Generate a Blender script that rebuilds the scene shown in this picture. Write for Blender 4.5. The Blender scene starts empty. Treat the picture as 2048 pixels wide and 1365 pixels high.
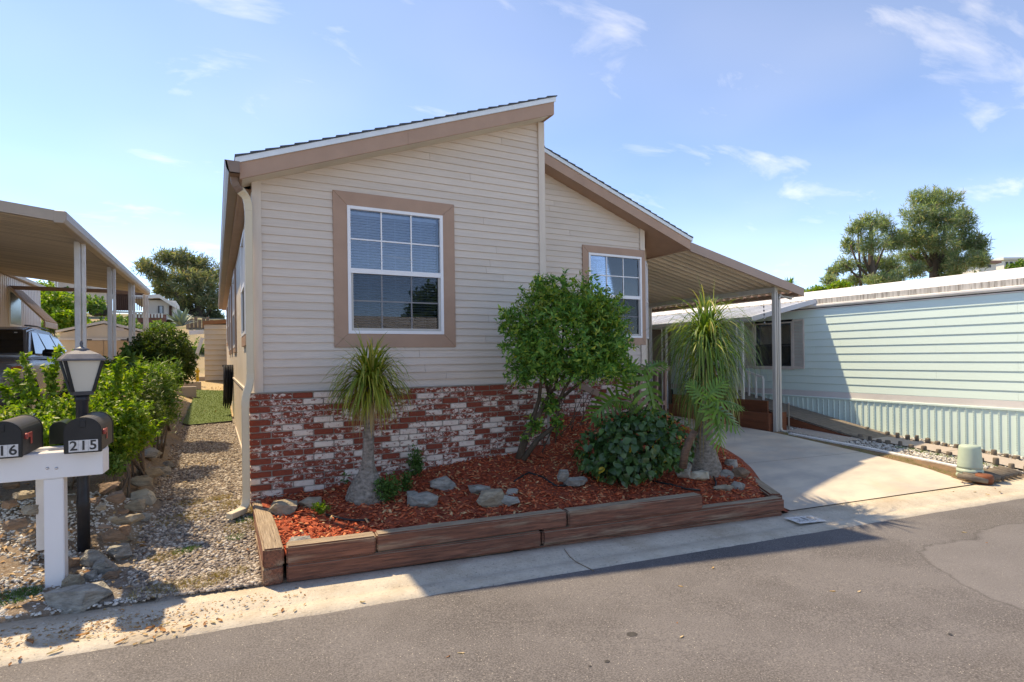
import bpy, bmesh, math, random
import numpy as np
from mathutils import Vector, Matrix, noise

rnd = random.Random(7)
rng = np.random.default_rng(7)
SC = bpy.context.scene
COL = SC.collection

# ------------------------------------------------------------------ camera
# house frame: X runs along the house front (to the right), Y goes back, Z up; street level is about z = 0
CAM = Vector((0.0, 0.0, 1.8))
F_PX, CX, CY = 1125.0, 1024.0, 714.2          # focal length and principal point in photo pixels (2048 wide)
YAW, ROLL = math.radians(27.8), 0.0125
FWD = Vector((math.sin(YAW), math.cos(YAW), 0))
RGT = Vector((math.cos(YAW), -math.sin(YAW), 0))
cam_d = bpy.data.cameras.new('camera')
cam_d.sensor_width = 36.0
cam_d.lens = F_PX / 2048.0 * 36.0
cam_d.shift_y = (CY - 682.5) / 2048.0
cam_d.clip_start, cam_d.clip_end = 0.05, 3000.0
cam = bpy.data.objects.new('camera', cam_d)
COL.objects.link(cam)
_up = Vector((0, 0, 1))
_r = (RGT - _up * ROLL).normalized()
_u = (_up + RGT * ROLL).normalized()
_m = Matrix((_r, _u, -FWD)).transposed().to_4x4()
_m.translation = CAM
cam.matrix_world = _m
SC.camera = cam

# ------------------------------------------------------------------ world, sun, exposure
SUN_FROM = Vector((-0.342, 0.578, 1.0)).normalized()
w = bpy.data.worlds.new('World'); SC.world = w; w.use_nodes = True
wn, wl = w.node_tree.nodes, w.node_tree.links
wn.clear()
wo = wn.new('ShaderNodeOutputWorld'); bg = wn.new('ShaderNodeBackground')
sky = wn.new('ShaderNodeTexSky'); sky.sky_type = 'NISHITA'; sky.sun_disc = False
sky.sun_elevation = math.asin(SUN_FROM.z); sky.sun_rotation = math.atan2(SUN_FROM.x, SUN_FROM.y)
sky.altitude = 100; sky.air_density = 0.55; sky.dust_density = 0.0; sky.ozone_density = 3.2
tc = wn.new('ShaderNodeTexCoord'); sep = wn.new('ShaderNodeSeparateXYZ')
wl.new(tc.outputs['Generated'], sep.inputs[0])
addz = wn.new('ShaderNodeMath'); addz.operation = 'ADD'; addz.inputs[1].default_value = 0.18
wl.new(sep.outputs['Z'], addz.inputs[0])
mx = wn.new('ShaderNodeMath'); mx.operation = 'MAXIMUM'; mx.inputs[1].default_value = 0.05
wl.new(addz.outputs[0], mx.inputs[0])
dvx = wn.new('ShaderNodeMath'); dvx.operation = 'DIVIDE'; wl.new(sep.outputs['X'], dvx.inputs[0]); wl.new(mx.outputs[0], dvx.inputs[1])
dvy = wn.new('ShaderNodeMath'); dvy.operation = 'DIVIDE'; wl.new(sep.outputs['Y'], dvy.inputs[0]); wl.new(mx.outputs[0], dvy.inputs[1])
cmb = wn.new('ShaderNodeCombineXYZ'); wl.new(dvx.outputs[0], cmb.inputs[0]); wl.new(dvy.outputs[0], cmb.inputs[1])
mp = wn.new('ShaderNodeMapping'); mp.inputs['Rotation'].default_value = (0, 0, -0.35); mp.inputs['Scale'].default_value = (1.0, 2.1, 1.0)
mp.inputs['Location'].default_value = (-2.5, 6.3, 0.0)
wl.new(cmb.outputs[0], mp.inputs[0])
n1 = wn.new('ShaderNodeTexNoise'); n1.inputs['Scale'].default_value = 1.9; n1.inputs['Detail'].default_value = 9
n1.inputs['Roughness'].default_value = 0.6; n1.inputs['Distortion'].default_value = 0.5
wl.new(mp.outputs[0], n1.inputs['Vector'])
rc = wn.new('ShaderNodeValToRGB'); rc.color_ramp.elements[0].position = 0.575; rc.color_ramp.elements[1].position = 0.85
wl.new(n1.outputs['Fac'], rc.inputs[0])
n2 = wn.new('ShaderNodeTexNoise'); n2.inputs['Scale'].default_value = 0.9; n2.inputs['Detail'].default_value = 3
wl.new(cmb.outputs[0], n2.inputs['Vector'])
r2 = wn.new('ShaderNodeValToRGB'); r2.color_ramp.elements[0].position = 0.35; r2.color_ramp.elements[1].position = 0.75
r2.color_ramp.elements[0].color = (0.0, 0.0, 0.0, 1); r2.color_ramp.elements[1].color = (0.22, 0.22, 0.22, 1)
wl.new(n2.outputs['Fac'], r2.inputs[0])
mxc = wn.new('ShaderNodeMath'); mxc.operation = 'ADD'; mxc.use_clamp = True
wl.new(rc.outputs[0], mxc.inputs[0]); wl.new(r2.outputs[0], mxc.inputs[1])
mul = wn.new('ShaderNodeMath'); mul.operation = 'MULTIPLY'; mul.inputs[1].default_value = 0.38
wl.new(mxc.outputs[0], mul.inputs[0])
mixc = wn.new('ShaderNodeMixRGB'); mixc.inputs[2].default_value = (4.3, 4.75, 5.6, 1)
tint = wn.new('ShaderNodeMixRGB'); tint.blend_type = 'MULTIPLY'; tint.inputs[0].default_value = 1.0; tint.inputs[2].default_value = (0.655, 0.835, 1.09, 1)
wl.new(sky.outputs[0], tint.inputs[1])
wl.new(mul.outputs[0], mixc.inputs[0]); wl.new(tint.outputs[0], mixc.inputs[1])
wl.new(mixc.outputs[0], bg.inputs[0])
bg.inputs[1].default_value = 0.15
wl.new(bg.outputs[0], wo.inputs[0])

sun_d = bpy.data.lights.new('sun', 'SUN'); sun_d.energy = 2.0; sun_d.angle = math.radians(0.9); sun_d.color = (1.0, 0.985, 0.965)
sun = bpy.data.objects.new('sun', sun_d); COL.objects.link(sun)
sun.rotation_euler = SUN_FROM.to_track_quat('Z', 'Y').to_euler()
SC.view_settings.view_transform = 'Standard'; SC.view_settings.look = 'None'
SC.view_settings.exposure = 1.58; SC.view_settings.gamma = 1.0; SC.view_settings.use_curve_mapping = False
SC.view_settings.use_white_balance = True; SC.view_settings.white_balance_temperature = 11600; SC.view_settings.white_balance_tint = 10
SC.cycles.max_bounces = 8; SC.cycles.transparent_max_bounces = 16
SC.cycles.use_denoising = True

# ------------------------------------------------------------------ measuring helpers (a photo pixel read against a known plane)
def ray(px, py):
    a, b = (px - CX) / F_PX, (CY - py) / F_PX
    return FWD + RGT * (a + ROLL * b) + Vector((0, 0, 1)) * (b - ROLL * a)
def at_y(px, py, y): d = ray(px, py); return CAM + d * (y / d.y)
def at_x(px, py, x): d = ray(px, py); return CAM + d * (x / d.x)
def at_z(px, py, z): d = ray(px, py); return CAM + d * ((z - CAM.z) / d.z)
def at_t(px, py, t): return CAM + ray(px, py) * t

def sstep(a, b, v):
    v = np.clip((np.asarray(v, dtype=float) - a) / (b - a), 0, 1)
    return v * v * (3 - 2 * v)

# ------------------------------------------------------------------ mesh builder
class MB:
    def __init__(s): s.v = []; s.f = []
    def add(s, verts, faces):
        o = len(s.v); s.v += [tuple(p) for p in verts]; s.f += [tuple(i + o for i in f) for f in faces]; return s
    def box(s, a, b):
        x0, y0, z0 = [min(a[i], b[i]) for i in range(3)]; x1, y1, z1 = [max(a[i], b[i]) for i in range(3)]
        return s.add([(x0,y0,z0),(x1,y0,z0),(x1,y1,z0),(x0,y1,z0),(x0,y0,z1),(x1,y0,z1),(x1,y1,z1),(x0,y1,z1)],
                     [(0,3,2,1),(4,5,6,7),(0,1,5,4),(1,2,6,5),(2,3,7,6),(3,0,4,7)])
    def mbox(s, m, a, b):
        k = len(s.v); s.box(a, b); s.v[k:] = [tuple(m(*p)) for p in s.v[k:]]; return s
    def beam(s, p, q, wd, ht, up=(0, 0, 1)):
        p, q = Vector(p), Vector(q); d = (q - p).normalized(); up = Vector(up)
        sd = d.cross(up).normalized(); u2 = sd.cross(d).normalized()
        vs = []
        for c in (p, q):
            for (a, b) in ((-1, -1), (1, -1), (1, 1), (-1, 1)): vs.append(c + sd * (a * wd / 2) + u2 * (b * ht / 2))
        return s.add(vs, [(0,1,2,3),(7,6,5,4),(0,4,5,1),(1,5,6,2),(2,6,7,3),(3,7,4,0)])
    def tube(s, pts, rad, n=8, cap=True):
        pts = [Vector(p) for p in pts]; rad = [rad] * len(pts) if np.isscalar(rad) else rad
        o = len(s.v); ref = None
        for i, p in enumerate(pts):
            d = (pts[min(i + 1, len(pts) - 1)] - pts[max(i - 1, 0)]).normalized()
            if ref is None: ref = d.orthogonal().normalized()
            ref = (ref - d * ref.dot(d)).normalized(); b = d.cross(ref)
            for k in range(n):
                t = 2 * math.pi * k / n; s.v.append(tuple(p + (ref * math.cos(t) + b * math.sin(t)) * rad[i]))
        for i in range(len(pts) - 1):
            for k in range(n):
                a = o + i * n + k; b2 = o + i * n + (k + 1) % n
                s.f.append((a, b2, b2 + n, a + n))
        if cap:
            s.f.append(tuple(o + k for k in reversed(range(n)))); s.f.append(tuple(o + (len(pts) - 1) * n + k for k in range(n)))
        return s
    def lathe(s, prof, c, n=16, ang0=0.0):
        o = len(s.v)
        for r, z in prof:
            for k in range(n):
                t = ang0 + 2 * math.pi * k / n; s.v.append((c[0] + r * math.cos(t), c[1] + r * math.sin(t), c[2] + z))
        for i in range(len(prof) - 1):
            for k in range(n):
                a = o + i * n + k; b = o + i * n + (k + 1) % n; s.f.append((a, b, b + n, a + n))
        s.f.append(tuple(o + k for k in reversed(range(n)))); s.f.append(tuple(o + (len(prof) - 1) * n + k for k in range(n)))
        return s
    def prism(s, front, back):
        n = len(front); o = len(s.v); s.v += [tuple(p) for p in front] + [tuple(p) for p in back]
        s.f.append(tuple(o + i for i in range(n))); s.f.append(tuple(o + n + i for i in reversed(range(n))))
        for i in range(n): j = (i + 1) % n; s.f.append((o + i, o + n + i, o + n + j, o + j))
        return s

def link(name, me, mat=None, parent=None, loc=None):
    o = bpy.data.objects.new(name, me); COL.objects.link(o)
    if mat is not None and len(me.materials) == 0: me.materials.append(mat)
    if loc is not None: o.location = loc
    if parent is not None:
        o.parent = parent
        o.matrix_parent_inverse = parent.matrix_basis.inverted()
    return o

def mesh(mb, smooth=False, bevel=0.0, seg=1, recalc=True):
    me = bpy.data.meshes.new('m'); me.from_pydata(mb.v, [], mb.f)
    if recalc or bevel:
        bm = bmesh.new(); bm.from_mesh(me)
        if recalc: bmesh.ops.recalc_face_normals(bm, faces=bm.faces)
        if bevel:
            ed = [e for e in bm.edges if len(e.link_faces) == 2 and e.calc_face_angle(0) > 0.6]
            bmesh.ops.bevel(bm, geom=ed, offset=bevel, segments=seg, affect='EDGES', clamp_overlap=True)
        bm.to_mesh(me); bm.free()
    if smooth: me.polygons.foreach_set('use_smooth', [True] * len(me.polygons))
    me.update(); return me

def part(name, mb, mat, parent=None, smooth=False, bevel=0.0, seg=1):
    return link(name, mesh(mb, smooth, bevel, seg), mat, parent)

def np_mesh(verts, faces, smooth=False):
    """verts (N,3); faces (M,3) or (M,4)"""
    me = bpy.data.meshes.new('m'); k = faces.shape[1]
    me.vertices.add(len(verts)); me.vertices.foreach_set('co', np.ascontiguousarray(verts, dtype=np.float32).ravel())
    me.loops.add(faces.size); me.loops.foreach_set('vertex_index', np.ascontiguousarray(faces, dtype=np.int32).ravel())
    me.polygons.add(len(faces)); me.polygons.foreach_set('loop_start', np.arange(0, faces.size, k, dtype=np.int32))
    if smooth: me.polygons.foreach_set('use_smooth', np.ones(len(faces), dtype=bool))
    me.update(calc_edges=True); me.validate(); return me

def tag(o, label, cat, group=None):
    o['label'] = label; o['category'] = cat
    if group: o['group'] = group
    return o
def thing(name, label, cat, loc=(0, 0, 0), group=None):
    o = bpy.data.objects.new(name, None); COL.objects.link(o); o.location = loc; o.empty_display_size = 0.1
    return tag(o, label, cat, group)
def kind(o, k): o['kind'] = k; return o

# ------------------------------------------------------------------ materials
def newmat(name):
    m = bpy.data.materials.new(name); m.use_nodes = True
    nt = m.node_tree; b = nt.nodes['Principled BSDF']; return m, nt, b
def nd(nt, t, **kw):
    n = nt.nodes.new(t)
    for k, v in kw.items():
        if k.startswith('i_'): n.inputs[k[2:].replace('_', ' ')].default_value = v
        else: setattr(n, k, v)
    return n
def ramp(nt, fac, stops):
    r = nt.nodes.new('ShaderNodeValToRGB'); e = r.color_ramp.elements
    while len(e) < len(stops): e.new(0.5)
    for q, (p, c) in zip(e, stops):
        q.position = p; q.color = (c, c, c, 1) if np.isscalar(c) else (*c, 1)
    nt.links.new(fac, r.inputs[0]); return r.outputs[0]
def mixrgb(nt, fac, a, b, mode='MIX'):
    n = nt.nodes.new('ShaderNodeMixRGB'); n.blend_type = mode
    for i, v in ((0, fac), (1, a), (2, b)):
        if isinstance(v, bpy.types.NodeSocket): nt.links.new(v, n.inputs[i])
        elif i == 0: n.inputs[0].default_value = v
        else: n.inputs[i].default_value = (*v, 1)
    return n.outputs[0]
def coords(nt, scale=(1, 1, 1), rand=False, rot=(0, 0, 0)):
    t = nt.nodes.new('ShaderNodeTexCoord'); m = nt.nodes.new('ShaderNodeMapping')
    m.inputs['Scale'].default_value = scale; m.inputs['Rotation'].default_value = rot
    nt.links.new(t.outputs['Object'], m.inputs[0])
    if rand:
        oi = nt.nodes.new('ShaderNodeObjectInfo'); ml = nt.nodes.new('ShaderNodeMath'); ml.operation = 'MULTIPLY'; ml.inputs[1].default_value = 57.0
        nt.links.new(oi.outputs['Random'], ml.inputs[0]); cb = nt.nodes.new('ShaderNodeCombineXYZ')
        for i in range(3): nt.links.new(ml.outputs[0], cb.inputs[i])
        nt.links.new(cb.outputs[0], m.inputs['Location'])
    return m.outputs[0]
def noise_tex(nt, vec, scale, detail=5, rough=0.6, dist=0.0):
    n = nd(nt, 'ShaderNodeTexNoise'); n.inputs['Scale'].default_value = scale; n.inputs['Detail'].default_value = detail
    n.inputs['Roughness'].default_value = rough; n.inputs['Distortion'].default_value = dist
    nt.links.new(vec, n.inputs['Vector']); return n.outputs['Fac']
def bump(nt, b, h, strength=0.3, dist=0.01):
    n = nd(nt, 'ShaderNodeBump'); n.inputs['Strength'].default_value = strength; n.inputs['Distance'].default_value = dist
    nt.links.new(h, n.inputs['Height']); nt.links.new(n.outputs[0], b.inputs['Normal'])

def surf(name, c1, c2=None, rough=0.6, scale=6.0, stretch=(1, 1, 1), detail=5, bmp=0.15, bscale=60.0, bdist=0.004, lo=0.35, hi=0.7, rand=False, metal=0.0, spec=0.4, dirt=None, dscale=1.3, rr=(0.86, 1.1), speck=None):
    m, nt, b = newmat(name); vec = coords(nt, stretch, rand)
    c2 = c2 or tuple(x * 0.82 for x in c1)
    fac = ramp(nt, noise_tex(nt, vec, scale, detail), [(lo, 0.0), (hi, 1.0)])
    col = mixrgb(nt, fac, c1, c2)
    if dirt is not None:
        dvec = coords(nt, (1, 1, 1), rand)
        df = ramp(nt, noise_tex(nt, dvec, dscale, 7, 0.65), [(0.48, 0.0), (0.72, 0.8)])
        col = mixrgb(nt, df, col, dirt)
    if rand:
        oi = nd(nt, 'ShaderNodeObjectInfo')
        v = ramp(nt, oi.outputs['Random'], [(0, rr[0]), (1, rr[1])])
        col = mixrgb(nt, 1.0, col, v, 'MULTIPLY')
    if speck is not None:      # exposed aggregate: dark and pale grains
        sn = noise_tex(nt, coords(nt), speck, 3, 0.7)
        col = mixrgb(nt, ramp(nt, sn, [(0.30, 0.75), (0.42, 0.0)]), col, tuple(x * 0.35 for x in c1))
        col = mixrgb(nt, ramp(nt, sn, [(0.60, 0.0), (0.72, 0.6)]), col, tuple(min(1, x * 1.25) for x in c1))
    nt.links.new(col, b.inputs['Base Color']); b.inputs['Roughness'].default_value = rough; b.inputs['Metallic'].default_value = metal
    b.inputs['Specular IOR Level'].default_value = spec
    if bmp: bump(nt, b, noise_tex(nt, vec, bscale, 4, 0.6), bmp, bdist)
    return m

def leafmat(name, stops, trans=0.35, rough=0.45, spec=0.35):
    """foliage: each leaf (mesh island) takes its own colour from the ramp"""
    m, nt, b = newmat(name); g = nd(nt, 'ShaderNodeNewGeometry')
    col = ramp(nt, g.outputs['Random Per Island'], stops)
    nt.links.new(col, b.inputs['Base Color']); b.inputs['Roughness'].default_value = rough; b.inputs['Specular IOR Level'].default_value = spec
    tr = nd(nt, 'ShaderNodeBsdfTranslucent'); tcol = mixrgb(nt, 1.0, col, (1.15, 1.25, 0.5), 'MULTIPLY')
    nt.links.new(tcol, tr.inputs['Color'])
    mx = nd(nt, 'ShaderNodeMixShader'); mx.inputs[0].default_value = trans
    nt.links.new(b.outputs[0], mx.inputs[1]); nt.links.new(tr.outputs[0], mx.inputs[2])
    nt.links.new(mx.outputs[0], nt.nodes['Material Output'].inputs[0]); return m

def islandmat(name, stops, rough=0.8, bmp=0.3, bscale=150.0, spec=0.25):
    m, nt, b = newmat(name); g = nd(nt, 'ShaderNodeNewGeometry')
    col = ramp(nt, g.outputs['Random Per Island'], stops); vec = coords(nt)
    v = ramp(nt, noise_tex(nt, vec, 40, 3), [(0.3, 0.8), (0.7, 1.1)])
    col = mixrgb(nt, 1.0, col, v, 'MULTIPLY')
    nt.links.new(col, b.inputs['Base Color']); b.inputs['Roughness'].default_value = rough; b.inputs['Specular IOR Level'].default_value = spec
    if bmp: bump(nt, b, noise_tex(nt, vec, bscale, 3), bmp, 0.003)
    return m

def glassmat(name, tint=(0.9, 0.95, 1.0), refl=1.0, dark=0.0):
    m, nt, b = newmat(name); nt.nodes.remove(b)
    tr = nd(nt, 'ShaderNodeBsdfTransparent'); tr.inputs[0].default_value = (*[c * (1 - dark) for c in tint], 1)
    gl = nd(nt, 'ShaderNodeBsdfGlossy'); gl.inputs['Roughness'].default_value = 0.015; gl.inputs['Color'].default_value = (1, 1, 1, 1)
    fr = nd(nt, 'ShaderNodeFresnel'); fr.inputs['IOR'].default_value = 1.6
    ml = nd(nt, 'ShaderNodeMath', operation='MULTIPLY', use_clamp=True); ml.inputs[1].default_value = refl
    nt.links.new(fr.outputs[0], ml.inputs[0])
    mx = nd(nt, 'ShaderNodeMixShader'); nt.links.new(ml.outputs[0], mx.inputs[0])
    nt.links.new(tr.outputs[0], mx.inputs[1]); nt.links.new(gl.outputs[0], mx.inputs[2])
    nt.links.new(mx.outputs[0], nt.nodes['Material Output'].inputs[0]); return m

MT = {}
MT['siding'] = surf('beige siding', (0.655, 0.56, 0.485), (0.585, 0.495, 0.425), 0.55, 3.0, (1.0, 1.0, 14.0), 6, 0.5, 9.0, 0.004, rand=True, rr=(0.95, 1.04))
MT['sidewall'] = surf('beige wall panel', (0.66, 0.575, 0.48), (0.60, 0.52, 0.43), 0.6, 2.0, (1, 1, .5), 5, 0.15, 60, dirt=(0.5, 0.44, 0.37))
MT['trim'] = surf('brown trim paint', (0.43, 0.265, 0.19), (0.385, 0.235, 0.168), 0.55, 4.0, (1, 1, 1), 5, 0.2, 40)
MT['cornerboard'] = surf('beige corner board', (0.66, 0.565, 0.48), (0.60, 0.51, 0.435), 0.55, 3.0, (6, 6, 1), 5, 0.2, 40)
MT['white'] = surf('white painted metal', (0.78, 0.79, 0.79), (0.70, 0.70, 0.69), 0.4, 3.0, bmp=0.03)
MT['vinyl'] = surf('white vinyl', (0.80, 0.80, 0.82), (0.76, 0.76, 0.78), 0.35, 2.0, bmp=0.02)
MT['shingle'] = surf('slate grey shingle', (0.075, 0.085, 0.10), (0.04, 0.05, 0.06), 0.9, 25.0, bmp=0.5, bscale=200)
MT['drip'] = surf('white drip edge', (0.70, 0.76, 0.80), (0.62, 0.68, 0.72), 0.4, 3.0, bmp=0.02)
MT['downspout'] = surf('cream downspout', (0.66, 0.56, 0.41), (0.60, 0.50, 0.36), 0.4, 3.0, bmp=0.05)
MT['gutter'] = surf('brown gutter metal', (0.27, 0.185, 0.145), (0.20, 0.13, 0.10), 0.45, 2.0, (1, .4, 1), bmp=0.08, dirt=(0.16, 0.12, 0.10))
MT['pan'] = surf('tan aluminium pan', (0.64, 0.55, 0.45), (0.58, 0.50, 0.41), 0.45, 1.2, bmp=0.03, rand=True)
MT['panwhite'] = surf('white aluminium pan', (0.72, 0.74, 0.76), (0.60, 0.62, 0.65), 0.4, 1.5, bmp=0.03, rand=True)
MT['fasciametal'] = surf('tan metal fascia', (0.47, 0.365, 0.285), (0.40, 0.31, 0.24), 0.45, 2.0, bmp=0.05, dirt=(0.36, 0.29, 0.23))
MT['fasciabrown'] = surf('brown metal fascia', (0.36, 0.24, 0.19), (0.32, 0.215, 0.17), 0.45, 2.0, bmp=0.05)
MT['postwhite'] = surf('weathered white post', (0.80, 0.80, 0.80), (0.68, 0.67, 0.66), 0.5, 3.0, (3, 3, .6), bmp=0.08, dirt=(0.55, 0.51, 0.47), dscale=2.5)
MT['posttan'] = surf('greige carport post', (0.52, 0.50, 0.47), (0.45, 0.43, 0.40), 0.45, 3.0, (3, 3, .6), bmp=0.05)
MT['mint'] = surf('mint aluminium siding', (0.67, 0.84, 0.80), (0.64, 0.81, 0.77), 0.45, 1.0, (1, .5, 2), bmp=0.05, rand=False)
MT['mintband'] = surf('pale pink white band', (0.76, 0.735, 0.73), None, 0.45, 1.0, bmp=0.03)
MT['roofwhite'] = surf('white coated roof', (0.82, 0.81, 0.80), (0.72, 0.70, 0.68), 0.6, 2.0, bmp=0.05, dirt=(0.62, 0.59, 0.56))
MT['stained'] = surf('mildewed white fascia', (0.58, 0.56, 0.53), (0.16, 0.14, 0.12), 0.7, 3.0, (3, 9, .8), 8, 0.1, lo=0.42, hi=0.72)
MT['concrete'] = surf('driveway concrete', (0.63, 0.555, 0.46), (0.46, 0.42, 0.37), 0.8, 0.9, (1, 1.8, 1), 8, 0.35, 90, 0.004, dirt=(0.62, 0.45, 0.31), dscale=0.75, lo=0.42, hi=0.62)
MT['kerb'] = surf('aggregate concrete', (0.58, 0.52, 0.435), (0.45, 0.40, 0.33), 0.85, 5.0, (1, 1, 1), 9, 0.9, 60, 0.008, dirt=(0.38, 0.30, 0.22), dscale=1.6, speck=38)
MT['walk'] = surf('walkway concrete', (0.45, 0.385, 0.34), (0.38, 0.33, 0.29), 0.85, 2.0, bmp=0.3, bscale=100)
MT['dirt'] = surf('bare dirt', (0.24, 0.165, 0.115), (0.15, 0.105, 0.075), 0.95, 2.5, detail=9, bmp=0.8, bscale=45, bdist=0.02, dirt=(0.30, 0.23, 0.15), dscale=0.7)
MT['black'] = surf('black plastic', (0.012, 0.012, 0.013), (0.02, 0.02, 0.022), 0.5, 5, bmp=0.05)
MT['darkmetal'] = surf('dark grey metal', (0.06, 0.06, 0.065), (0.04, 0.04, 0.045), 0.5, 5, bmp=0.1)
MT['interior'] = surf('dim interior', (0.02, 0.022, 0.026), None, 0.9, 3, bmp=0)
MT['blind'] = surf('white blind slats', (0.74, 0.77, 0.80), None, 0.5, 3, bmp=0)
MT['screen'] = glassmat('insect screen', (0.55, 0.55, 0.56), 0.1)
MT['glass'] = glassmat('window glass', (0.74, 0.84, 0.94), 1.5)
MT['darkglass'] = glassmat('dark glass', (0.25, 0.27, 0.28), 1.4)
MT['grey_rock'] = surf('blue grey slate rock', (0.42, 0.405, 0.365), (0.18, 0.175, 0.155), 0.85, 11, (1, 1, 3.5), 10, 1.0, 32, 0.02, rand=True)
MT['tan_rock'] = surf('tan slate rock', (0.46, 0.39, 0.29), (0.23, 0.185, 0.135), 0.85, 11, (1, 1, 3.5), 10, 1.0, 32, 0.02, rand=True)
MT['brown_rock'] = surf('rusty brown rock', (0.34, 0.22, 0.145), (0.16, 0.11, 0.08), 0.85, 11, (1, 1, 3.5), 10, 1.0, 32, 0.02, rand=True)
MT['white_rock'] = surf('pale quartz rock', (0.55, 0.52, 0.44), (0.36, 0.33, 0.25), 0.8, 8, detail=8, bmp=0.8, bscale=20, bdist=0.02, rand=True)
MT['cream'] = surf('cream painted wood', (0.66, 0.57, 0.44), (0.60, 0.51, 0.39), 0.6, 2, bmp=0.05)
MT['sheddoor'] = surf('tan shed door', (0.60, 0.42, 0.255), (0.52, 0.36, 0.21), 0.6, 1.5, bmp=0.05)
MT['bark'] = surf('grey brown bark', (0.20, 0.155, 0.12), (0.09, 0.07, 0.055), 0.95, 9, (1, 1, .3), 7, 1.0, 25, 0.03)
MT['pinebark'] = surf('dark pine bark', (0.10, 0.075, 0.06), (0.05, 0.04, 0.032), 0.95, 3, (1, 1, .3), 7, 1.0, 8, 0.05)
MT['ponybark'] = surf('ponytail palm bark', (0.40, 0.35, 0.30), (0.15, 0.125, 0.10), 0.95, 22, (1, 1, 1.6), 10, 1.0, 45, 0.03)
MT['stem'] = surf('green stalk', (0.14, 0.20, 0.055), (0.10, 0.15, 0.04), 0.5, 5, bmp=0.05)
MT['redwood'] = surf('red stained boards', (0.24, 0.075, 0.035), (0.16, 0.05, 0.025), 0.7, 3, (1, 1, 10), 6, 0.4, 20)
MT['rampwood'] = surf('weathered ramp boards', (0.24, 0.20, 0.165), (0.15, 0.125, 0.10), 0.85, 3, (8, 1, 8), 6, 0.5, 20)
MT['brownrail'] = surf('brown railing paint', (0.27, 0.17, 0.13), None, 0.6, 4, bmp=0.1)
MT['pedestal'] = surf('sage green plastic', (0.40, 0.50, 0.415), (0.34, 0.43, 0.36), 0.5, 4, bmp=0.08, dirt=(0.46, 0.53, 0.46))
MT['carpaint'] = surf('grey car paint', (0.24, 0.245, 0.26), (0.22, 0.225, 0.24), 0.25, 2, bmp=0, metal=0.35, spec=0.6)
MT['tyre'] = surf('tyre rubber', (0.02, 0.02, 0.02), None, 0.85, 10, bmp=0.2)
MT['chrome'] = surf('bright trim', (0.6, 0.6, 0.62), None, 0.2, 3, bmp=0, metal=1.0)
MT['amber'] = surf('amber lamp', (0.45, 0.10, 0.03), None, 0.25, 3, bmp=0)
MT['lamplens'] = surf('headlight lens', (0.45, 0.47, 0.50), (0.25, 0.26, 0.28), 0.1, 12, bmp=0)
MT['milk'] = surf('milky lantern pane', (0.62, 0.60, 0.53), (0.56, 0.54, 0.47), 0.35, 3, bmp=0)
MT['lanternroof'] = surf('weathered lantern roof', (0.10, 0.10, 0.11), (0.17, 0.17, 0.19), 0.5, 8, bmp=0.2, dirt=(0.24, 0.23, 0.24), dscale=6)
MT['mailbox'] = surf('faded black mailbox', (0.060, 0.056, 0.055), (0.045, 0.042, 0.042), 0.55, 4, bmp=0.15, bscale=200)
MT['red'] = surf('faded red flag', (0.50, 0.09, 0.08), None, 0.5, 5, bmp=0.05)
MT['yellow'] = surf('yellow paint', (0.65, 0.42, 0.04), None, 0.5, 5, bmp=0.05)
MT['plate'] = surf('white number plate', (0.68, 0.68, 0.68), (0.5, 0.5, 0.5), 0.5, 30, bmp=0)
MT['ink'] = surf('black numerals', (0.015, 0.015, 0.018), (0.06, 0.06, 0.06), 0.5, 60, bmp=0)
MT['wornink'] = surf('worn grey numerals', (0.16, 0.16, 0.17), (0.62, 0.62, 0.60), 0.8, 60, bmp=0, lo=0.4, hi=0.6)
MT['kerbpaint'] = surf('worn white paint', (0.68, 0.69, 0.69), (0.50, 0.47, 0.42), 0.8, 40, detail=7, bmp=0.2, lo=0.45, hi=0.65)
MT['hose'] = surf('black hose', (0.018, 0.018, 0.02), None, 0.45, 5, bmp=0.05)
MT['shutter'] = surf('pinkish white shutter', (0.66, 0.60, 0.56), None, 0.5, 4, bmp=0.03)
MT['oldbrown'] = surf('dark brown deck boards', (0.10, 0.045, 0.03), (0.07, 0.03, 0.022), 0.8, 4, (4, 4, 1), bmp=0.2)
MT['housewhite'] = surf('off white house wall', (0.66, 0.63, 0.58), (0.60, 0.57, 0.52), 0.6, 1, bmp=0.05)
MT['housepink'] = surf('pale pink house wall', (0.58, 0.49, 0.44), (0.52, 0.44, 0.39), 0.6, 1, bmp=0.05)
MT['tileroof'] = surf('reddish roof', (0.32, 0.17, 0.13), None, 0.8, 1, bmp=0.1)
MT['hedgecore'] = surf('twiggy shade inside', (0.035, 0.03, 0.02), (0.02, 0.018, 0.012), 0.95, 10, bmp=0.5)
MT['gravelbed'] = surf('gravel bed', (0.30, 0.255, 0.215), (0.14, 0.115, 0.10), 0.95, 28, detail=7, bmp=1.0, bscale=50, bdist=0.02, dirt=(0.34, 0.24, 0.13), dscale=1.1)
MT['mulchbed'] = surf('red mulch bed', (0.46, 0.09, 0.04), (0.18, 0.04, 0.022), 0.95, 30, detail=6, bmp=1.0, bscale=40, bdist=0.02)

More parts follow.
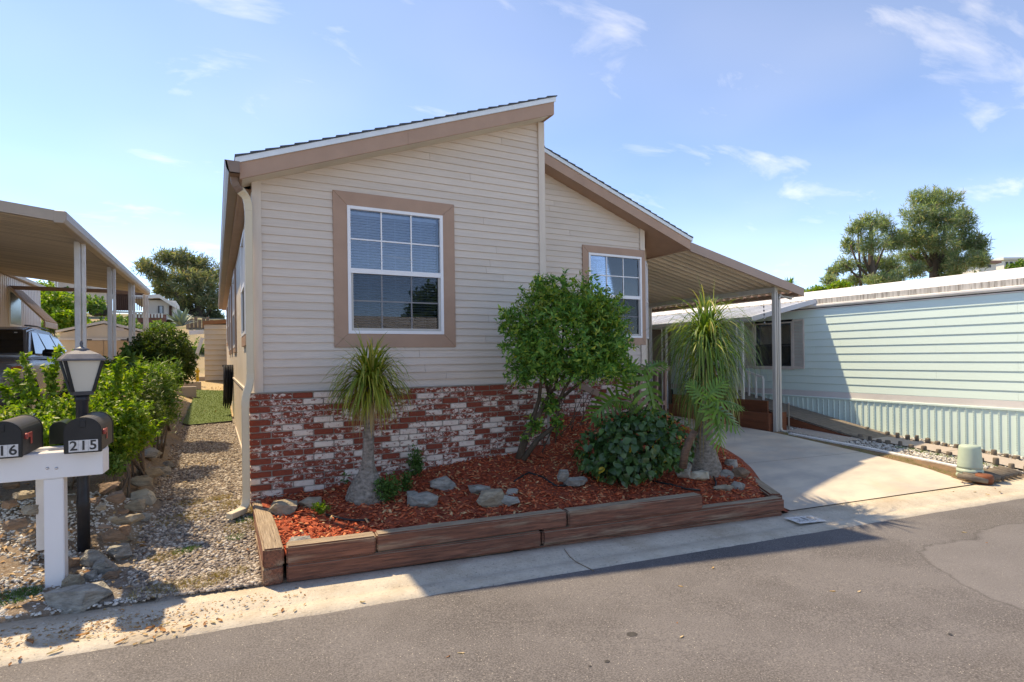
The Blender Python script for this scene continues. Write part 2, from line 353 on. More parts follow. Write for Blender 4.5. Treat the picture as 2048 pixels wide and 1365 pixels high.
def _timber():
    m, nt, b = newmat('old timber')
    oi = nd(nt, 'ShaderNodeObjectInfo')
    vec = coords(nt, (1.0, 18.0, 18.0), True)
    f = ramp(nt, noise_tex(nt, vec, 3.2, 10, 0.72), [(0.36, 0.0), (0.62, 1.0)])
    red = mixrgb(nt, f, (0.37, 0.14, 0.085), (0.15, 0.06, 0.04))
    grey = mixrgb(nt, f, (0.54, 0.43, 0.31), (0.29, 0.21, 0.145))
    # sun bleached, bare wood where the stain has worn off
    v2 = coords(nt, (0.7, 3.0, 5.0), True)
    wf = ramp(nt, noise_tex(nt, v2, 1.6, 6, 0.6), [(0.52, 0.0), (0.68, 0.7)])
    g = nd(nt, 'ShaderNodeNewGeometry'); s = nd(nt, 'ShaderNodeSeparateXYZ'); nt.links.new(g.outputs['Normal'], s.inputs[0])
    tf = ramp(nt, s.outputs['Z'], [(0.4, 0.0), (0.8, 0.92)])
    mxn = nd(nt, 'ShaderNodeMath', operation='MAXIMUM'); nt.links.new(wf, mxn.inputs[0]); nt.links.new(tf, mxn.inputs[1])
    col = mixrgb(nt, mxn.outputs[0], red, grey)
    # knots and checks
    ck = ramp(nt, noise_tex(nt, coords(nt, (0.8, 30, 30), True), 2.4, 4), [(0.62, 0.0), (0.68, 0.8)])
    col = mixrgb(nt, ck, col, (0.035, 0.022, 0.016))
    nt.links.new(col, b.inputs['Base Color']); b.inputs['Roughness'].default_value = 0.85
    bump(nt, b, f, 0.8, 0.010); return m
MT['timber'] = _timber()

def _brick():
    m, nt, b = newmat('whitewashed brick')
    oi = nd(nt, 'ShaderNodeObjectInfo')
    geo = nd(nt, 'ShaderNodeNewGeometry'); rs = nd(nt, 'ShaderNodeMath', operation='ADD')
    nt.links.new(oi.outputs['Random'], rs.inputs[0]); nt.links.new(geo.outputs['Random Per Island'], rs.inputs[1])
    tcb = nd(nt, 'ShaderNodeTexCoord'); mpb = nd(nt, 'ShaderNodeMapping'); mpb.inputs['Scale'].default_value = (1, 1, 1.7); nt.links.new(tcb.outputs['Object'], mpb.inputs[0])
    rml = nd(nt, 'ShaderNodeMath', operation='MULTIPLY'); nt.links.new(rs.outputs[0], rml.inputs[0]); rml.inputs[1].default_value = 57.0
    cbb = nd(nt, 'ShaderNodeCombineXYZ')
    for i in range(3): nt.links.new(rml.outputs[0], cbb.inputs[i])
    nt.links.new(cbb.outputs[0], mpb.inputs['Location']); vec = mpb.outputs[0]
    base = mixrgb(nt, ramp(nt, noise_tex(nt, vec, 30, 5), [(0.3, 0.0), (0.7, 1.0)]), (0.30, 0.058, 0.03), (0.19, 0.038, 0.022))
    pw = mixrgb(nt, ramp(nt, noise_tex(nt, vec, 14, 4), [(0.3, 0.0), (0.7, 1.0)]), (0.76, 0.68, 0.61), (0.64, 0.51, 0.46))
    # worn limewash: broad patches cut by fine flaking, how much is left differs from brick to brick
    n1_ = noise_tex(nt, vec, 18, 3, 0.6, 0.15); n2_ = noise_tex(nt, vec, 60, 7, 0.8, 0.0)
    mm = nd(nt, 'ShaderNodeMath', operation='MULTIPLY_ADD'); nt.links.new(n1_, mm.inputs[0]); mm.inputs[1].default_value = 0.62
    n2s = nd(nt, 'ShaderNodeMath', operation='MULTIPLY'); nt.links.new(n2_, n2s.inputs[0]); n2s.inputs[1].default_value = 0.62
    nt.links.new(n2s.outputs[0], mm.inputs[2])
    wn_ = nd(nt, 'ShaderNodeTexWhiteNoise', noise_dimensions='1D'); nt.links.new(rs.outputs[0], wn_.inputs['W'])
    bias = ramp(nt, wn_.outputs['Value'], [(0.0, 0.0), (0.3, 0.42), (0.7, 0.6), (1.0, 1.0)])
    bs = nd(nt, 'ShaderNodeMath', operation='MULTIPLY_ADD'); nt.links.new(bias, bs.inputs[0]); bs.inputs[1].default_value = 0.33; nt.links.new(mm.outputs[0], bs.inputs[2])
    fac = ramp(nt, bs.outputs[0], [(0.785, 0.0), (0.83, 1.0)])
    col = mixrgb(nt, fac, base, pw)
    nt.links.new(col, b.inputs['Base Color']); b.inputs['Roughness'].default_value = 0.85
    hs = nd(nt, 'ShaderNodeMath', operation='MULTIPLY_ADD'); nt.links.new(n2_, hs.inputs[0]); hs.inputs[1].default_value = 0.6; nt.links.new(fac, hs.inputs[2])
    bump(nt, b, hs.outputs[0], 0.35, 0.003); return m
MT['brick'] = _brick()
MT['mortar'] = surf('grey mortar', (0.30, 0.265, 0.235), (0.21, 0.185, 0.165), 0.9, 20, bmp=0.6, bscale=80, dirt=(0.48, 0.44, 0.40), dscale=3)

def _asphalt():
    m, nt, b = newmat('asphalt'); vec = coords(nt)
    fine = noise_tex(nt, vec, 95, 4, 0.75)
    base = mixrgb(nt, ramp(nt, noise_tex(nt, vec, 0.9, 7, 0.65), [(0.42, 0.0), (0.60, 1.0)]), (0.122, 0.115, 0.121), (0.078, 0.072, 0.076))
    base = mixrgb(nt, ramp(nt, noise_tex(nt, coords(nt, (0.5, 1.1, 1)), 0.5, 5, 0.55), [(0.5, 0.0), (0.62, 0.7)]), base, (0.088, 0.078, 0.075))
    col = mixrgb(nt, ramp(nt, fine, [(0.45, 0.0), (0.70, 1.0)]), base, (0.225, 0.212, 0.21))
    col = mixrgb(nt, ramp(nt, fine, [(0.28, 0.9), (0.45, 0.0)]), col, (0.045, 0.04, 0.04))
    vo = nd(nt, 'ShaderNodeTexVoronoi'); vo.inputs['Scale'].default_value = 45; nt.links.new(vec, vo.inputs['Vector'])  # yellower sprays, mostly high on the crown, painted as if sunlit
    sp = ramp(nt, vo.outputs['Distance'], [(0.10, 1.0), (0.16, 0.0)])
    pick = ramp(nt, noise_tex(nt, vec, 13, 2), [(0.46, 0.0), (0.54, 1.0)])
    col = mixrgb(nt, mixrgb(nt, 1.0, sp, pick, 'MULTIPLY'), col, (0.48, 0.44, 0.40))
    # dark drips of oil
    vd = nd(nt, 'ShaderNodeTexVoronoi'); vd.inputs['Scale'].default_value = 0.9; nt.links.new(vec, vd.inputs['Vector'])
    od = ramp(nt, vd.outputs['Distance'], [(0.035, 0.75), (0.06, 0.0)])
    col = mixrgb(nt, od, col, (0.04, 0.038, 0.037))
    # the newer overlay: a slightly paler, bluer lobe beyond a wavering seam, with a thin tar line along it
    A_, B_, C_ = (at_z(px, py, 0.03) for px, py in ((1815, 1092), (2048, 1225), (2048, 1032)))
    tcr = nd(nt, 'ShaderNodeTexCoord'); wv = nd(nt, 'ShaderNodeTexNoise'); wv.inputs['Scale'].default_value = 1.6; wv.inputs['Detail'].default_value = 4
    nt.links.new(tcr.outputs['Object'], wv.inputs['Vector']); ds = []
    for Q_, sg in ((B_, 1), (C_, -1)):
        e_ = Vector((Q_.x - A_.x, Q_.y - A_.y)).normalized(); nx_, ny_ = -e_.y * sg, e_.x * sg
        dt = nd(nt, 'ShaderNodeVectorMath', operation='DOT_PRODUCT'); dt.inputs[1].default_value = (nx_, ny_, 0); nt.links.new(tcr.outputs['Object'], dt.inputs[0])
        sb_ = nd(nt, 'ShaderNodeMath', operation='SUBTRACT'); sb_.inputs[1].default_value = A_.x * nx_ + A_.y * ny_; nt.links.new(dt.outputs['Value'], sb_.inputs[0]); ds.append(sb_.outputs[0])
    mn = nd(nt, 'ShaderNodeMath', operation='MINIMUM'); nt.links.new(ds[0], mn.inputs[0]); nt.links.new(ds[1], mn.inputs[1])
    wa_ = nd(nt, 'ShaderNodeMath', operation='MULTIPLY_ADD'); nt.links.new(wv.outputs['Fac'], wa_.inputs[0]); wa_.inputs[1].default_value = 0.5; nt.links.new(mn.outputs[0], wa_.inputs[2])
    col = mixrgb(nt, ramp(nt, wa_.outputs[0], [(0.235, 0.0), (0.25, 0.55), (0.28, 0.0)]), col, (0.055, 0.05, 0.05))
    col = mixrgb(nt, ramp(nt, wa_.outputs[0], [(0.25, 0.0), (0.29, 0.38)]), col, (0.19, 0.182, 0.19))
    nt.links.new(col, b.inputs['Base Color']); b.inputs['Roughness'].default_value = 0.85
    bump(nt, b, fine, 0.5, 0.006); return m
MT['asphalt'] = _asphalt()

LM = {}
LM['shrub'] = leafmat('glossy green leaves', [(0, (0.057, 0.170, 0.041)), (0.4, (0.104, 0.270, 0.057)), (0.75, (0.189, 0.379, 0.076)), (0.93, (0.340, 0.479, 0.095)), (1, (0.540, 0.570, 0.095))], 0.4, 0.4)
LM['shrubtop'] = leafmat('sun tinted yellow green leaves', [(0, (0.09, 0.17, 0.03)), (0.5, (0.17, 0.26, 0.045)), (0.9, (0.30, 0.36, 0.07)), (1, (0.5, 0.42, 0.08))], 0.4, 0.4)  # sunlight on the shrub top put into the leaf colour
LM['hib'] = leafmat('deep green hibiscus leaves', [(0, (0.029, 0.091, 0.031)), (0.6, (0.061, 0.161, 0.047)), (0.95, (0.124, 0.246, 0.070)), (1, (0.527, 0.421, 0.053))], 0.25, 0.3, 0.5)
LM['bright'] = leafmat('bright yellow green leaves', [(0, (0.085, 0.182, 0.026)), (0.4, (0.157, 0.285, 0.036)), (0.8, (0.242, 0.363, 0.055)), (1, (0.436, 0.460, 0.085))], 0.5, 0.45)
LM['mid'] = leafmat('mid green leaves', [(0, (0.061, 0.147, 0.038)), (0.6, (0.129, 0.250, 0.055)), (1, (0.259, 0.328, 0.086))], 0.4, 0.5)
LM['dark'] = leafmat('dark hedge leaves', [(0, (0.034, 0.077, 0.020)), (0.6, (0.064, 0.124, 0.028)), (1, (0.154, 0.190, 0.038))], 0.35, 0.5)
LM['pony'] = leafmat('ponytail palm blades', [(0, (0.075, 0.14, 0.02)), (0.35, (0.18, 0.24, 0.03)), (0.75, (0.38, 0.38, 0.06)), (1, (0.52, 0.42, 0.13))], 0.35, 0.45)
LM['ponydry'] = leafmat('dry palm blades', [(0, (0.32, 0.19, 0.08)), (1, (0.48, 0.36, 0.17))], 0.3, 0.7)
LM['pony2'] = leafmat('green palm blades', [(0, (0.061, 0.149, 0.034)), (0.5, (0.135, 0.243, 0.047)), (0.8, (0.257, 0.338, 0.081)), (1, (0.486, 0.432, 0.176))], 0.3, 0.45)
LM['philo'] = leafmat('philodendron leaf', [(0, (0.075, 0.18, 0.025)), (1, (0.17, 0.32, 0.045))], 0.35, 0.3, 0.5)
LM['pine'] = leafmat('pine needles', [(0, (0.109, 0.166, 0.109)), (0.5, (0.207, 0.288, 0.177)), (0.85, (0.329, 0.389, 0.239)), (1, (0.440, 0.335, 0.257))], 0.5, 0.7)
LM['pine_l'] = leafmat('dusty pine needles', [(0, (0.093, 0.128, 0.084)), (0.5, (0.175, 0.213, 0.134)), (0.85, (0.310, 0.303, 0.196)), (1, (0.453, 0.326, 0.239))], 0.5, 0.7)
LM['agave'] = leafmat('blue agave blades', [(0, (0.15, 0.22, 0.19)), (1, (0.26, 0.34, 0.30))], 0.1, 0.5)
LM['weed'] = leafmat('small green weed leaves', [(0, (0.046, 0.130, 0.033)), (1, (0.111, 0.221, 0.052))], 0.3, 0.5)
LM['dryleaf'] = leafmat('dry fallen leaf', [(0, (0.27, 0.12, 0.05)), (0.5, (0.42, 0.23, 0.10)), (1, (0.55, 0.40, 0.24))], 0.15, 0.7)
LM['straw'] = leafmat('dry grass', [(0, (0.30, 0.19, 0.085)), (0.6, (0.44, 0.31, 0.15)), (1, (0.30, 0.30, 0.08))], 0.25, 0.8)
LM['turf'] = leafmat('artificial turf', [(0, (0.085, 0.13, 0.03)), (1, (0.17, 0.23, 0.06))], 0.2, 0.6)
MT['pebble'] = islandmat('river pebbles', [(0, (0.12, 0.11, 0.105)), (0.25, (0.24, 0.19, 0.16)), (0.5, (0.34, 0.28, 0.23)), (0.75, (0.46, 0.40, 0.34)), (1, (0.62, 0.58, 0.52))])
MT['whitepebble'] = islandmat('white pebbles', [(0, (0.32, 0.30, 0.27)), (0.5, (0.58, 0.55, 0.50)), (1, (0.74, 0.72, 0.68))])
MT['chip'] = islandmat('red mulch chips', [(0, (0.22, 0.04, 0.02)), (0.3, (0.50, 0.085, 0.035)), (0.65, (0.70, 0.15, 0.065)), (0.86, (0.74, 0.23, 0.11)), (0.93, (0.62, 0.36, 0.18)), (1, (0.74, 0.48, 0.26))], 0.85, 0.3)

# ================================================================== THE SETTING
def street_y(x): return 4.18 - 0.1 * x                    # where the asphalt meets the concrete gutter strip
def street_z(x): return 0.03 - 0.01 * np.clip(x, -8, 14)
def ground_z(x, y):
    x = np.asarray(x, float); y = np.asarray(y, float); s = y - street_y(x); zs = street_z(x)
    left = np.interp(y, [4.5, 5.2, 6.5, 9, 13, 22, 26, 33, 40, 60, 90], [0.0, 0.08, 0.27, 0.36, 0.46, 0.98, 1.25, 2.9, 4.2, 6.0, 7.0])
    bank = sstep(-0.45, -1.05, x) * np.interp(y, [4.4, 4.9, 5.4, 5.9, 6.6, 8, 13, 20], [0.0, 0.0, 0.02, 0.07, 0.22, 0.36, 0.32, 0.1])
    left = left + bank
    right = np.interp(y, [4.3, 5.5, 7.5, 12, 40, 90, 200], [0.0, 0.085, 0.215, 0.34, 0.8, 2.0, 6.0])
    k = sstep(0.5, 4.0, x)
    z = zs * sstep(1.5, 0.3, s) + left * (1 - k) + right * k
    z = np.where(s < 0.62, zs - 0.05, z)
    far = np.hypot(x - 215, y - 66)                       # a rise far off to the right
    return z + 36 * 0.74 * sstep(75, 5, far)

def nonuni(*segs):
    out = []
    for a, b, st in segs: out += list(np.arange(a, b, st))
    out.append(segs[-1][1]); return np.array(out)
gx = nonuni((-600, -60, 60), (-60, -12, 4), (-12, -3, 0.5), (-3, 0.6, 0.08), (0.6, 5.6, 0.5), (5.6, 13, 0.2), (13, 40, 3), (40, 240, 12), (240, 900, 60))
gy = nonuni((-300, -12, 48), (-12, 3, 1.5), (3, 4.3, 0.3), (4.3, 8, 0.08), (8, 14, 0.2), (14, 45, 1.0), (45, 240, 12), (240, 900, 60))
GX, GY = np.meshgrid(gx, gy); GZ = ground_z(GX, GY)
near = (GX > -3) & (GX < 0.5) & (GY > 4.5) & (GY < 9)
GZ = GZ + near * (0.018 * np.sin(GX * 9.1 + GY * 4.3) * np.sin(GY * 7.7 - GX * 3.1))
def grid_faces(ny, nx):
    i = np.arange(ny - 1)[:, None] * nx + np.arange(nx - 1)[None, :]
    return np.stack([i, i + 1, i + nx + 1, i + nx], -1).reshape(-1, 4)
def _groundmat():
    m, nt, b = newmat('ground'); vec = coords(nt)
    dirt = mixrgb(nt, ramp(nt, noise_tex(nt, vec, 2.5, 9), [(0.35, 0.0), (0.7, 1.0)]), (0.25, 0.175, 0.12), (0.15, 0.11, 0.08))
    dirt = mixrgb(nt, ramp(nt, noise_tex(nt, vec, 45, 5), [(0.5, 0.0), (0.72, 0.8)]), dirt, (0.38, 0.33, 0.28))
    straw = mixrgb(nt, ramp(nt, noise_tex(nt, vec, 18, 6), [(0.35, 0.0), (0.7, 1.0)]), (0.50, 0.38, 0.22), (0.34, 0.25, 0.14))
    scrub = mixrgb(nt, ramp(nt, noise_tex(nt, vec, 0.7, 8), [(0.4, 0.0), (0.6, 1.0)]), (0.10, 0.125, 0.045), (0.33, 0.25, 0.15))
    tcn = nd(nt, 'ShaderNodeTexCoord'); s = nd(nt, 'ShaderNodeSeparateXYZ'); nt.links.new(tcn.outputs['Object'], s.inputs[0])
    def step(v, a, c): 
        r = nd(nt, 'ShaderNodeMapRange'); r.inputs[1].default_value = a; r.inputs[2].default_value = c; nt.links.new(v, r.inputs[0]); return r.outputs[0]
    col = mixrgb(nt, step(s.outputs['Y'], 11.5, 14), dirt, straw)
    col = mixrgb(nt, step(s.outputs['Y'], 24, 27), col, scrub)
    nt.links.new(col, b.inputs['Base Color']); b.inputs['Roughness'].default_value = 0.95
    bump(nt, b, noise_tex(nt, vec, 40, 6), 0.8, 0.02); return m
MT['ground'] = _groundmat()
g = kind(link('ground', np_mesh(np.stack([GX, GY, GZ], -1).reshape(-1, 3), grid_faces(len(gy), len(gx)), True), MT['ground']), 'structure')

# asphalt road, with a slightly ragged edge against the concrete
xs = nonuni((-60, -4, 4), (-4, 13, 0.05), (13, 80, 4))
ys = np.array([0.0, -0.06, -0.5, -1.5, -3, -5, -6.6])
RX, RK = np.meshgrid(xs, ys)
wob = np.array([noise.noise((x * 2.3, 0, 0)) * 0.018 + noise.noise((x * 9.0, 5, 0)) * 0.012 for x in xs])
RY = street_y(RX) + RK + (RK > -0.4) * wob[None, :]
RZ = street_z(RX) + 0.012 * sstep(0, -0.06, RK) + 0.0 + np.where(RK == 0, -0.004, 0)
RZ = RZ + sstep(-0.5, -3, RK) * 0.03
kind(link('road', np_mesh(np.stack([RX, RY, RZ], -1).reshape(-1, 3), grid_faces(len(ys), len(xs))[:, ::-1], True), MT['asphalt']), 'structure')
MT['oil'] = surf('old oil drip', (0.045, 0.042, 0.042), (0.075, 0.07, 0.068), 0.6, 30, bmp=0.4, bscale=95)
for (px, py, r) in ((1264, 1268, .045), (1214, 1324, .022), (1900, 1266, .018), (1180, 1334, .012)):
    r *= .65; c = at_z(px, py, 0.03); zr_ = float(street_z(c.x)) + 0.012 + 0.03 * float(sstep(-0.5, -3, c.y - street_y(c.x))) + 0.004; om = MB()
    om.v = [(c.x + r * (1 + .35 * noise.noise((math.cos(t) * 1.5 + px, math.sin(t) * 1.5, 0))) * math.cos(t) * 1.2, c.y + r * (1 + .35 * noise.noise((math.cos(t) * 1.5 + px, math.sin(t) * 1.5, 3))) * math.sin(t), zr_) for t in np.linspace(0, 6.283, 18, endpoint=False)]; om.f = [tuple(range(18))]
    kind(link('oil_stain', mesh(om, recalc=False), MT['oil'], bpy.data.objects['road']), 'structure')

# concrete gutter strip in three cross bands: lip, shallow channel, back
ks = np.array([-0.03, 0.0, 0.17, 0.20, 0.235, 0.27, 0.45, 0.62, 0.64]); kh = np.array([-0.03, 0.006, 0.008, 0.002, -0.006, 0.006, 0.016, 0.022, -0.04])
xs2 = nonuni((-60, -4, 4), (-4, 13, 0.1), (13, 80, 4))
KX, KS = np.meshgrid(xs2, ks); KZ = street_z(KX) + kh[:, None]
kind(link('gutter_strip', np_mesh(np.stack([KX, street_y(KX) + KS, KZ], -1).reshape(-1, 3), grid_faces(len(ks), len(xs2))[:, ::-1], True), MT['kerb']), 'structure')
gut = bpy.data.objects['gutter_strip']
# a crack across the strip
ck = MB(); pts = [at_z(px, py, 0.03) for px, py in ((1128, 1096), (1140, 1112), (1152, 1122), (1170, 1131), (1188, 1140))]
pts = [(p.x, p.y, float(street_z(p.x)) + 0.018) for p in pts]
for a, b in zip(pts, pts[1:]): ck.beam(a, b, 0.003, 0.008)
kind(part('crack', ck, MT['dirt'], gut), 'structure')
# painted house number on the strip
c0 = at_z(1611, 1039, 0.0); ang = math.atan(-0.1)
kn = bpy.data.objects.new('painted_number', None); COL.objects.link(kn); zn = float(street_z(c0.x)) + 0.026
kn.location = (c0.x, c0.y, zn); tag(kn, 'worn white patch with faded grey house number painted on gutter strip', 'painted number')
pm = MB(); dx, dy = Vector((math.cos(ang), math.sin(ang), 0)), Vector((-math.sin(ang), math.cos(ang), 0))
cc = Vector((c0.x, c0.y, zn))
pm.v = [tuple(cc + dx * a * 0.20 + dy * b * 0.105 + Vector((0, 0, -0.01 * a + b * 0.004))) for a, b in ((-1, -1), (1, -1), (1, 1), (-1, 1))]; pm.f = [(0, 1, 2, 3)]
link('paint_patch', mesh(pm, recalc=False), MT['kerbpaint'], kn)
def text_part(txt, size, mat, parent, mw, name='numeral', ext=0.0008):
    cu = bpy.data.curves.new('t', 'FONT'); cu.body = txt; cu.size = size; cu.align_x = 'CENTER'; cu.align_y = 'CENTER'; cu.extrude = ext; cu.resolution_u = 3; cu.offset = size * 0.018
    to = bpy.data.objects.new('t', cu); COL.objects.link(to); bpy.context.view_layer.update()
    me = bpy.data.meshes.new_from_object(to); bpy.data.objects.remove(to); bpy.data.curves.remove(cu)
    me.transform(mw); me.materials.clear(); return link(name, me, mat, parent)
mw = Matrix.Translation(cc + Vector((0, 0, 0.007))) @ Matrix.Rotation(ang, 4, 'Z') @ Matrix.Diagonal((1.25, 0.9, 1, 1))
text_part('215', 0.16, MT['wornink'], kn, mw)

# concrete driveway in slabs that follow the slope, joints left open
def drive_l(y): return np.interp(y, [4.0, 4.36, 5.64, 7.6, 12, 40], [5.80, 5.86, 6.72, 7.25, 7.4, 7.4])
def drive_r(y): return np.interp(y, [3.7, 4.1, 5.5, 7.06, 9, 40], [9.2, 9.33, 9.52, 9.68, 9.74, 9.74])
dw = bpy.data.objects.new('driveway', None); COL.objects.link(dw); kind(dw, 'structure'); dw.location = (7.6, 6, 0)
for (s0, s1) in ((0.655, 2.38), (2.39, 4.9), (4.91, 8.5), (8.51, 16)):
    us = np.linspace(0, 1, 21); ss = np.linspace(s0, s1, 16)
    V = []
    for s_ in ss:
        for u_ in us:
            x = 7.5
            for _ in range(4): y = street_y(x) + s_; x = drive_l(y) * (1 - u_) + drive_r(y) * u_
            V.append((x, street_y(x) + s_, 0.0))
    V = np.array(V); V[:, 2] = ground_z(V[:, 0], V[:, 1]) + 0.03 * sstep(0.6, 1.4, V[:, 1] - street_y(V[:, 0])) + 0.012
    kind(link('slab', np_mesh(V, grid_faces(16, 21), True), MT['concrete'], dw), 'structure')

# gravel path left of the house, on its own bed
px_ = nonuni((-0.75, 0.36, 0.06)); py_ = nonuni((4.74, 14.0, 0.1))
PX, PY = np.meshgrid(px_, py_); PZ = ground_z(PX, PY) + 0.012
kind(link('gravel_path', np_mesh(np.stack([PX, PY, PZ], -1).reshape(-1, 3), grid_faces(len(py_), len(px_)), True), MT['gravelbed']), 'structure')

# ---- scattered small stuff
_ico = None
def ico():
    global _ico
    if _ico is None:
        bm = bmesh.new(); bmesh.ops.create_icosphere(bm, subdivisions=1, radius=1.0)
        _ico = (np.array([v.co[:] for v in bm.verts]), np.array([[v.index for v in f.verts] for f in bm.faces])); bm.free()
    return _ico
def rand_rot(n):
    q = rng.normal(size=(n, 4)); q /= np.linalg.norm(q, axis=1)[:, None]; a, b, c, d = q.T
    return np.stack([np.stack([1-2*(c*c+d*d), 2*(b*c-a*d), 2*(b*d+a*c)], -1), np.stack([2*(b*c+a*d), 1-2*(b*b+d*d), 2*(c*d-a*b)], -1), np.stack([2*(b*d-a*c), 2*(c*d+a*b), 1-2*(b*b+c*c)], -1)], 1)
def zrot(n, tilt=0.3):
    t = rng.uniform(0, 2 * np.pi, n); R = np.zeros((n, 3, 3)); R[:, 0, 0] = np.cos(t); R[:, 0, 1] = -np.sin(t); R[:, 1, 0] = np.sin(t); R[:, 1, 1] = np.cos(t); R[:, 2, 2] = 1
    e = rng.normal(0, tilt, (n, 2)); T = np.zeros((n, 3, 3)); T[:, 0, 0] = np.cos(e[:, 0]); T[:, 0, 2] = np.sin(e[:, 0]); T[:, 2, 0] = -np.sin(e[:, 0]); T[:, 2, 2] = np.cos(e[:, 0]); T[:, 1, 1] = 1
    S = np.zeros((n, 3, 3)); S[:, 1, 1] = np.cos(e[:, 1]); S[:, 1, 2] = -np.sin(e[:, 1]); S[:, 2, 1] = np.sin(e[:, 1]); S[:, 2, 2] = np.cos(e[:, 1]); S[:, 0, 0] = 1
    return R @ T @ S
def scatter(verts, faces, pos, size, R):
    """copies of a small shape: pos (N,3), size (N,3), R (N,3,3)"""
    n = len(pos); v = verts[None] * size[:, None, :]; v = np.einsum('nij,nkj->nki', R, v) + pos[:, None, :]
    f = faces[None] + (np.arange(n) * len(verts))[:, None, None]
    return v.reshape(-1, 3), f.reshape(-1, faces.shape[1])
def pebbles(name, xy, zf, lo, hi, mat, flat=0.55):
    n = len(xy); v, f = ico(); s = rng.uniform(lo, hi, n) ** 1.0
    size = np.stack([s * rng.uniform(0.9, 1.4, n), s * rng.uniform(0.7, 1.0, n), s * flat * rng.uniform(0.8, 1.2, n)], -1)
    pos = np.stack([xy[:, 0], xy[:, 1], zf(xy[:, 0], xy[:, 1]) + size[:, 2] * 0.3], -1)
    V, Fc = scatter(v * rng.uniform(0.85, 1.12, (len(v), 1)), f, pos, size, zrot(n, 0.35)); return kind(link(name, np_mesh(V, Fc, False), mat), 'stuff')

n = 15000
xy = np.stack([rng.uniform(-0.62, 0.36, n), 4.74 + 8.5 * rng.random(n) ** 1.7], -1)
keep = (xy[:, 0] > -0.62 + 0.12 * np.sin(xy[:, 1] * 3)) & ((xy[:, 0] < 0.30) | (xy[:, 1] > 6.6))
tag(pebbles('path_gravel', xy[keep], lambda x, y: ground_z(x, y) + 0.012, 0.009, 0.021, MT['pebble']), 'grey and tan river pebbles covering the path beside the house', 'gravel')
n = 5200
xy = np.stack([rng.uniform(-2.1, -0.45, n), 4.62 + 2.2 * rng.random(n) ** 1.3], -1)
tag(pebbles('bank_gravel', xy, ground_z, 0.008, 0.02, MT['whitepebble']), 'pale pebbles strewn on the bank around the mailbox post', 'gravel')
n = 3200
xy = np.stack([rng.uniform(10.12, 10.85, n), 3.9 + 5 * rng.random(n)], -1); xy[::5, 0] = rng.uniform(11.55, 11.95, len(xy[::5]))
tag(pebbles('border_pebbles', xy, lambda x, y: ground_z(x, y) + 0.01, 0.012, 0.03, MT['whitepebble']), 'white pebbles filling the strip beside the mint house walkway', 'gravel')

# ------------------------------------------------------------------ planter: mulch surface
FRONT = lambda x: 4.74 - 0.117 * (x - 0.463)               # outer face of the front timbers
def mulch_z(x, y):
    x = np.asarray(x, float); y = np.asarray(y, float); yf = FRONT(x)
    wgt = np.clip((y - yf) / (6.4 - yf), 0, 1.5)
    z = 0.255 + wgt * (0.05 + 0.075 * np.clip(x, 0, 4)) - 0.12 * sstep(4.1, 4.7, x) * (1 - wgt)
    z = z - 0.16 * sstep(0.5, 0.0, (drive_l(y) - x))
    return z + 0.02 * np.sin(x * 5.1) * np.sin(y * 6.3)
mxs = nonuni((0.40, 7.4, 0.08)); mys = nonuni((4.1, 7.66, 0.08))
MX, MY = np.meshgrid(mxs, mys); MY2 = np.maximum(MY, FRONT(MX) + 0.06); MX2 = np.minimum(MX, drive_l(MY2) - 0.02)
MZ = mulch_z(MX2, MY2)
kind(link('mulch_bed', np_mesh(np.stack([MX2, MY2, MZ], -1).reshape(-1, 3), grid_faces(len(mys), len(mxs)), True), MT['mulchbed']), 'structure')
n = 17000
xy = np.stack([rng.uniform(0.45, 6.9, n), rng.uniform(4.1, 7.4, n)], -1)
keep = (xy[:, 1] > FRONT(xy[:, 0]) + 0.15) & (xy[:, 0] < drive_l(xy[:, 1]) - 0.15) & ((xy[:, 1] < 6.46) | (xy[:, 0] > 3.95))
xy = xy[keep]; n = len(xy)
cv = np.array([(-1, -.8, 0), (0.2, -1, .2), (1, -.5, 0), (.9, .7, .1), (-.2, 1, 0), (-1, .6, .2), (0, 0, 1.0), (0, 0, -1.0)])
cf = np.array([(0, 1, 6), (1, 2, 6), (2, 3, 6), (3, 4, 6), (4, 5, 6), (5, 0, 6), (1, 0, 7), (2, 1, 7), (3, 2, 7), (4, 3, 7), (5, 4, 7), (0, 5, 7)])
s = rng.uniform(0.010, 0.026, n); size = np.stack([s * rng.uniform(0.9, 1.9, n), s * rng.uniform(0.35, 0.7, n), s * 0.28], -1)
pos = np.stack([xy[:, 0], xy[:, 1], mulch_z(xy[:, 0], xy[:, 1]) + rng.uniform(0.0, 0.016, n)], -1)
V, Fc = scatter(cv, cf, pos, size, zrot(n, 0.38))
tag(kind(link('mulch_chips', np_mesh(V, Fc), MT['chip']), 'stuff'), 'red dyed wood chips covering the raised planter bed', 'mulch')

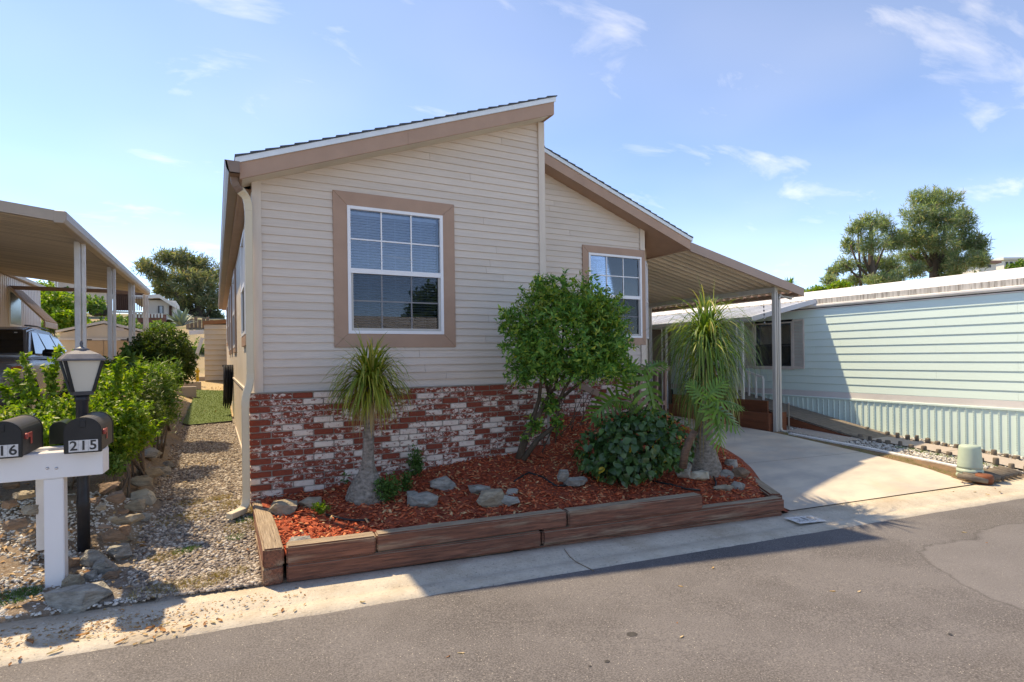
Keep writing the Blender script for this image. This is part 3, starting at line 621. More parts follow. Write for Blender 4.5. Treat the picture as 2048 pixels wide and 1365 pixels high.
# ------------------------------------------------------------------ planter: stacked timbers
pl = thing('timber_planter', 'raised planter bed edged with stacked brown and weathered timbers', 'planter', (0.46, 4.74, 0))
PD = Vector((1, -0.117, 0)).normalized(); PN = Vector((0.117, 1, 0)).normalized()      # along the front, and into the bed
def front_timber(x0, x1, z0, z1, back=0.15, inset=0.0, bv=0.012):
    L = x1 - x0; mb = MB(); nseg = max(2, int(L / 0.25))
    for i in range(nseg + 1):
        u_ = i / nseg * L; wv = [noise.noise((x0 + u_ * 2.1, z0 * 9, k * 3.1)) * 0.006 for k in range(4)]
        ring = [(u_, inset + wv[0], z0), (u_, back + wv[1], z0), (u_, back + wv[2], z1 + wv[1]), (u_, inset + wv[3], z1 + wv[0])]
        mb.v += ring
        if i:
            o = len(mb.v) - 8
            for k in range(4): j = (k + 1) % 4; mb.f.append((o + k, o + j, o + 4 + j, o + 4 + k))
    mb.f.append((3, 2, 1, 0)); o = len(mb.v) - 4; mb.f.append((o, o + 1, o + 2, o + 3))
    me = mesh(mb, False, bv, 2)
    o = link('timber', me, MT['timber']); p = Vector((x0, FRONT(x0), 0))
    o.matrix_basis = Matrix.Translation(p) @ Matrix.Rotation(math.atan2(PD.y, PD.x), 4, 'Z')
    o.parent = pl; o.matrix_parent_inverse = pl.matrix_basis.inverted(); return o
front_timber(0.475, 1.165, 0.186, 0.330)
front_timber(1.168, 2.93, 0.190, 0.335, inset=0.012)
front_timber(2.936, 4.50, 0.188, 0.332, inset=0.008)
front_timber(0.475, 2.66, 0.042, 0.184)
front_timber(2.665, 5.63, 0.040, 0.185, inset=0.006, bv=0.02)
front_timber(0.50, 2.4, -0.10, 0.038, inset=0.02); front_timber(2.41, 5.60, -0.10, 0.036, inset=0.015)
def free_timber(p, q, wd, ht, z0, bv=0.012):
    p, q = Vector((*p, z0)), Vector((*q, z0)); L = (q - p).length; mb = MB(); nseg = max(2, int(L / 0.25))
    for i in range(nseg + 1):
        u_ = i / nseg * L; wv = [noise.noise((p.x + u_ * 2.1, z0 * 9 + p.y, k * 3.1)) * 0.006 for k in range(4)]
        mb.v += [(u_, -wd / 2 + wv[0], 0), (u_, wd / 2 + wv[1], 0), (u_, wd / 2 + wv[2], ht + wv[1]), (u_, -wd / 2 + wv[3], ht + wv[0])]
        if i:
            o = len(mb.v) - 8
            for k in range(4): j = (k + 1) % 4; mb.f.append((o + k, o + j, o + 4 + j, o + 4 + k))
    mb.f.append((3, 2, 1, 0)); o = len(mb.v) - 4; mb.f.append((o, o + 1, o + 2, o + 3))
    o = link('timber', mesh(mb, False, bv, 2), MT['timber']); d = q - p
    o.matrix_basis = Matrix.Translation(p) @ Matrix.Rotation(math.atan2(d.y, d.x), 4, 'Z')
    o.parent = pl; o.matrix_parent_inverse = pl.matrix_basis.inverted(); return o
free_timber((0.382, 4.745), (0.395, 6.455), 0.15, 0.145, 0.187)
free_timber((0.380, 4.742), (0.39, 6.455), 0.146, 0.142, 0.042)
free_timber((0.383, 4.75), (0.39, 6.4), 0.14, 0.13, -0.09)
free_timber((5.66, 4.30), (6.58, 5.62), 0.15, 0.145, 0.045, 0.02)
free_timber((6.58, 5.62), (7.08, 7.5), 0.15, 0.145, 0.07)

# ================================================================== THE HOUSE
YF, YR, XL, XM, XR, YB = 6.5, 7.63, 0.355, 3.93, 7.35, 22.5
PITCH = 0.3635
ROOF_L = lambda x: 5.11 - PITCH * (XM - x)                 # top line of the rake boards, left slope
ROOF_R = lambda x: 5.11 - PITCH * (x - XM)
house = thing('mobile_home', 'beige lap sided home with brown trim and whitewashed brick skirt', 'house', (3.9, 6.5, 0.3))

def clip(poly, a, b, c):
    """keep the side of a 2-D polygon where a*x + b*z <= c"""
    out = []
    for i, p in enumerate(poly):
        q = poly[(i + 1) % len(poly)]; dp, dq = a * p[0] + b * p[1] - c, a * q[0] + b * q[1] - c
        if dp <= 0: out.append(p)
        if (dp < 0 < dq) or (dq < 0 < dp): t = dp / (dp - dq); out.append((p[0] + (q[0] - p[0]) * t, p[1] + (q[1] - p[1]) * t))
    return out
def lap_siding(parent, yplane, x0, x1, z0, z1, ex, roofline, holes, mat):
    z = z0; a, b, c = roofline
    while z < z1:
        spans = [(x0, x1)]
        for (hx0, hx1, hz0, hz1) in holes:
            if z < hz1 and z + ex > hz0:
                ns = []
                for (s0, s1) in spans:
                    if s0 < hx0: ns.append((s0, min(s1, hx0)))
                    if s1 > hx1: ns.append((max(s0, hx1), s1))
                spans = ns
        cut = []
        for (s0, s1) in spans:      # some courses are pieced from two boards
            if s1 - s0 > 1.3 and rnd.random() < 0.3: m_ = rnd.uniform(s0 + .5, s1 - .5); cut += [(s0, m_ - .0015), (m_ + .0015, s1)]
            else: cut.append((s0, s1))
        for (s0, s1) in cut:
            poly = clip([(s0, z), (s1, z), (s1, z + ex + 0.012), (s0, z + ex + 0.012)], a, b, c)
            if len(poly) < 3 or max(p[0] for p in poly) - min(p[0] for p in poly) < 0.03: continue
            fr = [(p[0], yplane - 0.017 + 0.014 * (p[1] - z) / ex, p[1]) for p in poly]
            bk = [(p[0], yplane + 0.012, p[1]) for p in poly]
            mb = MB().prism(fr, bk); o = link('siding_plank', mesh(mb), mat, parent)
        z += ex

# main front window and the right window, frame outlines read on their wall planes
def frame_rect(pts, y):
    q = [at_y(px, py, y) for px, py in pts]
    return ((q[0].x + q[2].x) / 2, (q[1].x + q[3].x) / 2, (q[2].z + q[3].z) / 2, (q[0].z + q[1].z) / 2)
W1 = frame_rect(((693, 411.9), (883.7, 433), (696, 667.7), (886.1, 669.5)), YF)
W2 = frame_rect(((1174.5, 506.2), (1280, 515), (1178, 676), (1283, 676.4)), YR)
CASE = 0.155
front_map = lambda a, b, c: (a, YF - c, b)
right_map = lambda a, b, c: (a, YR - c, b)

def window(parent, mp, a0, a1, b0, b1, case=CASE, cols=3, sides='LRTB', wname='window', right_case=None, blind=True, screen=True, depth=0.55, fmat='vinyl', rmat='vinyl'):
    fr = part(wname, MB().mbox(mp, (a0, b0, -0.03), (a0 + 0.035, b1, 0.035)).mbox(mp, (a1 - 0.035, b0, -0.03), (a1, b1, 0.035))
              .mbox(mp, (a0 + 0.035, b0, -0.03), (a1 - 0.035, b0 + 0.035, 0.034)).mbox(mp, (a0 + 0.035, b1 - 0.035, -0.03), (a1 - 0.035, b1, 0.034)), MT[fmat], parent)
    bm_ = b0 + (b1 - b0) * 0.475
    part('meeting_rail', MB().mbox(mp, (a0 + 0.03, bm_, -0.02), (a1 - 0.03, bm_ + (0.055 if rmat == 'vinyl' else .03), 0.030)), MT[rmat], fr)
    lf = MB()
    for q in ((a0 + 0.036, a0 + 0.062), (a1 - 0.062, a1 - 0.036)): lf.mbox(mp, (q[0], b0 + 0.036, -0.02), (q[1], bm_ - 0.001, 0.016))
    lf.mbox(mp, (a0 + 0.062, b0 + 0.036, -0.02), (a1 - 0.062, b0 + 0.066, 0.015)); part('sash', lf, MT['posttan' if rmat == 'vinyl' else rmat], fr)
    part('pane', MB().mbox(mp, (a0 + 0.03, bm_ + 0.05, -0.004), (a1 - 0.03, b1 - 0.03, 0.0)), MT['glass'], fr)
    part('pane', MB().mbox(mp, (a0 + 0.05, b0 + 0.05, -0.014), (a1 - 0.05, bm_ + 0.002, -0.010)), MT['glass'], fr)
    if screen: 
        sc = MB(); sc.v = [mp(a, b, 0.011) for a, b in ((a0 + 0.05, b0 + 0.055), (a1 - 0.05, b0 + 0.055), (a1 - 0.05, bm_), (a0 + 0.05, bm_))]; sc.f = [(0, 1, 2, 3)]
        link('insect_screen', mesh(sc, recalc=False), MT['screen'], fr)
    mu = MB(); ai, aw = a0 + 0.035, a1 - a0 - 0.07
    for i in range(1, cols):
        x = ai + aw * i / cols
        mu.mbox(mp, (x - 0.008, bm_ + 0.056, 0.002), (x + 0.008, b1 - 0.036, 0.008)); mu.mbox(mp, (x - 0.008, b0 + 0.067, -0.009), (x + 0.008, bm_ - 0.002, -0.003))
    for zz, c in (((bm_ + 0.055 + b1 - 0.035) / 2, 0.0015), ((b0 + 0.066 + bm_) / 2, -0.0095)):
        mu.mbox(mp, (ai + 0.002, zz - 0.008, c), (a1 - 0.037, zz + 0.008, c + 0.0072))
    if cols > 1: part('muntin', mu, MT['vinyl'], fr)
    if blind:
        bl = MB(); z = b0 + 0.06
        while z < b1 - 0.07:
            bl.mbox(lambda a, b, c: mp(a, b + (c + 0.08) * 0.45, c), (ai + 0.02, z, -0.095), (a1 - 0.055, z + 0.0016, -0.063)); z += 0.0315
        bl.mbox(mp, (ai + 0.015, b1 - 0.08, -0.10), (a1 - 0.05, b1 - 0.04, -0.06))
        for q in (0.2, 0.5, 0.8): bl.mbox(mp, (ai + aw * q, b0 + 0.05, -0.062), (ai + aw * q + 0.003, b1 - 0.05, -0.0605))
        part('blind', bl, MT['blind'], fr)
    iv = MB(); d = depth
    e = 0.02; c8 = [(a0 + e, b0 + e, -d), (a1 - e, b0 + e, -d), (a1 - e, b1 - e, -d), (a0 + e, b1 - e, -d), (a0 + e, b0 + e, -.035), (a1 - e, b0 + e, -.035), (a1 - e, b1 - e, -.035), (a0 + e, b1 - e, -.035)]
    iv.v = [mp(*p) for p in c8]; iv.f = [(0, 1, 2, 3), (0, 1, 5, 4), (1, 2, 6, 5), (2, 3, 7, 6), (3, 0, 4, 7)]
    link('interior', mesh(iv, recalc=False), MT['interior'], fr)
    if case:
        w_ = case; wr = right_case or case; f = 0.028
        quads = {'L': [(a0 - w_, b0 - w_), (a0, b0), (a0, b1), (a0 - w_, b1 + w_)], 'R': [(a1, b0), (a1 + wr, b0 - w_), (a1 + wr, b1 + w_), (a1, b1)],
                 'T': [(a0 - w_, b1 + w_), (a0, b1), (a1, b1), (a1 + wr, b1 + w_)], 'B': [(a0 - w_, b0 - w_), (a1 + wr, b0 - w_), (a1, b0), (a0, b0)]}
        for s_ in sides:
            cx_ = sum(p[0] for p in quads[s_]) / 4; cz_ = sum(p[1] for p in quads[s_]) / 4
            q = [(cx_ + (p[0] - cx_) * 0.9985, cz_ + (p[1] - cz_) * 0.9985) for p in quads[s_]]
            part('casing_board', MB().prism([mp(a, b, f) for a, b in q], [mp(a, b, -0.02) for a, b in q]), MT['trim'], fr, bevel=0.002)
    return fr
window(house, front_map, *W1)
window(house, right_map, *W2, case=0.12, right_case=0.085)

EXP = 0.0885; Z_SIDE = 1.455
off = 0.055
lap_siding(house, YF, XL + 0.085, XM - 0.075, Z_SIDE, 5.2, EXP, (-PITCH, 1, 5.11 - 0.15 - PITCH * XM), [(W1[0] - .04, W1[1] + .04, W1[2] - .04, W1[3] + .04)], MT['siding'])
lap_siding(house, YR, XM, 6.56, Z_SIDE, 5.2, EXP, (PITCH, 1, 5.11 - 0.15 + PITCH * XM), [(W2[0] - .03, W2[1] + .2, W2[2] - .03, W2[3] + .03)], MT['siding'])
cb = lambda a, b, bev=0.003: part('corner_board', MB().box(a, b), MT['cornerboard'], house, bevel=bev)
part('corner_board', MB().prism([(XL, YF - .034, Z_SIDE), (XL + .088, YF - .034, Z_SIDE), (XL + .088, YF - .034, ROOF_L(XL + .088) - .15), (XL, YF - .034, ROOF_L(XL) - .15)],
                                [(XL, YF + .1, Z_SIDE), (XL + .088, YF + .1, Z_SIDE), (XL + .088, YF + .1, ROOF_L(XL + .088) - .15), (XL, YF + .1, ROOF_L(XL) - .15)]), MT['cornerboard'], house)
part('corner_board', MB().prism([(XM - .08, YF - .034, Z_SIDE), (XM + .012, YF - .034, Z_SIDE), (XM + .012, YF - .034, 4.945), (XM - .08, YF - .034, ROOF_L(XM - .08) - .15)],
                                [(XM - .08, YF + .1, Z_SIDE), (XM + .012, YF + .1, Z_SIDE), (XM + .012, YF + .1, 4.945), (XM - .08, YF + .1, ROOF_L(XM - .08) - .15)]), MT['cornerboard'], house)
zr = ROOF_R(6.6) - .15
part('corner_board', MB().box((6.555, YR - .032, W2[3] + .123), (6.655, YR + .05, zr + 0.02)), MT['cornerboard'], house)
part('corner_board', MB().box((6.555, YR - .032, Z_SIDE), (6.655, YR + .05, W2[2] - .123)), MT['cornerboard'], house)

# walls behind the cladding (front gable with the window opening left out), the side wall, the recess return, the clipped corner
def wall_with_hole(y, x0, x1, z0, topf, hole, t=0.08):
    hx0, hx1, hz0, hz1 = hole; mb = MB(); ya, yb = y + 0.013, y + 0.013 + t
    def pr(poly): mb.prism([(p[0], ya, p[1]) for p in poly], [(p[0], yb, p[1]) for p in poly])
    pr([(x0, z0), (hx0, z0), (hx0, topf(hx0)), (x0, topf(x0))]); pr([(hx1, z0), (x1, z0), (x1, topf(x1)), (hx1, topf(hx1))])
    pr([(hx0, z0), (hx1, z0), (hx1, hz0), (hx0, hz0)]); pr([(hx0, hz1), (hx1, hz1), (hx1, topf(hx1)), (hx0, topf(hx0))])
    return mb
part('front_wall', wall_with_hole(YF, XL + .02, XM - .01, 0.9, lambda x: ROOF_L(x) - .14, W1), MT['interior'], house)
part('front_wall', wall_with_hole(YR, XM, 6.63, 0.9, lambda x: ROOF_R(x) - .14, W2), MT['interior'], house)
part('recess_wall', MB().box((XM - .06, YF + .11, 0.3), (XM + .002, YR + .012, 4.93)), MT['sidewall'], house)
cm = lambda a, b, c: (6.65 + a * 0.7071 + c * 0.7071, YR + a * 0.7071 - c * 0.7071, b)
part('corner_wall', MB().mbox(cm, (0.0, 0.9, -.08), (0.99, ROOF_R(7.3) - .10, -.012)), MT['sidewall'], house)
window(house, cm, 0.16, 0.62, W2[2], W2[3] - 0.03, case=0.0, cols=1, blind=False, depth=0.05)
part('casing_board', MB().mbox(cm, (0.0, W2[2] - .12, -.012), (0.155, W2[3] + .12, 0.012)), MT['trim'], house)
part('side_wall', MB().box((XR - .08, YR + .72, 0.3), (XR, YB, ROOF_R(XR) - .1)), MT['sidewall'], house)
part('rear_wall', MB().prism([(XL, YB, .5), (XR, YB, .5), (XR, YB, ROOF_R(XR) - .1), (XM, YB, 4.95), (XL, YB, ROOF_L(XL) - .1)], [(XL, YB + .08, .5), (XR, YB + .08, .5), (XR, YB + .08, ROOF_R(XR) - .1), (XM, YB + .08, 4.95), (XL, YB + .08, ROOF_L(XL) - .1)]), MT['sidewall'], house)

# left side wall in panels, openings left for its windows
side_map = lambda a, b, c: (XL - c, a, b)
SW = [(7.62, 8.66, 2.12, 3.40), (11.7, 13.0, 2.05, 3.42), (14.5, 15.2, 2.05, 3.42), (16.4, 17.1, 2.05, 3.42), (19.0, 20.2, 2.35, 3.30)]
edges_ = [YF + .1]
for sw in SW: edges_ += [sw[0], sw[1]]
edges_.append(YB)
ztop = ROOF_L(XL) - .12
for i in range(len(edges_) - 1):
    a, b = edges_[i], edges_[i + 1]
    if i % 2 == 0:
        nn = max(1, round((b - a) / 1.22))
        for k in range(nn):
            part('wall_panel', MB().box((XL, a + (b - a) * k / nn + .002, 1.43), (XL + .06, a + (b - a) * (k + 1) / nn - .002, ztop)), MT['sidewall'], house)
    else:
        sw = SW[i // 2]
        part('wall_panel', MB().box((XL, a, 1.43), (XL + .06, b, sw[2])), MT['sidewall'], house); part('wall_panel', MB().box((XL, a, sw[3]), (XL + .06, b, ztop)), MT['sidewall'], house)
for i, sw in enumerate(SW):
    window(house, side_map, *sw, case=0.10 if i else 0.0, cols=2 if i in (1,) else 1, blind=False, screen=True, depth=0.3)
part('casing_board', MB().mbox(side_map, (7.55, 1.985, -.01), (8.70, 2.115, 0.03)), MT['trim'], house)
part('skirt_trim', MB().box((XL - .022, YF + .03, 1.395), (XL + .02, YB, 1.428)), MT['cornerboard'], house)
yy = YF + .04
while yy < YB - 0.3:
    part('skirt_panel', MB().box((XL - .006, yy, 0.2), (XL + .03, yy + 0.395, 1.392)), MT['sidewall'], house); yy += 0.40
part('skirt_base', MB().box((XL - .02, YF + .03, 0.2), (XL - .0065, YB, 0.47)), MT['cornerboard'], house)

# roof: slab, stepped shingle courses, white drip edge, brown rake boards, soffits
roof = part('roof', MB().prism([(.235, 6.22, ROOF_L(.235) - .02), (XM, 6.22, 5.09), (XM, 6.22, 5.02), (.235, 6.22, ROOF_L(.235) - .09)], [(.235, 22.8, ROOF_L(.235) - .02), (XM, 22.8, 5.09), (XM, 22.8, 5.02), (.235, 22.8, ROOF_L(.235) - .09)])
            .prism([(XM + .001, 7.36, 5.09), (7.47, 7.36, ROOF_R(7.47) - .02), (7.47, 7.36, ROOF_R(7.47) - .09), (XM + .001, 7.36, 5.02)], [(XM + .001, 22.8, 5.09), (7.47, 22.8, ROOF_R(7.47) - .02), (7.47, 22.8, ROOF_R(7.47) - .09), (XM + .001, 22.8, 5.02)]), MT['shingle'], house)
def courses(x0, x1, fz, y0, y1, n):
    mb = MB(); r2 = random.Random(3)
    for i in range(n):
        a, b = x0 + (x1 - x0) * i / n, x0 + (x1 - x0) * (i + 1) / n + (x1 - x0) * 0.004
        za, zb = fz(a) + .061, fz(b) + .061
        yy_ = y0 - r2.uniform(0, .008)
        mb.prism([(a, yy_, za + .022), (b, yy_, zb + .006), (b, yy_, zb - .004), (a, yy_, za - .004)], [(a, y1, za + .022), (b, y1, zb + .006), (b, y1, zb - .004), (a, y1, za - .004)])
    return mb
part('shingle_courses', courses(.19, XM + .02, ROOF_L, 6.172, 22.82, 27), MT['shingle'], roof)
part('shingle_courses', courses(7.52, XM - .02, ROOF_R, 7.312, 22.82, 26), MT['shingle'], roof)
def rake(name, x0, x1, fz, y, hi, lo, th, mat, par):
    q = [(x0, fz(x0) + hi), (x1, fz(x1) + hi), (x1, fz(x1) + lo), (x0, fz(x0) + lo)]
    return part(name, MB().prism([(a, y, b) for a, b in q], [(a, y + th, b) for a, b in q]), mat, par)
rake('drip_edge', .195, XM + .02, ROOF_L, 6.178, .056, -.002, .06, MT['drip'], roof)
rake('drip_edge', XM + .02, 7.51, ROOF_R, 7.318, .056, -.002, .06, MT['drip'], roof)
rake('rake_board', .235, XM / 2, ROOF_L, 6.195, -.003, -.163, .025, MT['trim'], roof); rake('rake_board', XM / 2 + .002, XM, ROOF_L, 6.195, -.003, -.163, .025, MT['trim'], roof)
rake('rake_board', XM + .002, 7.47, ROOF_R, 7.335, -.003, -.163, .025, MT['trim'], roof)
part('rake_return', MB().box((XM - .02, 6.222, 4.945), (XM + .004, YR, 5.09)), MT['trim'], roof)
part('eave_board', MB().box((.235, 6.222, ROOF_L(.235) - .163), (.258, 22.8, ROOF_L(.235) - .092)), MT['trim'], roof)
part('eave_board', MB().box((7.447, 7.362, ROOF_R(7.47) - .163), (7.47, 22.8, ROOF_R(7.47) - .092)), MT['trim'], roof)
sf = lambda x0, x1, fz, ya, yb: MB().prism([(x0, ya, fz(x0) - .135), (x1, ya, fz(x1) - .135), (x1, ya, fz(x1) - .15), (x0, ya, fz(x0) - .15)], [(x0, yb, fz(x0) - .135), (x1, yb, fz(x1) - .135), (x1, yb, fz(x1) - .15), (x0, yb, fz(x0) - .15)])
part('soffit', sf(.26, XM - .022, ROOF_L, 6.222, YF + .1), MT['sidewall'], roof)
part('soffit', sf(XM + .006, 7.445, ROOF_R, 7.362, YR + .9), MT['trim'], roof)
part('side_soffit', MB().box((.26, YF + .1, ROOF_L(.235) - .16), (XL + .05, 22.7, ROOF_L(.235) - .145)), MT['trim'], roof)
part('side_soffit', MB().box((XR - .05, YR + .9, ROOF_R(7.47) - .16), (7.446, 22.7, ROOF_R(7.47) - .145)), MT['trim'], roof)
# gutter along the left eave: an open trough with a rolled front lip
gz0, gz1 = ROOF_L(.235) - .125, ROOF_L(.235) - .005
prof = [(.234, gz0), (.135, gz0), (.112, gz0 + .05), (.105, gz1 - .012), (.098, gz1), (.112, gz1), (.120, gz1 - .012), (.142, gz0 + .008), (.234, gz0 + .008)]
part('gutter', MB().prism([(a, 6.15, b) for a, b in prof], [(a, 22.8, b) for a, b in prof]).prism([(.234, 6.15, gz0), (.135, 6.15, gz0), (.112, 6.15, gz0 + .05), (.105, 6.15, gz1), (.234, 6.15, gz1)], [(.234, 6.157, gz0), (.135, 6.157, gz0), (.112, 6.157, gz0 + .05), (.105, 6.157, gz1), (.234, 6.157, gz1)]), MT['gutter'], house)
# downspout with its elbows
def rect_tube(mb, pts, wd, dp):
    P = [Vector(p) for p in pts]; o = len(mb.v); 
    for i, p in enumerate(P):
        d = (P[min(i + 1, len(P) - 1)] - P[max(i - 1, 0)]).normalized(); sx = Vector((1, 0, 0)); sx = (sx - d * sx.dot(d)).normalized(); sy = d.cross(sx)
        for a, b in ((-1, -1), (1, -1), (1, 1), (-1, 1)): mb.v.append(tuple(p + sx * a * wd / 2 + sy * b * dp / 2))
        if i:
            for k in range(4): j = (k + 1) % 4; q = o + (i - 1) * 4; mb.f.append((q + k, q + j, q + 4 + j, q + 4 + k))
    mb.f.append((o + 3, o + 2, o + 1, o)); q = len(mb.v) - 4; mb.f.append((q, q + 1, q + 2, q + 3)); return mb
def elbow(p0, p1, p2, p3, n=8):
    p0, p1, p2, p3 = map(Vector, (p0, p1, p2, p3)); out = []
    for i in range(n + 1):
        t = i / n; out.append(p0 * (1 - t) ** 3 + p1 * 3 * t * (1 - t) ** 2 + p2 * 3 * t * t * (1 - t) + p3 * t ** 3)
    return out
dsx, dsy = 0.318, 6.40
ds = part('downspout', rect_tube(MB(), [(dsx, dsy, 3.36), (dsx, dsy, 1.62)], .072, .055), MT['downspout'], house, bevel=0.006)
up_e = elbow((0.185, 6.30, gz0 + .01), (0.185, 6.30, 3.46), (dsx, dsy, 3.60), (dsx, dsy, 3.34), 9)
part('elbow', rect_tube(MB(), up_e[:5], .07, .056), MT['gutter'], ds, bevel=0.005); part('elbow', rect_tube(MB(), up_e[4:], .076, .06), MT['downspout'], ds, bevel=0.005)
mid_e = elbow((dsx, dsy, 1.66), (dsx, dsy, 1.5), (0.262, 6.31, 1.5), (0.262, 6.31, 1.32), 8)
part('elbow', rect_tube(MB(), mid_e, .076, .058), MT['downspout'], ds, bevel=0.005)
part('lower_spout', rect_tube(MB(), [(0.262, 6.31, 1.33), (0.262, 6.31, 0.44)], .072, .055), MT['downspout'], ds, bevel=0.006)
part('elbow', rect_tube(MB(), elbow((0.262, 6.31, .46), (0.262, 6.31, .26), (0.22, 6.24, .30), (0.10, 6.12, .285), 8), .076, .058), MT['downspout'], ds, bevel=0.005)

# brick skirt
BH, BL = 0.0678, 0.2125
skirt = part('brick_skirt', MB().box((0.312, YF - .068, 0.2), (XM + .02, YF + .011, 1.450)), MT['mortar'], house)
skirt2 = part('brick_skirt', MB().box((XM + .021, YR - .068, 0.2), (6.66, YR + .011, 1.450)), MT['mortar'], house)
part('brick_return', MB().box((XM - .05, YF + .012, 0.2), (XM + .0195, YR - .069, 1.449)), MT['mortar'], house)
def brick_mesh(L, seed):
    mb = MB().box((0, -.045, 0), (L, .03, BH - .011)); me = mesh(mb, False, 0.006, 2)
    r = random.Random(seed)
    for v in me.vertices:
        n_ = noise.noise_vector((v.co.x * 14 + seed * 7, v.co.y * 14, v.co.z * 14)); v.co += n_ * 0.0022
    me.update(); me.materials.append(MT['brick']); return me
bms = {k: [brick_mesh(k, i + int(k * 1000)) for i in range(3)] for k in (BL - .011, BL / 2 - .011)}
nb = 0; stuff = MB()
def lay(par, x0, x1, yface, zfloor):
    global nb
    for r in range(18):
        z = 1.450 - BH * (r + 1) + .003; x = x0; first = (r % 2 == 1)
        while x < x1 - 0.04:
            Lf = BL / 2 - .011 if first else BL - .011; first = False
            if x + Lf > x1 + .06: Lf = BL / 2 - .011
            if z + BH > zfloor(x):
                if nb < 300:
                    o = link('brick', rnd.choice(bms[Lf]), None, par, (x, yface + rnd.uniform(-.002, .003), z + rnd.uniform(-.001, .001)))
                    nb += 1
                else: stuff.box((x, yface - .045, z), (x + Lf, yface + .03, z + BH - .011))
            x += Lf + .011
lay(skirt, 0.305, XM, YF - .035, lambda x: float(mulch_z(x, 6.4)) - .01)
lay(skirt2, XM + .025, 6.6, YR - .035, lambda x: 0.5)
if stuff.v: kind(part('rest_of_bricks', stuff, MT['brick'], skirt2, bevel=.004), 'stuff')
part('brick_cap', MB().box((0.302, YF - .083, 1.4505), (XM + .022, YF - .016, 1.4575)), MT['mortar'], house)

# black cables hung on the side wall
hz = thing('cable_bundle', 'black cables looped and hung on the side wall', 'cables', (XL - .1, 14.3, 0.9))
for k in range(15):
    xk = XL - .02 - .012 * k; y0_ = 14.15 + .05 * (k % 4); pts = []
    for t in np.linspace(0, 1, 15): pts.append((xk - .02 * math.sin(t * math.pi), y0_ + .30 * (t - .5) * (1 + .1 * (k % 3)), 1.69 - (0.80 + .055 * (k % 4)) * math.sin(t * math.pi) ** 0.45))
    part('cable', MB().tube(pts, .013, 6), MT['hose'], hz, True)
part('hook', MB().box((XL - .22, 14.1, 1.66), (XL - .001, 14.35, 1.70)), MT['black'], hz)

# ------------------------------------------------------------------ carport roof on the right side of the house
cp = thing('carport', 'carport with tan ribbed roof and brown fascia on the right of the house', 'carport', (9.0, 7.5, 0.2))
CZ = lambda x: 3.80 - 0.2165 * (x - 7.47)                  # top of the carport fascia
CX1, CY0, CY1 = 10.60, 7.335, 21.0
q = [(7.472, CZ(7.472)), (CX1, CZ(CX1)), (CX1, CZ(CX1) - .17), (7.472, CZ(7.472) - .165)]
part('fascia', MB().prism([(a, CY0, b) for a, b in q], [(a, CY0 + .03, b) for a, b in q]), MT['fasciabrown'], cp, bevel=.003)
pm = MB(); PW = 0.19; zc = lambda x: CZ(x) - .075
pr = [(0, 0), (.012, -.055), (.05, -.055), (.062, 0.0), (PW - .001, 0.0)]
for x in (7.46, CX1 - .14):
    for (y, dz) in pr: pm.v.append((x, y, zc(x) + dz))
for x in (7.46, CX1 - .14):
    for (y, dz) in pr: pm.v.append((x, y, zc(x) + dz + .006))
for k in range(4): pm.f += [(k, k + 1, 5 + k + 1, 5 + k), (10 + k, 15 + k, 15 + k + 1, 10 + k + 1), (5 + k, 5 + k + 1, 15 + k + 1, 15 + k), (k, 10 + k, 10 + k + 1, k + 1)]
pmesh = mesh(pm); pmesh.materials.append(MT['pan'])
y = CY0 + .032
while y < CY1 - PW: link('roof_pan', pmesh, None, cp, (0, y, 0)); y += PW
part('gutter', MB().box((CX1 - .138, CY0 + .031, CZ(CX1) - .165), (CX1 - .13, CY1, CZ(CX1) - .08)).box((CX1 - .13, CY0 + .031, CZ(CX1) - .165), (CX1 - .006, CY1, CZ(CX1) - .158)).box((CX1 - .006, CY0 + .031, CZ(CX1) - .165), (CX1, CY1, CZ(CX1) - .02)), MT['fasciabrown'], cp)
part('beam', MB().box((9.90, CY0 + .15, zc(9.95) - .155), (9.98, CY1, zc(9.95) - .058)), MT['posttan'], cp)
for yy in (7.52, 11.2, 14.9):
    zb = float(ground_z(9.95, yy)); ps = part('post', MB().box((9.89, yy - .04, zb), (9.99, yy + .04, zc(9.95) - .155)), MT['posttan'], cp, bevel=.008)
    part('groove', MB().box((9.935, yy - .043, zb + .02), (9.945, yy - .0405, zc(9.95) - .16)), MT['darkmetal'], ps)
dsp = part('downspout', rect_tube(MB(), [(10.035, 7.50, zc(9.95) - .30), (10.035, 7.50, 0.30)], .06, .05), MT['posttan'], cp, bevel=.005)
part('elbow', rect_tube(MB(), [(10.035, 7.50, zc(9.95) - .29), (10.06, 7.50, zc(9.95) - .22), (10.42, 7.50, CZ(CX1) - .20), (10.46, 7.50, CZ(CX1) - .165)], .05, .05), MT['posttan'], dsp)
part('elbow', rect_tube(MB(), [(10.035, 7.50, .31), (10.035, 7.48, .25), (10.05, 7.40, .22)], .06, .05), MT['posttan'], dsp)

# wind chime hanging from the carport edge
wc = thing('wind_chime', 'small chain wind chime hanging under the carport edge', 'wind chime', tuple(at_y(1530, 650, 7.9)))
top_, bot_ = at_y(1527, 603, 7.9), at_y(1529, 648, 7.9)
part('chain', MB().tube([top_, bot_], .003, 5), MT['darkmetal'], wc)
for t in (0.25, 0.42, 0.6, 0.75, 0.95):
    c = top_.lerp(bot_, t); part('bead', MB().lathe([(.002, -.02), (.014, -.008), (.016, 0.0), (.012, .012), (.002, .02)], c, 8), MT['chrome' if t > .7 else 'darkmetal'], wc, True)

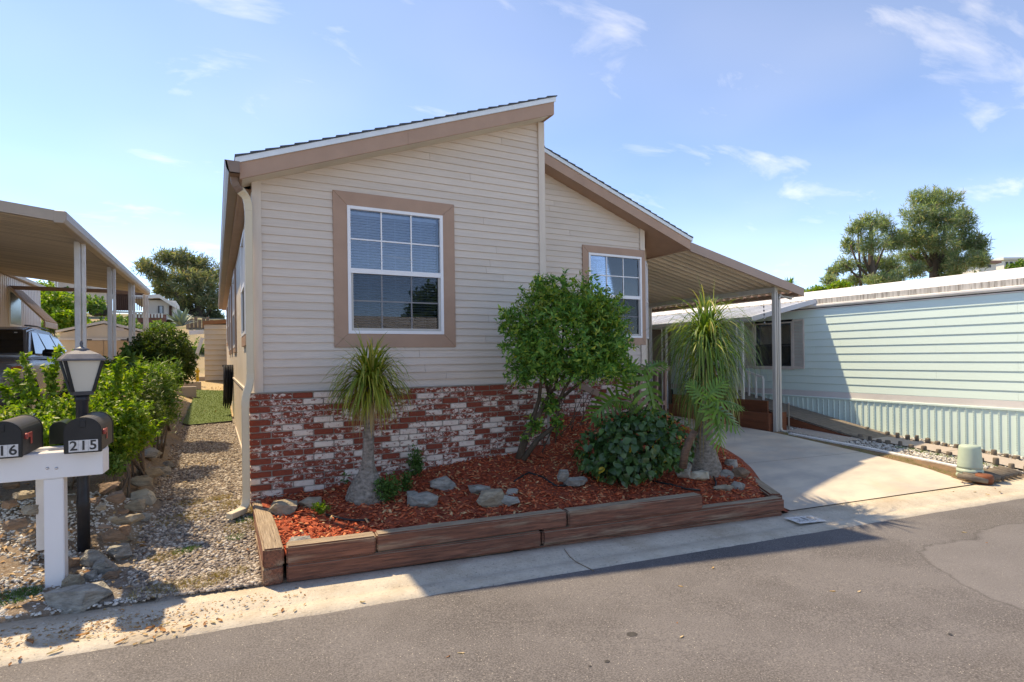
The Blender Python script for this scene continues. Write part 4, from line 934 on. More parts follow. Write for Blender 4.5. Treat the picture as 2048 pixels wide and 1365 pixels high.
# brown stair rail by the clipped corner
rl = thing('stair_railing', 'brown painted wooden stair rail with square pickets beside the brick', 'railing', (6.6, 7.25, .4))
def seg(a, b, wd, ht, nm): part(nm, MB().beam(a, b, wd, ht), MT['brownrail'], rl)
ry = 7.15
pa, pb, pc = at_y(1150, 768, ry), at_y(1238, 806, ry), at_y(1330, 806, ry)
pt1, pt2 = at_y(1243, 738, ry), at_y(1340, 738, ry)
seg(pa, pb, .04, .09, 'stringer'); seg(pt1 - Vector((.0, 0, 1.1)), pt1, .085, .085, 'newel_post'); seg(pt1, pt2, .05, .07, 'hand_rail'); seg(pb, pc, .05, .07, 'bottom_rail')
for px in (1262, 1279, 1296, 1313, 1330):
    a = at_y(px, 740, ry); b = at_y(px, 845, ry); seg(b, a, .05, .035, 'picket')

# ================================================================== THE MINT NEIGHBOUR
XW, MY0, MY1 = 12.0, 1.6, 17.0
mint = thing('mobile_home', 'mint green neighbouring home with white roof and ribbed skirting', 'house', (14, 8, 0.1))
MEX = 0.166; zt = 1.8 + 0.97
wy0, wy1, wz0, wz1 = 8.60, 9.66, 1.46, 2.55
for i in range(12):
    z1_ = zt - MEX * i; z0_ = z1_ - MEX
    if z0_ < 0.93: break
    spans = [(MY0, MY1)] if not (z0_ < wz1 and z1_ > wz0) else [(MY0, wy0), (wy1, MY1)]
    cuts = []
    for a, b in spans:
        ys_c = [a] + [q for q in (3.2 + (i % 3) * 1.22, 6.86 + (i % 3) * .61) if a + .3 < q < b - .3] + [b]
        cuts += [(p + .001, q - .001) for p, q in zip(ys_c, ys_c[1:])]
    for a, b in cuts:
        # each board leans out at its lower edge
        part('siding_plank', MB().prism([(XW + .004, a, z1_ + .01), (XW - .011, a, z0_ + .010), (XW - .008, a, z0_), (XW + .03, a, z0_)], [(XW + .004, b, z1_ + .01), (XW - .011, b, z0_ + .010), (XW - .008, b, z0_), (XW + .03, b, z0_)]), MT['mint'], mint)
ZS = zt - MEX * 11
part('band', MB().box((XW - .012, MY0, ZS - .125), (XW + .03, MY1, ZS - .001)), MT['mintband'], mint)
part('skirt_rail', MB().box((XW - .03, MY0, ZS - .165), (XW + .02, MY1, ZS - .1255)), MT['mint'], mint, bevel=.004)
def skirt_panel_mesh():
    mb = MB(); W_ = .123; z0_, z1_ = -0.25, ZS - .166
    pr_ = [(0, 0), (.003, -.014), (.028, -.014), (.031, 0), (W_, 0.002)]
    for z in (z0_, z1_):
        for (y, x) in pr_: mb.v.append((XW + x, y, z))
        for (y, x) in reversed(pr_): mb.v.append((XW + x + .012, y, z))
    m_ = len(pr_) * 2
    mb.f.append(tuple(range(m_))); mb.f.append(tuple(range(2 * m_ - 1, m_ - 1, -1)))
    for k in range(m_): j = (k + 1) % m_; mb.f.append((k, j, m_ + j, m_ + k))
    return mesh(mb)
skm = skirt_panel_mesh(); skm.materials.append(MT['mint'])
# the little louvre slots down each rib
slot = MB(); z = 0.10
while z < ZS - .2: slot.box((XW - .0155, .008, z), (XW - .0135, .023, z + .012)); z += .03
slm = mesh(slot); MT['mintdark'] = surf('slot shadow mint', (0.22, 0.32, 0.30), None, 0.6, 3, bmp=0); slm.materials.append(MT['mintdark'])
y = MY0
while y < 12.5:
    pn_ = link('skirt_panel', skm, None, mint, (0, y, 0))
    if y < 8: link('vent_slots', slm, None, pn_, (0, y, 0))
    y += .123
# roof: low slope up to a ridge, mildewed edge, rounded gutter
zr0 = 1.8 + 1.215; part('roof', MB().prism([(XW - .035, MY0 - .1, zr0), (15.6, MY0 - .1, zr0 + .60), (19.2, MY0 - .1, zr0), (19.2, MY0 - .1, zr0 - .1), (XW - .035, MY0 - .1, zr0 - .05)], [(XW - .035, MY1, zr0), (15.6, MY1, zr0 + .60), (19.2, MY1, zr0), (19.2, MY1, zr0 - .1), (XW - .035, MY1, zr0 - .05)]), MT['roofwhite'], mint)
part('roof_edge', MB().box((XW - .05, MY0 - .1, zr0 - .115), (XW - .01, MY1, zr0 - .004)), MT['stained'], mint)
gp = [(XW - .01, zr0 - .195), (XW - .06, zr0 - .19), (XW - .085, zr0 - .16), (XW - .085, zr0 - .13), (XW - .06, zr0 - .118), (XW - .01, zr0 - .118)]
part('gutter', MB().prism([(a, MY0 - .1, b) for a, b in gp], [(a, MY1, b) for a, b in gp]), MT['roofwhite'], mint)
part('frieze', MB().box((XW - .01, MY0, zt + .011), (XW + .03, MY1, zr0 - .211)), MT['mintband'], mint)
part('body', MB().box((XW + .045, MY0, 0), (XW + .10, wy0 - .03, zr0 - .1)).box((XW + .045, wy1 + .03, 0), (XW + .10, MY1, zr0 - .1)).box((XW + .045, wy0 - .03, 0), (XW + .10, wy1 + .03, wz0)).box((XW + .045, wy0 - .03, wz1), (XW + .10, wy1 + .03, zr0 - .1)).box((18.9, MY0, 0), (19, MY1, zr0 - .1)).box((XW + .101, MY0, 0), (18.89, MY0 + .05, zr0 - .1)), MT['interior'], mint)
mmap = lambda a, b, c: (XW - c, a, b)
window(mint, mmap, wy0, wy1, wz0, wz1, case=0.0, cols=1, blind=False, depth=.5, fmat='shutter', rmat='darkmetal')
for (a, b) in ((wy0 - .30, wy0 - .01), (wy1 + .01, wy1 + .30)):
    sh = part('shutter', MB().box((XW - .045, a, wz0 - .02), (XW - .02, a + .03, wz1 + .04)).box((XW - .045, b - .03, wz0 - .02), (XW - .02, b, wz1 + .04)).box((XW - .0445, a + .03, wz0 - .02), (XW - .02, b - .03, wz0 + .03)).box((XW - .0445, a + .03, wz1 - .01), (XW - .02, b - .03, wz1 + .04)), MT['shutter'], mint)
    z = wz0 + .035
    lou = MB()
    while z < wz1 - .03: lou.mbox(lambda x, y, zz: (x, y, zz + (x - XW + .03) * .9), (XW - .04, a + .031, z), (XW - .022, b - .031, z + .008)); z += .034
    part('louvres', lou, MT['shutter'], sh)
part('window_sill', MB().box((XW - .05, wy0 - .005, wz0 - .04), (XW - .0, wy1 + .005, wz0 - .002)), MT['shutter'], mint)

# patio awning on the mint house: ribbed pans, front rail, paired posts with scrolls
aw = thing('patio_awning', 'white ribbed metal awning with scrollwork posts along the mint house', 'awning', (11.0, 10, .3))
def aw_end(t): return (12.0 - 1.22 * t, 8.0 + 0.75 * t)           # the skewed end nearest the street
za, zb_ = 1.8 + 1.17, 1.8 + 0.80
pw = .2; k = 0
yA = 8.0
while yA < 16.5:
    t0 = 1.0
    yi, yo = yA, yA + (0.75 if yA < 8.2 else 0.75)
    mb = MB(); x0, x1 = 11.98, 10.80
    for (x, yb, z) in ((x0, yi, za), (x1, yo, zb_)):
        for (dy, dz) in ((0, 0), (.02, .035), (.045, .035), (.065, 0), (pw, 0)): mb.v.append((x, yb + dy, z + dz))
    for (x, yb, z) in ((x0, yi, za), (x1, yo, zb_)):
        for (dy, dz) in ((0, -.008), (.02, .027), (.045, .027), (.065, -.008), (pw, -.008)): mb.v.append((x, yb + dy, z + dz))
    for j in range(4): mb.f += [(j, j + 1, 6 + j, 5 + j), (10 + j, 15 + j, 16 + j, 11 + j)]
    mb.f += [(5, 6, 16, 15), (6, 7, 17, 16), (7, 8, 18, 17), (8, 9, 19, 18), (0, 5, 15, 10)]
    part('awning_pan', mb, MT['panwhite'], aw); yA += pw
part('front_rail', MB().box((10.74, 8.72, zb_ - .055), (10.80, 17.0, zb_ + .045)), MT['panwhite'], aw, bevel=.006)
e0, e1 = Vector((11.97, 7.985, za + .005)), Vector((10.79, 8.73, zb_ + .0))
part('end_trim', MB().beam(e0, e1, .02, .105), MT['panwhite'], aw)
def scroll(c, r):
    pts = []
    for i in range(18):
        t = i / 17 * 2.2 * math.pi; rr = r * (1 - i / 24); pts.append((c[0], c[1] + rr * math.cos(t), c[2] + rr * math.sin(t)))
    return MB().tube(pts, .005, 5)
for yy in (9.05, 11.55):
    zb2 = float(ground_z(10.85, yy))
    for d, wd in ((0, .05), (.17, .03)):
        ps = part('post', MB().box((10.83, yy + d, zb2), (10.83 + wd, yy + d + wd, zb_ - .056)), MT['white'], aw, bevel=.004)
    for zz in (1.95, 1.62, 1.15, .85): part('scroll', scroll((10.85, yy + .11, zz), .045), MT['white'], aw)

# white stair rail and the wooden ramp along the mint wall
rp = thing('wooden_ramp', 'weathered plank ramp with red side board along the mint house', 'ramp', (11.3, 7.5, .2))
r0, r1 = Vector((11.25, 10.6, 1.02)), Vector((11.25, 5.95, 0.11))
nb_ = 34; dv = (r1 - r0) / nb_; nrm = Vector((0, dv.z, -dv.y)).normalized()
for i in range(nb_):
    a = r0 + dv * i; b = a + dv * .96; mb = MB()
    vs = [a + Vector((-.48, 0, 0)), a + Vector((.48, 0, 0)), b + Vector((.48, 0, 0)), b + Vector((-.48, 0, 0))]
    mb.prism([v for v in vs], [v - Vector((0, 0, .03)) for v in vs]); part('plank', mb, MT['rampwood'], rp)
sb_ = [(10.745, 10.6, .98), (10.745, 6.4, .16), (10.745, 6.4, .10), (10.745, 7.2, .16), (10.745, 10.6, .76)]
part('side_board', MB().prism(sb_, [(a + .035, b, c) for a, b, c in sb_]), MT['redwood'], rp)
rr = thing('stair_rail', 'white metal hand rail sloping down beside the mint house porch', 'railing', (11.6, 9.5, 1.0))
p0, p1 = Vector((11.45, 10.6, 1.70)), Vector((11.45, 9.0, 1.24))
part('hand_rail', MB().beam(p0, p1, .04, .045), MT['white'], rr)
for t in np.linspace(0, 1, 9):
    c = p0.lerp(p1, t); part('picket', MB().box((c.x - .016, c.y - .02, c.z - .58), (c.x + .016, c.y + .02, c.z - .024)), MT['white'], rr)
# porch back wall in the shade
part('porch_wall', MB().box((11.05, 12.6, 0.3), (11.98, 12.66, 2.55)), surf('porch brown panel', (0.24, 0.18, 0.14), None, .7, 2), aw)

# red retaining boards next to the post
rb = thing('retaining_boards', 'low red stained board wall at the driveway edge by the post', 'retaining wall', (9.8, 8, .3))
for (z0_, z1_) in ((.16, .40), (.405, .60)): part('board', MB().box((9.80, 7.62, z0_), (9.85, 10.4, z1_)), MT['redwood'], rb, bevel=.004)
part('board', MB().box((9.80, 7.585, .14), (10.35, 7.618, .60)), MT['redwood'], rb, bevel=.004)
rb2 = part('upper_board', MB().box((10.3, 8.0, .40), (10.34, 10.8, .80)), MT['redwood'], rb)
for (x, y, h) in ((10.38, 7.56, .72), (10.1, 9.0, .82)):
    st = thing('metal_stake', 'short grey metal stake ' + ('beside the carport post' if y < 8 else 'behind the red retaining boards'), 'stake', (x, y, .1))
    part('stake', MB().lathe([(.02, 0), (.02, h), (.026, h), (.026, h + .015), (.004, h + .02)], (x, y, .05), 10), MT['posttan'], st, True)

# walkway, border board and log edging
wk = bpy.data.objects.new('walkway', None); COL.objects.link(wk); wk.location = (11.2, 5, 0); kind(wk, 'structure')
for (a, b) in ((3.68, 5.05), (5.06, 6.3), (6.31, 8.0)):
    yy = np.linspace(a, b, 8); xx = np.linspace(10.86, 11.50, 4); X_, Y_ = np.meshgrid(xx, yy)
    kind(link('slab', np_mesh(np.stack([X_, Y_, ground_z(X_, Y_) + .035], -1).reshape(-1, 3), grid_faces(8, 4), True), MT['walk'], wk), 'structure')
kind(link('path_slab', np_mesh(np.array([(x, y, float(ground_z(x, y)) + .03) for y in np.linspace(6.3, 7.5, 6) for x in np.linspace(10.15, 10.85, 4)]), grid_faces(6, 4), True), MT['walk'], wk), 'structure')
bb = thing('border_board', 'white painted border board between dirt strip and pebbles', 'edging', (10.0, 5.5, .1))
for (a, b) in ((4.35, 5.7), (5.705, 7.2)):
    za_, zb3 = float(ground_z(10.0, a)) + .02, float(ground_z(10.0, b)) + .02
    part('board', MB().beam((10.02 - .04 * (a - 4.3), a, za_), (10.02 - .04 * (b - 4.3), b, zb3), .09, .075), MT['postwhite'], bb, bevel=.006)
MT['log'] = surf('weathered log', (0.20, 0.165, 0.13), (0.11, 0.09, 0.075), 0.9, 12, (1, 1, .5), 6, .8, 30, rand=True)
lgm = []
for i in range(3):
    r = random.Random(i); lgm.append(mesh(MB().lathe([(.04, 0), (.043, .05), (.042, .10), (.036, .112), (.003, .114)], (0, 0, 0), 9), True)); lgm[-1].materials.append(MT['log'])
for nm, xq, y0_, y1_, st in (('beside the pebbles', 10.82, 3.9, 7.2, .185), ('against the mint skirting', 11.62, 3.6, 8.4, .16)):
    le = thing('log_edging', 'row of short round log stubs ' + nm, 'edging', (xq, 5, 0), 'log edging along the walkway')
    y = y0_
    while y < y1_:
        x = xq + rnd.uniform(-.015, .015); yj = y + rnd.uniform(-.02, .02)
        o = link('log', rnd.choice(lgm), None, le, (x, yj, float(ground_z(x, yj)) - rnd.uniform(0, .03)))
        s_ = rnd.uniform(.75, 1.15); o.scale = (s_, s_, rnd.uniform(.8, 1.3)); y += st * rnd.uniform(.9, 1.2)
# toppled log roll beside the pedestal
lr = thing('log_roll', 'fallen weathered log edging lying at the street beside the green pedestal', 'edging', (10.0, 3.6, 0))
for i in range(9):
    c = at_z(1975 + i * 8.5, 962 - i * 2.0, float(0.02)); a = Vector((c.x, c.y, float(street_z(c.x)) + .075)); d = Vector((-.2 + .02 * i, .26, .055))
    part('log', MB().tube([a, a + d * .5, a + d], [.036, .04, .038], 8), MT['log'], lr, True)
part('stump', MB().lathe([(.10, 0), (.11, .06), (.105, .10), (.09, .12), (.01, .122)], (at_z(1968, 962, 0).x, at_z(1968, 962, 0).y, -.03), 10), MT['redwood'], lr, True)

# utility pedestal
pc_ = at_z(1940, 960, -.04); ped = thing('utility_pedestal', 'sage green plastic utility pedestal at the driveway corner', 'utility box', (pc_.x, pc_.y, 0))
z0_ = float(ground_z(pc_.x, pc_.y)) - .02
part('base', MB().lathe([(.15, 0), (.15, .06), (.162, .065), (.162, .095), (.152, .10), (.152, .13)], (pc_.x, pc_.y, z0_), 24), MT['pedestal'], ped, True, bevel=.003)
part('collar', MB().lathe([(.158, .131), (.158, .165), (.148, .17), (.148, .19)], (pc_.x, pc_.y, z0_), 24), MT['pedestal'], ped, True)
part('cover', MB().lathe([(.150, .191), (.147, .22), (.130, .47), (.124, .50), (.105, .513), (.03, .517), (.002, .517)], (pc_.x, pc_.y, z0_), 24), MT['pedestal'], ped, True)
part('lock', MB().box((pc_.x - .09, pc_.y - .17, z0_ + .135), (pc_.x - .06, pc_.y - .13, z0_ + .16)), MT['darkmetal'], ped)
# grass and dirt strip along the driveway
MT['dirtstrip'] = surf('brown mulchy dirt', (0.30, 0.18, 0.10), (0.17, 0.11, 0.065), .95, 9, detail=8, bmp=1.0, bscale=60, bdist=.02, dirt=(0.16, 0.17, 0.06), dscale=2.0)
V = np.array([(float(drive_r(y)) * (1 - u_) + 10.0 * u_ + .0, y, 0) for y in np.linspace(3.95, 7.5, 30) for u_ in np.linspace(-.06, 1, 6)]); V[:, 2] = ground_z(V[:, 0], V[:, 1]) + .025
kind(link('dirt_strip', np_mesh(V, grid_faces(30, 6), True), MT['dirtstrip']), 'structure')

# ================================================================== LEFT SIDE: neighbour's carport, car, sheds, mailboxes, lamp
lc = thing('carport', 'long tan carport roof on white posts over the grey car', 'carport', (-2.5, 9, .8))
LX, LY0, LY1, LXI = -1.60, 8.57, 18.6, -4.75
lcz = lambda x, y: 1.8 + 1.83 + 0.118 * (LX - x) + 0.016 * (y - LY0)
pm = MB(); PW2 = .15; pr = [(0, 0), (.01, -.03), (.035, -.03), (.045, 0), (PW2 - .001, 0)]
for dz2 in (0, .006):
    for x in (LXI, LX - .10):
        for (y, dz) in pr: pm.v.append((x, y, lcz(x, LY0) - .10 + dz + dz2))
for k in range(4): pm.f += [(k, k + 1, 6 + k, 5 + k), (10 + k, 15 + k, 16 + k, 11 + k), (5 + k, 6 + k, 16 + k, 15 + k), (k, 10 + k, 11 + k, k + 1)]
lpm = mesh(pm); MT['panbrown'] = surf('beige carport ceiling', (0.56, 0.48, 0.385), (0.50, 0.43, 0.345), .5, 1, bmp=.03, rand=True); lpm.materials.append(MT['panbrown'])
y = LY0 + .03
while y < LY1 - PW2: link('roof_pan', lpm, None, lc, (0, y, .016 * (y - LY0))); y += PW2
def sheet(p): return [(x, y, z) for x, y, z in p]
part('front_fascia', MB().prism([(LXI, LY0, lcz(LXI, LY0)), (LX - .1, LY0, lcz(LX - .1, LY0)), (LX - .1, LY0, lcz(LX - .1, LY0) - .13), (LXI, LY0, lcz(LXI, LY0) - .13)], [(LXI, LY0 + .03, lcz(LXI, LY0)), (LX - .1, LY0 + .03, lcz(LX - .1, LY0)), (LX - .1, LY0 + .03, lcz(LX - .1, LY0) - .13), (LXI, LY0 + .03, lcz(LXI, LY0) - .13)]), MT['fasciametal'], lc)
gp = [(-.11, -.14), (-.01, -.14), (.015, -.09), (.02, 0), (0, .01), (-.11, .01)]
part('gutter', MB().prism([(LX + a, LY0 - .002, lcz(LX, LY0) + b) for a, b in gp], [(LX + a, LY1, lcz(LX, LY1) + b) for a, b in gp]), MT['fasciametal'], lc, bevel=.006)
part('back_fascia', MB().box((LXI, LY1 - .03, lcz(LX, LY1) - .12), (LX - .11, LY1, lcz(LX, LY1) - .02)), MT['gutter'], lc)
for px in (160, 222.5, 262.5, 290.5):
    d = ray(px, 560); yy = (LX - .12) / d.x * d.y; zb = float(ground_z(LX, yy)) - .05
    ps = part('post', MB().box((LX - .18, yy - .045, zb), (LX - .11, yy + .045, lcz(LX - .15, yy) - .135)), MT['postwhite'], lc, bevel=.005)
    part('downpipe', MB().box((LX - .10, yy - .005, zb), (LX - .055, yy + .05, lcz(LX - .1, yy) - .142)), MT['postwhite'], ps, bevel=.005)

nh = thing('mobile_home', 'pale ribbed metal home behind the grey car with striped window awning', 'house', (-6, 15, .8))
NX = -4.62; zt2 = 1.8 + 2.19
MT['nwall'] = surf('pale ribbed metal wall', (0.60, 0.56, 0.54), (0.54, 0.50, 0.48), .5, 1, bmp=.05)
for k in range(46):
    y0_ = 14.5 + k * .155
    if y0_ > 21.4: break
    zhi = zt2
    for (z0_, z1_) in ([(.9, zhi)] if not (18.55 < y0_ < 19.45) else [(.9, 2.75), (3.65, zhi)]):
        part('wall_rib', MB().prism([(NX - .02, y0_, z0_), (NX + .012, y0_ + .012, z0_), (NX + .012, y0_ + .125, z0_), (NX - .02, y0_ + .14, z0_)], [(NX - .02, y0_, z1_), (NX + .012, y0_ + .012, z1_), (NX + .012, y0_ + .125, z1_), (NX - .02, y0_ + .14, z1_)]), MT['nwall'], nh)
part('body', MB().box((NX - 4, 6, .6), (NX - .025, 21.4, zt2)), MT['nwall'], nh)
part('roof', MB().prism([(NX - 4, 6, zt2 + .02), (NX + .12, 6, zt2 + .02), (NX + .12, 6, zt2 + .11), (NX - 2, 6, zt2 + .4)], [(NX - 4, 21.6, zt2 + .02), (NX + .12, 21.6, zt2 + .02), (NX + .12, 21.6, zt2 + .11), (NX - 2, 21.6, zt2 + .4)]), MT['fasciametal'], nh)
wf = part('window', MB().box((NX - .02, 18.5, 2.75), (NX + .03, 19.5, 3.65)), MT['white'], nh)
part('pane', MB().box((NX + .031, 18.56, 2.8), (NX + .036, 19.44, 3.6)), surf('blue grey pane', (.16, .22, .27), None, .15, 2, bmp=0), wf)
wa = part('window_awning', MB().prism([(NX + .02, 18.4, 3.72), (NX + .75, 18.4, 2.86), (NX + .75, 18.4, 2.84), (NX + .02, 18.4, 3.69)], [(NX + .02, 19.7, 3.72), (NX + .75, 19.7, 2.86), (NX + .75, 19.7, 2.84), (NX + .02, 19.7, 3.69)]), MT['housewhite'], nh)
for k in range(9): 
    yk = 18.42 + k * .145; part('awning_rib', MB().beam((NX + .03, yk, 3.735), (NX + .76, yk, 2.875), .03, .03), MT['fasciametal'], wa)
part('valance', MB().box((NX + .72, 18.4, 2.72), (NX + .76, 19.7, 2.855)), MT['fasciametal'], wa)

# ---- the grey car
car = thing('parked_car', 'grey sport utility car parked nose out under the tan carport', 'car', (-3.7, 11.4, .8))
cx0, cy0, cz0 = -3.69, 11.3, .80; HW = .93
cpt = lambda x, s, z: (cx0 + x, cy0 + s, cz0 + z)
st = [(0.0, .34, .70, .72, .80), (.06, .26, .80, .84, .93), (.30, .22, .88, .90, 1.02), (.75, .20, .92, .905, 1.07), (1.25, .20, .925, .90, 1.13), (1.6, .2, .93, .90, 1.13), (2.6, .20, .93, .90, 1.12), (3.7, .20, .93, .90, 1.13), (4.35, .22, .90, .88, 1.13), (4.58, .3, .84, .82, 1.05), (4.62, .4, .78, .76, .95)]
mb = MB()
for (s_, zb2, wl_, ws, zt_) in st:
    half = [(0.0, zb2), (wl_ * .85, zb2), (wl_, zb2 + .16), (wl_ + .01, (zb2 + zt_) / 2), (ws, zt_ - .07), (ws - .13, zt_), (0.0, zt_ + .02)]
    ring = half + [(-a, b) for a, b in reversed(half[1:-1])]
    mb.v += [cpt(a, s_, b) for a, b in ring]
m_ = 12
for i in range(len(st) - 1):
    for k in range(m_): j = (k + 1) % m_; mb.f.append((i * m_ + k, i * m_ + j, (i + 1) * m_ + j, (i + 1) * m_ + k))
mb.f.append(tuple(range(m_))[::-1]); mb.f.append(tuple((len(st) - 1) * m_ + k for k in range(m_)))
body = part('body', mb, MT['carpaint'], car, True)
md = body.modifiers.new('s', 'SUBSURF'); md.levels = 1; md.render_levels = 2
cb_ = [(1.16, 1.12, .84, 1.12, .84), (1.95, 1.62, .66, 1.13, .86), (2.5, 1.685, .64, 1.13, .87), (3.7, 1.66, .63, 1.13, .87), (4.1, 1.60, .61, 1.13, .86), (4.5, 1.14, .78, 1.13, .80)]
mb = MB()
for (s_, zt_, wt, zb2, wb) in cb_:
    mb.v += [cpt(-wb, s_, zb2 - .05), cpt(-wt, s_, zt_ - .03), cpt(-wt + .1, s_, zt_), cpt(wt - .1, s_, zt_), cpt(wt, s_, zt_ - .03), cpt(wb, s_, zb2 - .05)]
for i in range(len(cb_) - 1):
    for k in range(5): mb.f.append((i * 6 + k, i * 6 + k + 1, i * 6 + 7 + k, i * 6 + 6 + k))
mb.f.append((5, 4, 3, 2, 1, 0)); o = (len(cb_) - 1) * 6; mb.f.append(tuple(o + k for k in range(6)))
cab = part('cabin', mb, MT['carpaint'], car, False, bevel=.03, seg=2)
def quad(name, pts, mat, par, th=.012):
    p = [Vector(cpt(*q)) for q in pts]; nrm_ = (p[1] - p[0]).cross(p[2] - p[0]).normalized()
    c = sum(p, Vector()) / len(p); ctr = Vector(cpt(0, 2.8, 1.2))
    if nrm_.dot(c - ctr) < 0: nrm_ = -nrm_
    return part(name, MB().prism([q + nrm_ * th for q in p], [q - nrm_ * .006 for q in p]), mat, par)
MT['carglass'] = surf('dark car glass', (0.012, 0.015, 0.017), None, .04, 2, bmp=0, spec=.8)
MT['sideglass'] = surf('side glass', (0.05, 0.06, 0.065), None, .03, 2, bmp=0, spec=1.0)
quad('windshield', [(-.76, 1.24, 1.16), (.76, 1.24, 1.16), (.60, 1.90, 1.585), (-.60, 1.90, 1.585)], MT['carglass'], car, .02)
part('sticker', MB().box(cpt(.50, 1.80, 1.50), cpt(.54, 1.82, 1.56)), MT['plate'], car)
for sgn in (1, -1):
    def sd(s_, z):   # a point on the leaning side glass
        t = (z - 1.10) / .52; return (sgn * (.866 * (1 - t) + .635 * t), s_, z)
    w1 = [(1.52, 1.16), (2.36, 1.16), (2.42, 1.56), (2.10, 1.565)]; w2 = [(2.46, 1.16), (3.30, 1.16), (3.32, 1.56), (2.50, 1.56)]; w3 = [(3.38, 1.18), (4.12, 1.24), (3.92, 1.52), (3.40, 1.555)]
    for wq in (w1, w2, w3):
        c_ = [sd(*q) for q in wq]; quad('side_window', c_, MT['sideglass'], car, .018)
    part('window_trim', MB().tube([cpt(sgn * .885, 1.45, 1.135), cpt(sgn * .89, 2.8, 1.135), cpt(sgn * .88, 4.15, 1.20)], .012, 6), MT['chrome'], car, True)
    part('roof_rail', MB().tube([cpt(sgn * .56, 2.2, 1.70), cpt(sgn * .56, 3.0, 1.72), cpt(sgn * .55, 3.8, 1.69)], .016, 6), MT['darkmetal'], car, True)
    mrr = part('mirror', MB().add([cpt(sgn * a, b, c) for a, b, c in ((.93, 1.52, 1.12), (1.14, 1.54, 1.10), (1.16, 1.56, 1.24), (.95, 1.54, 1.25), (.95, 1.66, 1.13), (1.13, 1.66, 1.12), (1.14, 1.67, 1.22), (.97, 1.66, 1.23))], [(0, 1, 2, 3), (4, 7, 6, 5), (0, 4, 5, 1), (1, 5, 6, 2), (2, 6, 7, 3), (3, 7, 4, 0)]), MT['black'], car, True, bevel=.02, seg=2)
    hl = [(sgn * .42, .02, .83), (sgn * .84, .20, .80), (sgn * .905, .46, .90), (sgn * .86, .40, .97), (sgn * .45, .05, .90)]
    h = quad('headlight', hl, MT['lamplens'], car, .03)
    quad('turn_lamp', [(sgn * .80, .22, .83), (sgn * .90, .45, .91), (sgn * .875, .42, .955), (sgn * .80, .26, .93)], MT['amber'], h, .045)
    for s_ in (.85, 3.70):
        c = Vector(cpt(sgn * .86, s_, .34))
        def wheel(rp, nm, mat):
            mbw = MB(); n_ = 24
            for (r, dx) in rp:
                for k in range(n_): t = 2 * math.pi * k / n_; mbw.v.append((c.x + sgn * dx, c.y + r * math.cos(t), c.z + r * math.sin(t)))
            for i in range(len(rp) - 1):
                for k in range(n_): j = (k + 1) % n_; mbw.f.append((i * n_ + k, i * n_ + j, (i + 1) * n_ + j, (i + 1) * n_ + k))
            return part(nm, mbw, mat, None, True)
        wh = wheel([(.20, .0), (.34, .0), (.35, .02), (.35, .09), (.33, .11), (.25, .115)], 'wheel', MT['tyre']); wh.parent = car; wh.matrix_parent_inverse = car.matrix_basis.inverted()
        rm = wheel([(.25, .10), (.235, .07), (.05, .06), (.04, .09), (.001, .09)], 'rim', MT['chrome']); rm.parent = wh; rm.matrix_parent_inverse = wh.matrix_basis.inverted()
        ar = []
        for k in range(15): t = math.pi * (k / 14) ; ar.append((c.x + sgn * .075, c.y + .41 * math.cos(t), c.z + .41 * math.sin(t)))
        part('wheel_arch', MB().tube(ar, .045, 6), MT['black'], car, True)
part('grille', MB().prism([cpt(-.42, -.02, .88), cpt(.42, -.02, .88), cpt(.55, -.0, .55), cpt(-.55, -.0, .55)], [cpt(-.42, .1, .88), cpt(.42, .1, .88), cpt(.55, .1, .55), cpt(-.55, .1, .55)]), MT['black'], car)
part('lower_bumper', MB().prism([cpt(-.7, -.03, .48), cpt(.7, -.03, .48), cpt(.66, -.0, .28), cpt(-.66, -.0, .28)], [cpt(-.7, .2, .48), cpt(.7, .2, .48), cpt(.66, .2, .28), cpt(-.66, .2, .28)]), MT['black'], car, bevel=.02)
for sgn in (1, -1): part('fog_recess', MB().prism([cpt(sgn * .55, -.02, .66), cpt(sgn * .84, .14, .68), cpt(sgn * .82, .12, .44), cpt(sgn * .6, -.02, .44)], [cpt(sgn * .55, .1, .66), cpt(sgn * .84, .24, .68), cpt(sgn * .82, .24, .44), cpt(sgn * .6, .1, .44)]), MT['black'], car)

# ---- beige garden shed with doors, and the narrow siding shed at the end of the path
sh = thing('garden_shed', 'beige metal garden shed with double doors behind the carport', 'shed', (-3, 23, 1.0))
SY = 22.6
q = lambda px, py: at_y(px, py, SY)
L_, P_, R_ = q(112, 664), q(208, 645), q(292, 664); zb = 1.0
part('body', MB().prism([(L_.x + .1, SY, zb), (R_.x - .1, SY, zb), (R_.x - .1, SY, R_.z - .05), (P_.x, SY, P_.z - .06), (L_.x + .1, SY, L_.z - .05)], [(L_.x + .1, SY + 2.4, zb), (R_.x - .1, SY + 2.4, zb), (R_.x - .1, SY + 2.4, R_.z - .05), (P_.x, SY + 2.4, P_.z - .06), (L_.x + .1, SY + 2.4, L_.z - .05)]), MT['cream'], sh)
rf = part('roof', MB().prism([(L_.x, SY - .06, L_.z - .03), (P_.x, SY - .06, P_.z - .03), (R_.x, SY - .06, R_.z - .03), (R_.x, SY - .06, R_.z + .04), (P_.x, SY - .06, P_.z + .05), (L_.x, SY - .06, L_.z + .04)], [(L_.x, SY + 2.5, L_.z - .03), (P_.x, SY + 2.5, P_.z - .03), (R_.x, SY + 2.5, R_.z - .03), (R_.x, SY + 2.5, R_.z + .04), (P_.x, SY + 2.5, P_.z + .05), (L_.x, SY + 2.5, L_.z + .04)]), MT['housewhite'], sh)
part('lintel', MB().box((L_.x + .05, SY - .05, L_.z - .27), (R_.x - .05, SY - .001, L_.z - .20)), MT['housewhite'], sh)
xm = q(208, 700).x
